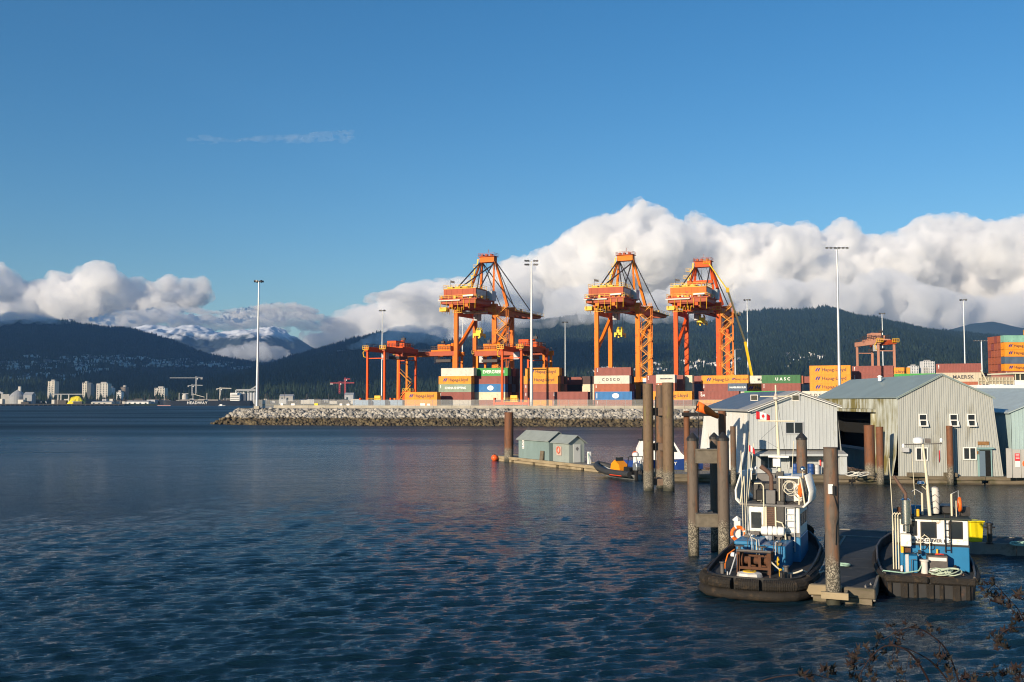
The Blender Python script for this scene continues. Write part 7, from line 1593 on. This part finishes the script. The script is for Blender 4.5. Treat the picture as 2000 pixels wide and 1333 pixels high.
    rc = MB().lathe([(.03, 0), (.15, .04), (.17, .15), (.17, .95), (.15, 1.08), (.05, 1.12)], (.45, 2.9, 2.88), 16).build('raft_canister', RUSTY_W, o, sm=True); MB().torus((.45, 2.78, 3.55), .3, .012, 'y', 22, 5).build('hung_rope', M_BLACK, o)
    for k in range(3): MB().tube([(.28, 2.72, 3.1 + .25 * k), (.45, 2.7, 3.2 + .25 * k), (.62, 2.72, 3.05 + .25 * k)], .01, 4).build('lashing', M_BLACK, o)
    for x in (-.05, 1.05): MB().tube([(x, 2.6, 2.87), (x, 2.6, 3.75)], .04, 7).build('roof_post', CREAM, o)
    MB().tube([(-.05, 2.6, 3.75), (-.3, 2.6, 3.9), (-.45, 2.6, 3.8)], .014, 5).build('roof_rail', LGREY, o); MB().tube([(1.05, 2.6, 3.75), (1.3, 2.5, 3.9), (1.3, 2.5, 3.4)], .014, 5).build('roof_rail', LGREY, o)
    MB().torus((1.34, 2.5, 3.35), .25, .06, 'x', 22, 8).build('life_ring', MATS['lifebuoy_orange'], o, sm=True); MB().tube([(1.2, 2.4, 2.87), (1.2, 2.4, 3.5)], .02, 6).build('ring_post', CREAM, o)
    MB().bx(.3, 1.2, 3.2, 4.4, 2.87, 3.2).build('black_cover', M_CAP, o, bevel=.05); MB().box((1.55, 2.9, 3.05), (.3, .3, .36), .5).build('roof_winch', IRON, o); MB().box((-.3, 2.9, 3.05), (.5, .3, .36)).build('roof_box', TBLUE, o, bevel=.02); MB().lathe([(.1, 0), (.16, .06), (.12, .16)], (-.1, 2.3, 4.1), 12).build('search_light', CHROME, o, sm=True); MB().tube([(.12, 2.45, 3.9), (-.1, 2.35, 4.1)], .02, 5).build('lamp_stem', CREAM, o)
    # winch, bitt, rope on the after deck
    MB().bx(.0, .75, 1.15, 1.85, .73, 1.45).build('winch_house', IRON, o, bevel=.02); MB().bx(.05, .7, 1.13, 1.149, 1.25, 1.38).build('winch_panel', RUSTY_W, o); MB().bx(.05, .7, 1.13, 1.149, .85, .95).build('winch_panel', RUSTY_W, o)
    MB().lathe([(.13, 0), (.13, .5), (.17, .52), (.17, .58)], (-.12, .95, .73), 14).build('tow_bitt', RUSTY_W, o, sm=True); MB().bx(-.6, .9, .25, .9, .72, .78).build('deck_plate', RUSTM, o, bevel=.01)
    MB().tube([(.3, 1.2, 1.5), (.5, 1.15, 1.52), (.6, 1.2, 1.5)], .03, 6).build('red_handle', mat('handle_red', (.5, .04, .03), .5), o)
    for x in (.2, .5): MB().torus((x - .3, 1.86, 1.9 - .2), .13, .014, 'y', 14, 5).build('hung_rope', M_BLACK, o)
    tug_clutter(o, 8, [((-1.0, 1.5), (2.0, 4.6), 2.87), ((-1.3, 1.4), (.5, 1.7), .73), ((-.9, .9), (1.3, 1.8), 1.45)], 26)
    return o
T2 = tug_two(); bpy.context.view_layer.update()
q = tug_pt(T2, (.55, .55, .79)); rope_coil(q, 'tangled pale green rope on the stern of the second tug', .34, 6, .024, mat('pale_green_rope', (.42, .5, .38), .9, var=.15, scale=20), .6, 9)
a = tug_pt(T2, (-.15, .95, 1.2)); b = tug_pt(T2, (-1.65, .35, .9)); c = FO + GX * 2.1 + GY * 4.2 + Vector((0, 0, .64)); pts = [a, tug_pt(T2, (-.35, .7, .9)), tug_pt(T2, (-.9, .5, .82)), b] + [b.lerp(c, i / 6) + Vector((0, 0, -.22 * math.sin(math.pi * i / 6))) for i in range(1, 7)]
prop(MB().tube(pts, .026, 7).build('mooring_line', ROPEG, sm=True), 'green mooring line from the second tug to the finger dock', 'rope')
cloth_flag('pennant', tug_pt(T2, (.62, 2.5, 5.0)), .12, .5, [(.5, RED), (.5, FWH)], 'limp faded red flag beside the second tug mast', -.6, rot=.5)

# ================================================================ white vessel behind the sheds at the right edge
o = empty('white_vessel', (at(1908, 757, 128).x, 128, 0), 0, 'upper deck of a white vessel behind the shed at the right edge', 'ship'); z1 = at(1950, 758, 128).z; z2 = at(1950, 752, 128).z
MB().prism([(0.3, 0), (34, 0), (34, z2), (0, z2), (0, z1)], 0, 9).build('hull', M_WHITE, o); x = .4
rl = MB(); railing(rl, [(.3, .2, z2), (4.8, .2, z2)], 1.0, .05, .45); rl.build('rail', CREAM, o); MB().bx(.3, 4.8, .3, .34, z2 + .1, z2 + .9).build('rail_screen', mat('screen_tan', (.35, .3, .22), .8), o)
wz = MB().bx(5.0, 14, .2, 7, z2 + .01, z2 + .6).build('wheelhouse', M_WHITE, o)
for i in range(9): MB().bx(5.05 + .62 * i, 5.15 + .62 * i, .2, .32, z2 + .6, z2 + 1.4).build('window_post', CREAM, o)
MB().bx(5.05, 14, .4, .5, z2 + .6, z2 + 1.4).build('window_band', M_PANE, o); MB().bx(4.7, 14, .0, 7, z2 + 1.41, z2 + 1.6).build('roof', CREAM, o); MB().beam((1.4, .1, z2 + .3), (.6, .1, z2 + 1.9), .14).build('davit', CREAM, o); MB().bx(9, 10.4, 2, 3.4, z2 + 1.61, z2 + 2.1).build('roof_unit', M_WHITE, o)

# ================================================================ bramble in front of the camera's bank
STEM = mat('bramble_stem', (.025, .012, .01), .7, var=.2, scale=30); LEAFM = [mat('leaf_shaded_red', (.014, .006, .0055), .8, var=.3, scale=40), mat('leaf_shaded_brown', (.017, .01, .007), .75, var=.3, scale=40), mat('leaf_shaded_green', (.014, .012, .009), .7, var=.3, scale=40)]  # leaf colours darkened to carry the shade on the near bank
def leaf_mesh(seed):
    g = random.Random(seed); mb = MB(); outl = [(0, 0)]
    for a, r in ((-100, .5), (-75, .3), (-50, .75), (-32, .36), (-5, 1.0), (22, .38), (45, .8), (70, .32), (98, .5)):
        r *= g.uniform(.85, 1.15); outl.append((r * math.sin(math.radians(a)), r * math.cos(math.radians(a))))
    c = (0, .28, .06); n = len(outl); mb.v = [(x, y, -.28 * (x * x + y * y) + g.uniform(-.03, .03)) for x, y in outl] + [c]
    for i in range(n): mb.f.append((i, (i + 1) % n, n))
    return mb.mesh('leaf')
LEAVES = [leaf_mesh(i) for i in range(4)]
def branch(pix, D, label, r0=.006, leafs=(), seed=1):
    g = random.Random(seed); P_ = [at(x, y, D + d_) for x, y, d_ in pix]; o = empty('bramble_branch', P_[0], 0, label, 'branch', None)
    q = []
    for i in range(len(P_) - 1):
        a = P_[max(i - 1, 0)]; b = P_[i]; c = P_[i + 1]; d = P_[min(i + 2, len(P_) - 1)]
        for k in range(6):
            t = k / 6; q.append(.5 * ((2 * b) + (c - a) * t + (2 * a - 5 * b + 4 * c - d) * t * t + (3 * b - a - 3 * c + d) * t ** 3) - P_[0])
    q.append(P_[-1] - P_[0]); n = len(q)
    MB().tube(q, [r0 * (1 - .65 * i / n) for i in range(n)], 6).build('stem', STEM, o, sm=True)
    for lx, ly in leafs:
        c = at(lx, ly, D + g.uniform(-.12, .12)) - P_[0]; near = min(q, key=lambda v: (v - c).length)
        MB().tube([near, near.lerp(c, .5) + Vector((0, 0, .01)), c], [.0025, .0018, .0015], 4).build('twig', STEM, o)
        for k in range(g.randint(3, 6)):
            l = link_mesh('leaf', LEAVES[g.randrange(4)], LEAFM[0], o, c + Vector((g.uniform(-.04, .04), g.uniform(-.03, .03), g.uniform(-.035, .025)))); set_mat(l, g.choice(LEAFM))
            s = g.uniform(.036, .06); l.scale = (s, s, s); l.rotation_euler = (g.uniform(1.4, 2.9), g.uniform(-.7, .7), g.uniform(0, 6.28))
    return o
Cc = lambda *v: [(1480 + x / 3.846, 1110 + y / 3.846) for x, y in v]
branch([(1830, 1375, .3), (1815, 1333, .2), (1790, 1290, .1), (1765, 1267, 0), (1730, 1262, 0), (1700, 1285, -.05), (1678, 1320, -.1)], 6.5, 'thick arching bramble stem with reddish leaves at the bottom edge', .0085, Cc((800, 610), (745, 690), (830, 740), (700, 790), (880, 650), (780, 830), (720, 735), (860, 800), (920, 575)), 1)
branch([(1868, 1375, .3), (1852, 1333, .25), (1818, 1292, .15), (1771, 1267, .05), (1745, 1262, 0)], 6.6, 'second bramble stem joining the thick arch from the right', .006, Cc((1000, 660), (1010, 730), (1150, 700), (1060, 790), (1100, 840)), 2)
branch([(1885, 1380, .3), (1873, 1333, .2), (1852, 1276, .1), (1828, 1248, 0), (1792, 1227, -.05), (1761, 1230, -.1), (1727, 1248, -.1)], 6.8, 'tallest arching bramble stem at the bottom edge', .0065, Cc((980, 430), (1150, 455), (1310, 450), (1060, 520), (920, 545), (1200, 470), (1370, 680), (1350, 720), (1450, 770), (1020, 545), (1420, 660)), 3)
branch([(2045, 1290, .2), (2012, 1240, .1), (1990, 1193, 0), (1971, 1172, 0), (1948, 1146, -.1), (1932, 1137, -.1)], 6.4, 'bramble shoot reaching in from the right edge', .0045, Cc((1700, 130), (1770, 230), (1850, 285), (1940, 200), (1745, 110), (1970, 370), (1800, 215), (1960, 350)), 4)
branch([(2060, 1250, .2), (2010, 1228, .1), (1985, 1226, 0), (1962, 1232, 0), (1945, 1250, 0)], 6.7, 'drooping leafy shoot at the right edge', .004, Cc((1880, 450), (1760, 510), (1820, 570), (1900, 470), (1790, 520), (1830, 590)), 5)
branch([(1462, 1345, 0), (1480, 1333, 0), (1519, 1322, 0), (1579, 1317, 0), (1610, 1323, 0), (1645, 1336, .1), (1670, 1370, .2)], 6.3, 'low bare bramble arch cut by the bottom edge', .005, Cc((390, 815), (560, 770), (530, 790), (350, 800)), 6)
branch([(1960, 1385, .2), (1948, 1340, .1), (1935, 1318, 0), (1905, 1316, 0)], 6.5, 'leafy bramble tip at the bottom right corner', .004, Cc((1660, 800), (1580, 830), (1740, 800), (1500, 850), (1810, 780)), 7)
branch([(2010, 1370, .2), (1998, 1330, .1), (1985, 1305, 0), (1970, 1300, 0)], 6.6, 'dense leaf tuft in the bottom right corner', .004, Cc((1920, 760), (1960, 790), (1890, 800), (1970, 840)), 8)
TOP_RIGHT = [(950, 540), (985, 512), (1040, 495), (1090, 478), (1130, 440), (1180, 418), (1215, 416), (1248, 388), (1275, 403), (1300, 410), (1318, 445), (1352, 416), (1385, 430), (1420, 446), (1470, 438), (1530, 440), (1570, 434), (1605, 458), (1645, 428), (1685, 462), (1720, 462), (1765, 446), (1830, 416), (1880, 420), (1925, 438), (1965, 425), (2010, 420), (2060, 440), (2200, 450), (2400, 470)]
cloud_bank('great white cumulus bank towering over the mountains behind the cranes', TOP_RIGHT, 665, 14500, 200, 400, 1, depth=2400, dens=.95, voxel=34, halo=48, crest=(60, 130))
TOP_R2 = [(1080, 560), (1150, 545), (1250, 570), (1330, 545), (1420, 560), (1500, 540), (1580, 535), (1660, 550), (1700, 520), (1740, 512), (1790, 540), (1850, 560), (1920, 575), (2000, 560), (2100, 570)]
cloud_bank('low grey-white cloud shelf in front of the great bank', TOP_R2, 655, 12000, 130, 260, 8, depth=900, dens=.8, voxel=38, m=M_THIN, gens=1)
TOP_LEFT = [(-400, 530), (-200, 510), (-60, 500), (0, 515), (20, 530), (60, 556), (105, 532), (140, 536), (165, 520), (195, 508), (218, 518), (232, 545), (270, 540), (300, 555), (330, 538), (365, 548), (400, 540), (412, 565)]
cloud_bank('white cumulus bank above the left hill', TOP_LEFT, lambda px: float(np.interp(px, [0, 230, 330, 412], [664, 655, 625, 590])), 14000, 150, 300, 2, depth=1300, dens=1.0, voxel=34, halo=42, crest=(45, 90))
TOP_MID = [(585, 690), (615, 645), (655, 614), (700, 600), (735, 590), (770, 566), (800, 548), (850, 552), (900, 540), (960, 550), (1000, 560)]
cloud_bank('white cloud spilling down behind the middle mountain', TOP_MID, 700, 12800, 130, 270, 3, depth=900, dens=1.0, voxel=36, halo=40)
TOP_STR = [(180, 622), (240, 604), (300, 598), (360, 596), (420, 604), (480, 598), (540, 588), (590, 590), (625, 604)]
cloud_bank('flat grey cloud streak above the snowy mountain', TOP_STR, 638, 12000, 110, 190, 5, depth=900, dens=1.1, voxel=30, squash=0.5, m=M_STREAK, gens=2, disp=2.6)
TOP_LOW = [(150, 640), (230, 614), (310, 606), (400, 616), (470, 606), (540, 600), (600, 604), (650, 618), (700, 626)]
cloud_bank('low grey-white cloud trailing behind the snowy mountain', TOP_LOW, 660, 12600, 90, 160, 12, depth=900, dens=1.0, voxel=32, squash=.6, m=M_THIN, gens=2, disp=1.8)
TOP_WSP = [(715, 580), (735, 570), (770, 564), (800, 570), (850, 575), (880, 590)]
cloud_bank('thin grey cloud wisp between mast and crane', TOP_WSP, 600, 12000, 60, 120, 6, depth=500, dens=1.2, voxel=28, squash=0.35, m=M_THIN, gens=1)
cloud_bank('faint cirrus streak high in the blue sky', [(370, 268), (400, 262), (450, 272), (500, 264), (560, 262), (600, 258), (690, 252)], 285, 14000, 40, 90, 7, depth=600, dens=1.2, voxel=30, squash=0.22, m=M_WISP, gens=1, disp=1.6)
# mist lying on the land itself
cloud_bank('white mist lying in the valley below the snowy mountain', [(395, 704), (420, 684), (455, 668), (500, 660), (540, 668), (575, 690), (600, 705)], 716, 7000, 50, 95, 4, depth=500, dens=.9, voxel=18, m=M_MIST, disp=2.2, name='valley_mist', kind='stuff')
cloud_bank('mist covering the top of the long mountain behind the cranes', [(640, 690), (690, 666), (760, 636), (830, 628), (900, 630), (980, 612), (1060, 602), (1140, 596), (1220, 594), (1300, 592), (1380, 606)], lambda px: float(np.interp(px, [640, 690, 870, 1000, 1130, 1380], [702, 690, 682, 658, 644, 640])), 4300, 42, 75, 9, depth=500, dens=1.0, voxel=22, m=M_RMIST, gens=1, name='ridge_mist', kind='stuff')

cloud_bank('mist on the crown of the left hill', [(-120, 606), (-40, 600), (40, 604), (100, 612), (150, 624)], lambda px: float(np.interp(px, [-120, 60, 150], [646, 640, 640])), 4600, 35, 60, 10, depth=400, dens=1.0, voxel=22, m=M_RMIST, gens=1, name='ridge_mist', kind='stuff')
# unseen cloud added outside the view to throw its shadow on the left hill
bl_ = [(Vector((-6600 + 540 * i + 90 * math.sin(j * 2.1), -850 + 560 * j + 120 * math.cos(i * 1.7), 1400 + 90 * math.sin(i * 3.3 + j))), 430 + 70 * math.sin(i * 4.1 + j), .5) for i in range(7) for j in range(6)]
prop(link_mesh('cloud', blob_mesh(bl_, 90, [(300, 120), (120, 50)], 'cloud'), M_CLOUD), 'unseen added cloud bank that shades the left hill', 'cloud', 'cumulus clouds over the mountains')

HZ = MB(); HZ.bx(-9500, 9500, -300, 10800, -25, 760)
hz = HZ.build('haze', vapour_mat('haze_air', 6.2e-5, (0.34, 0.62, 1.0), 0.3)); prop(hz, 'thin bluish haze over the inlet', None, None, 'stuff')
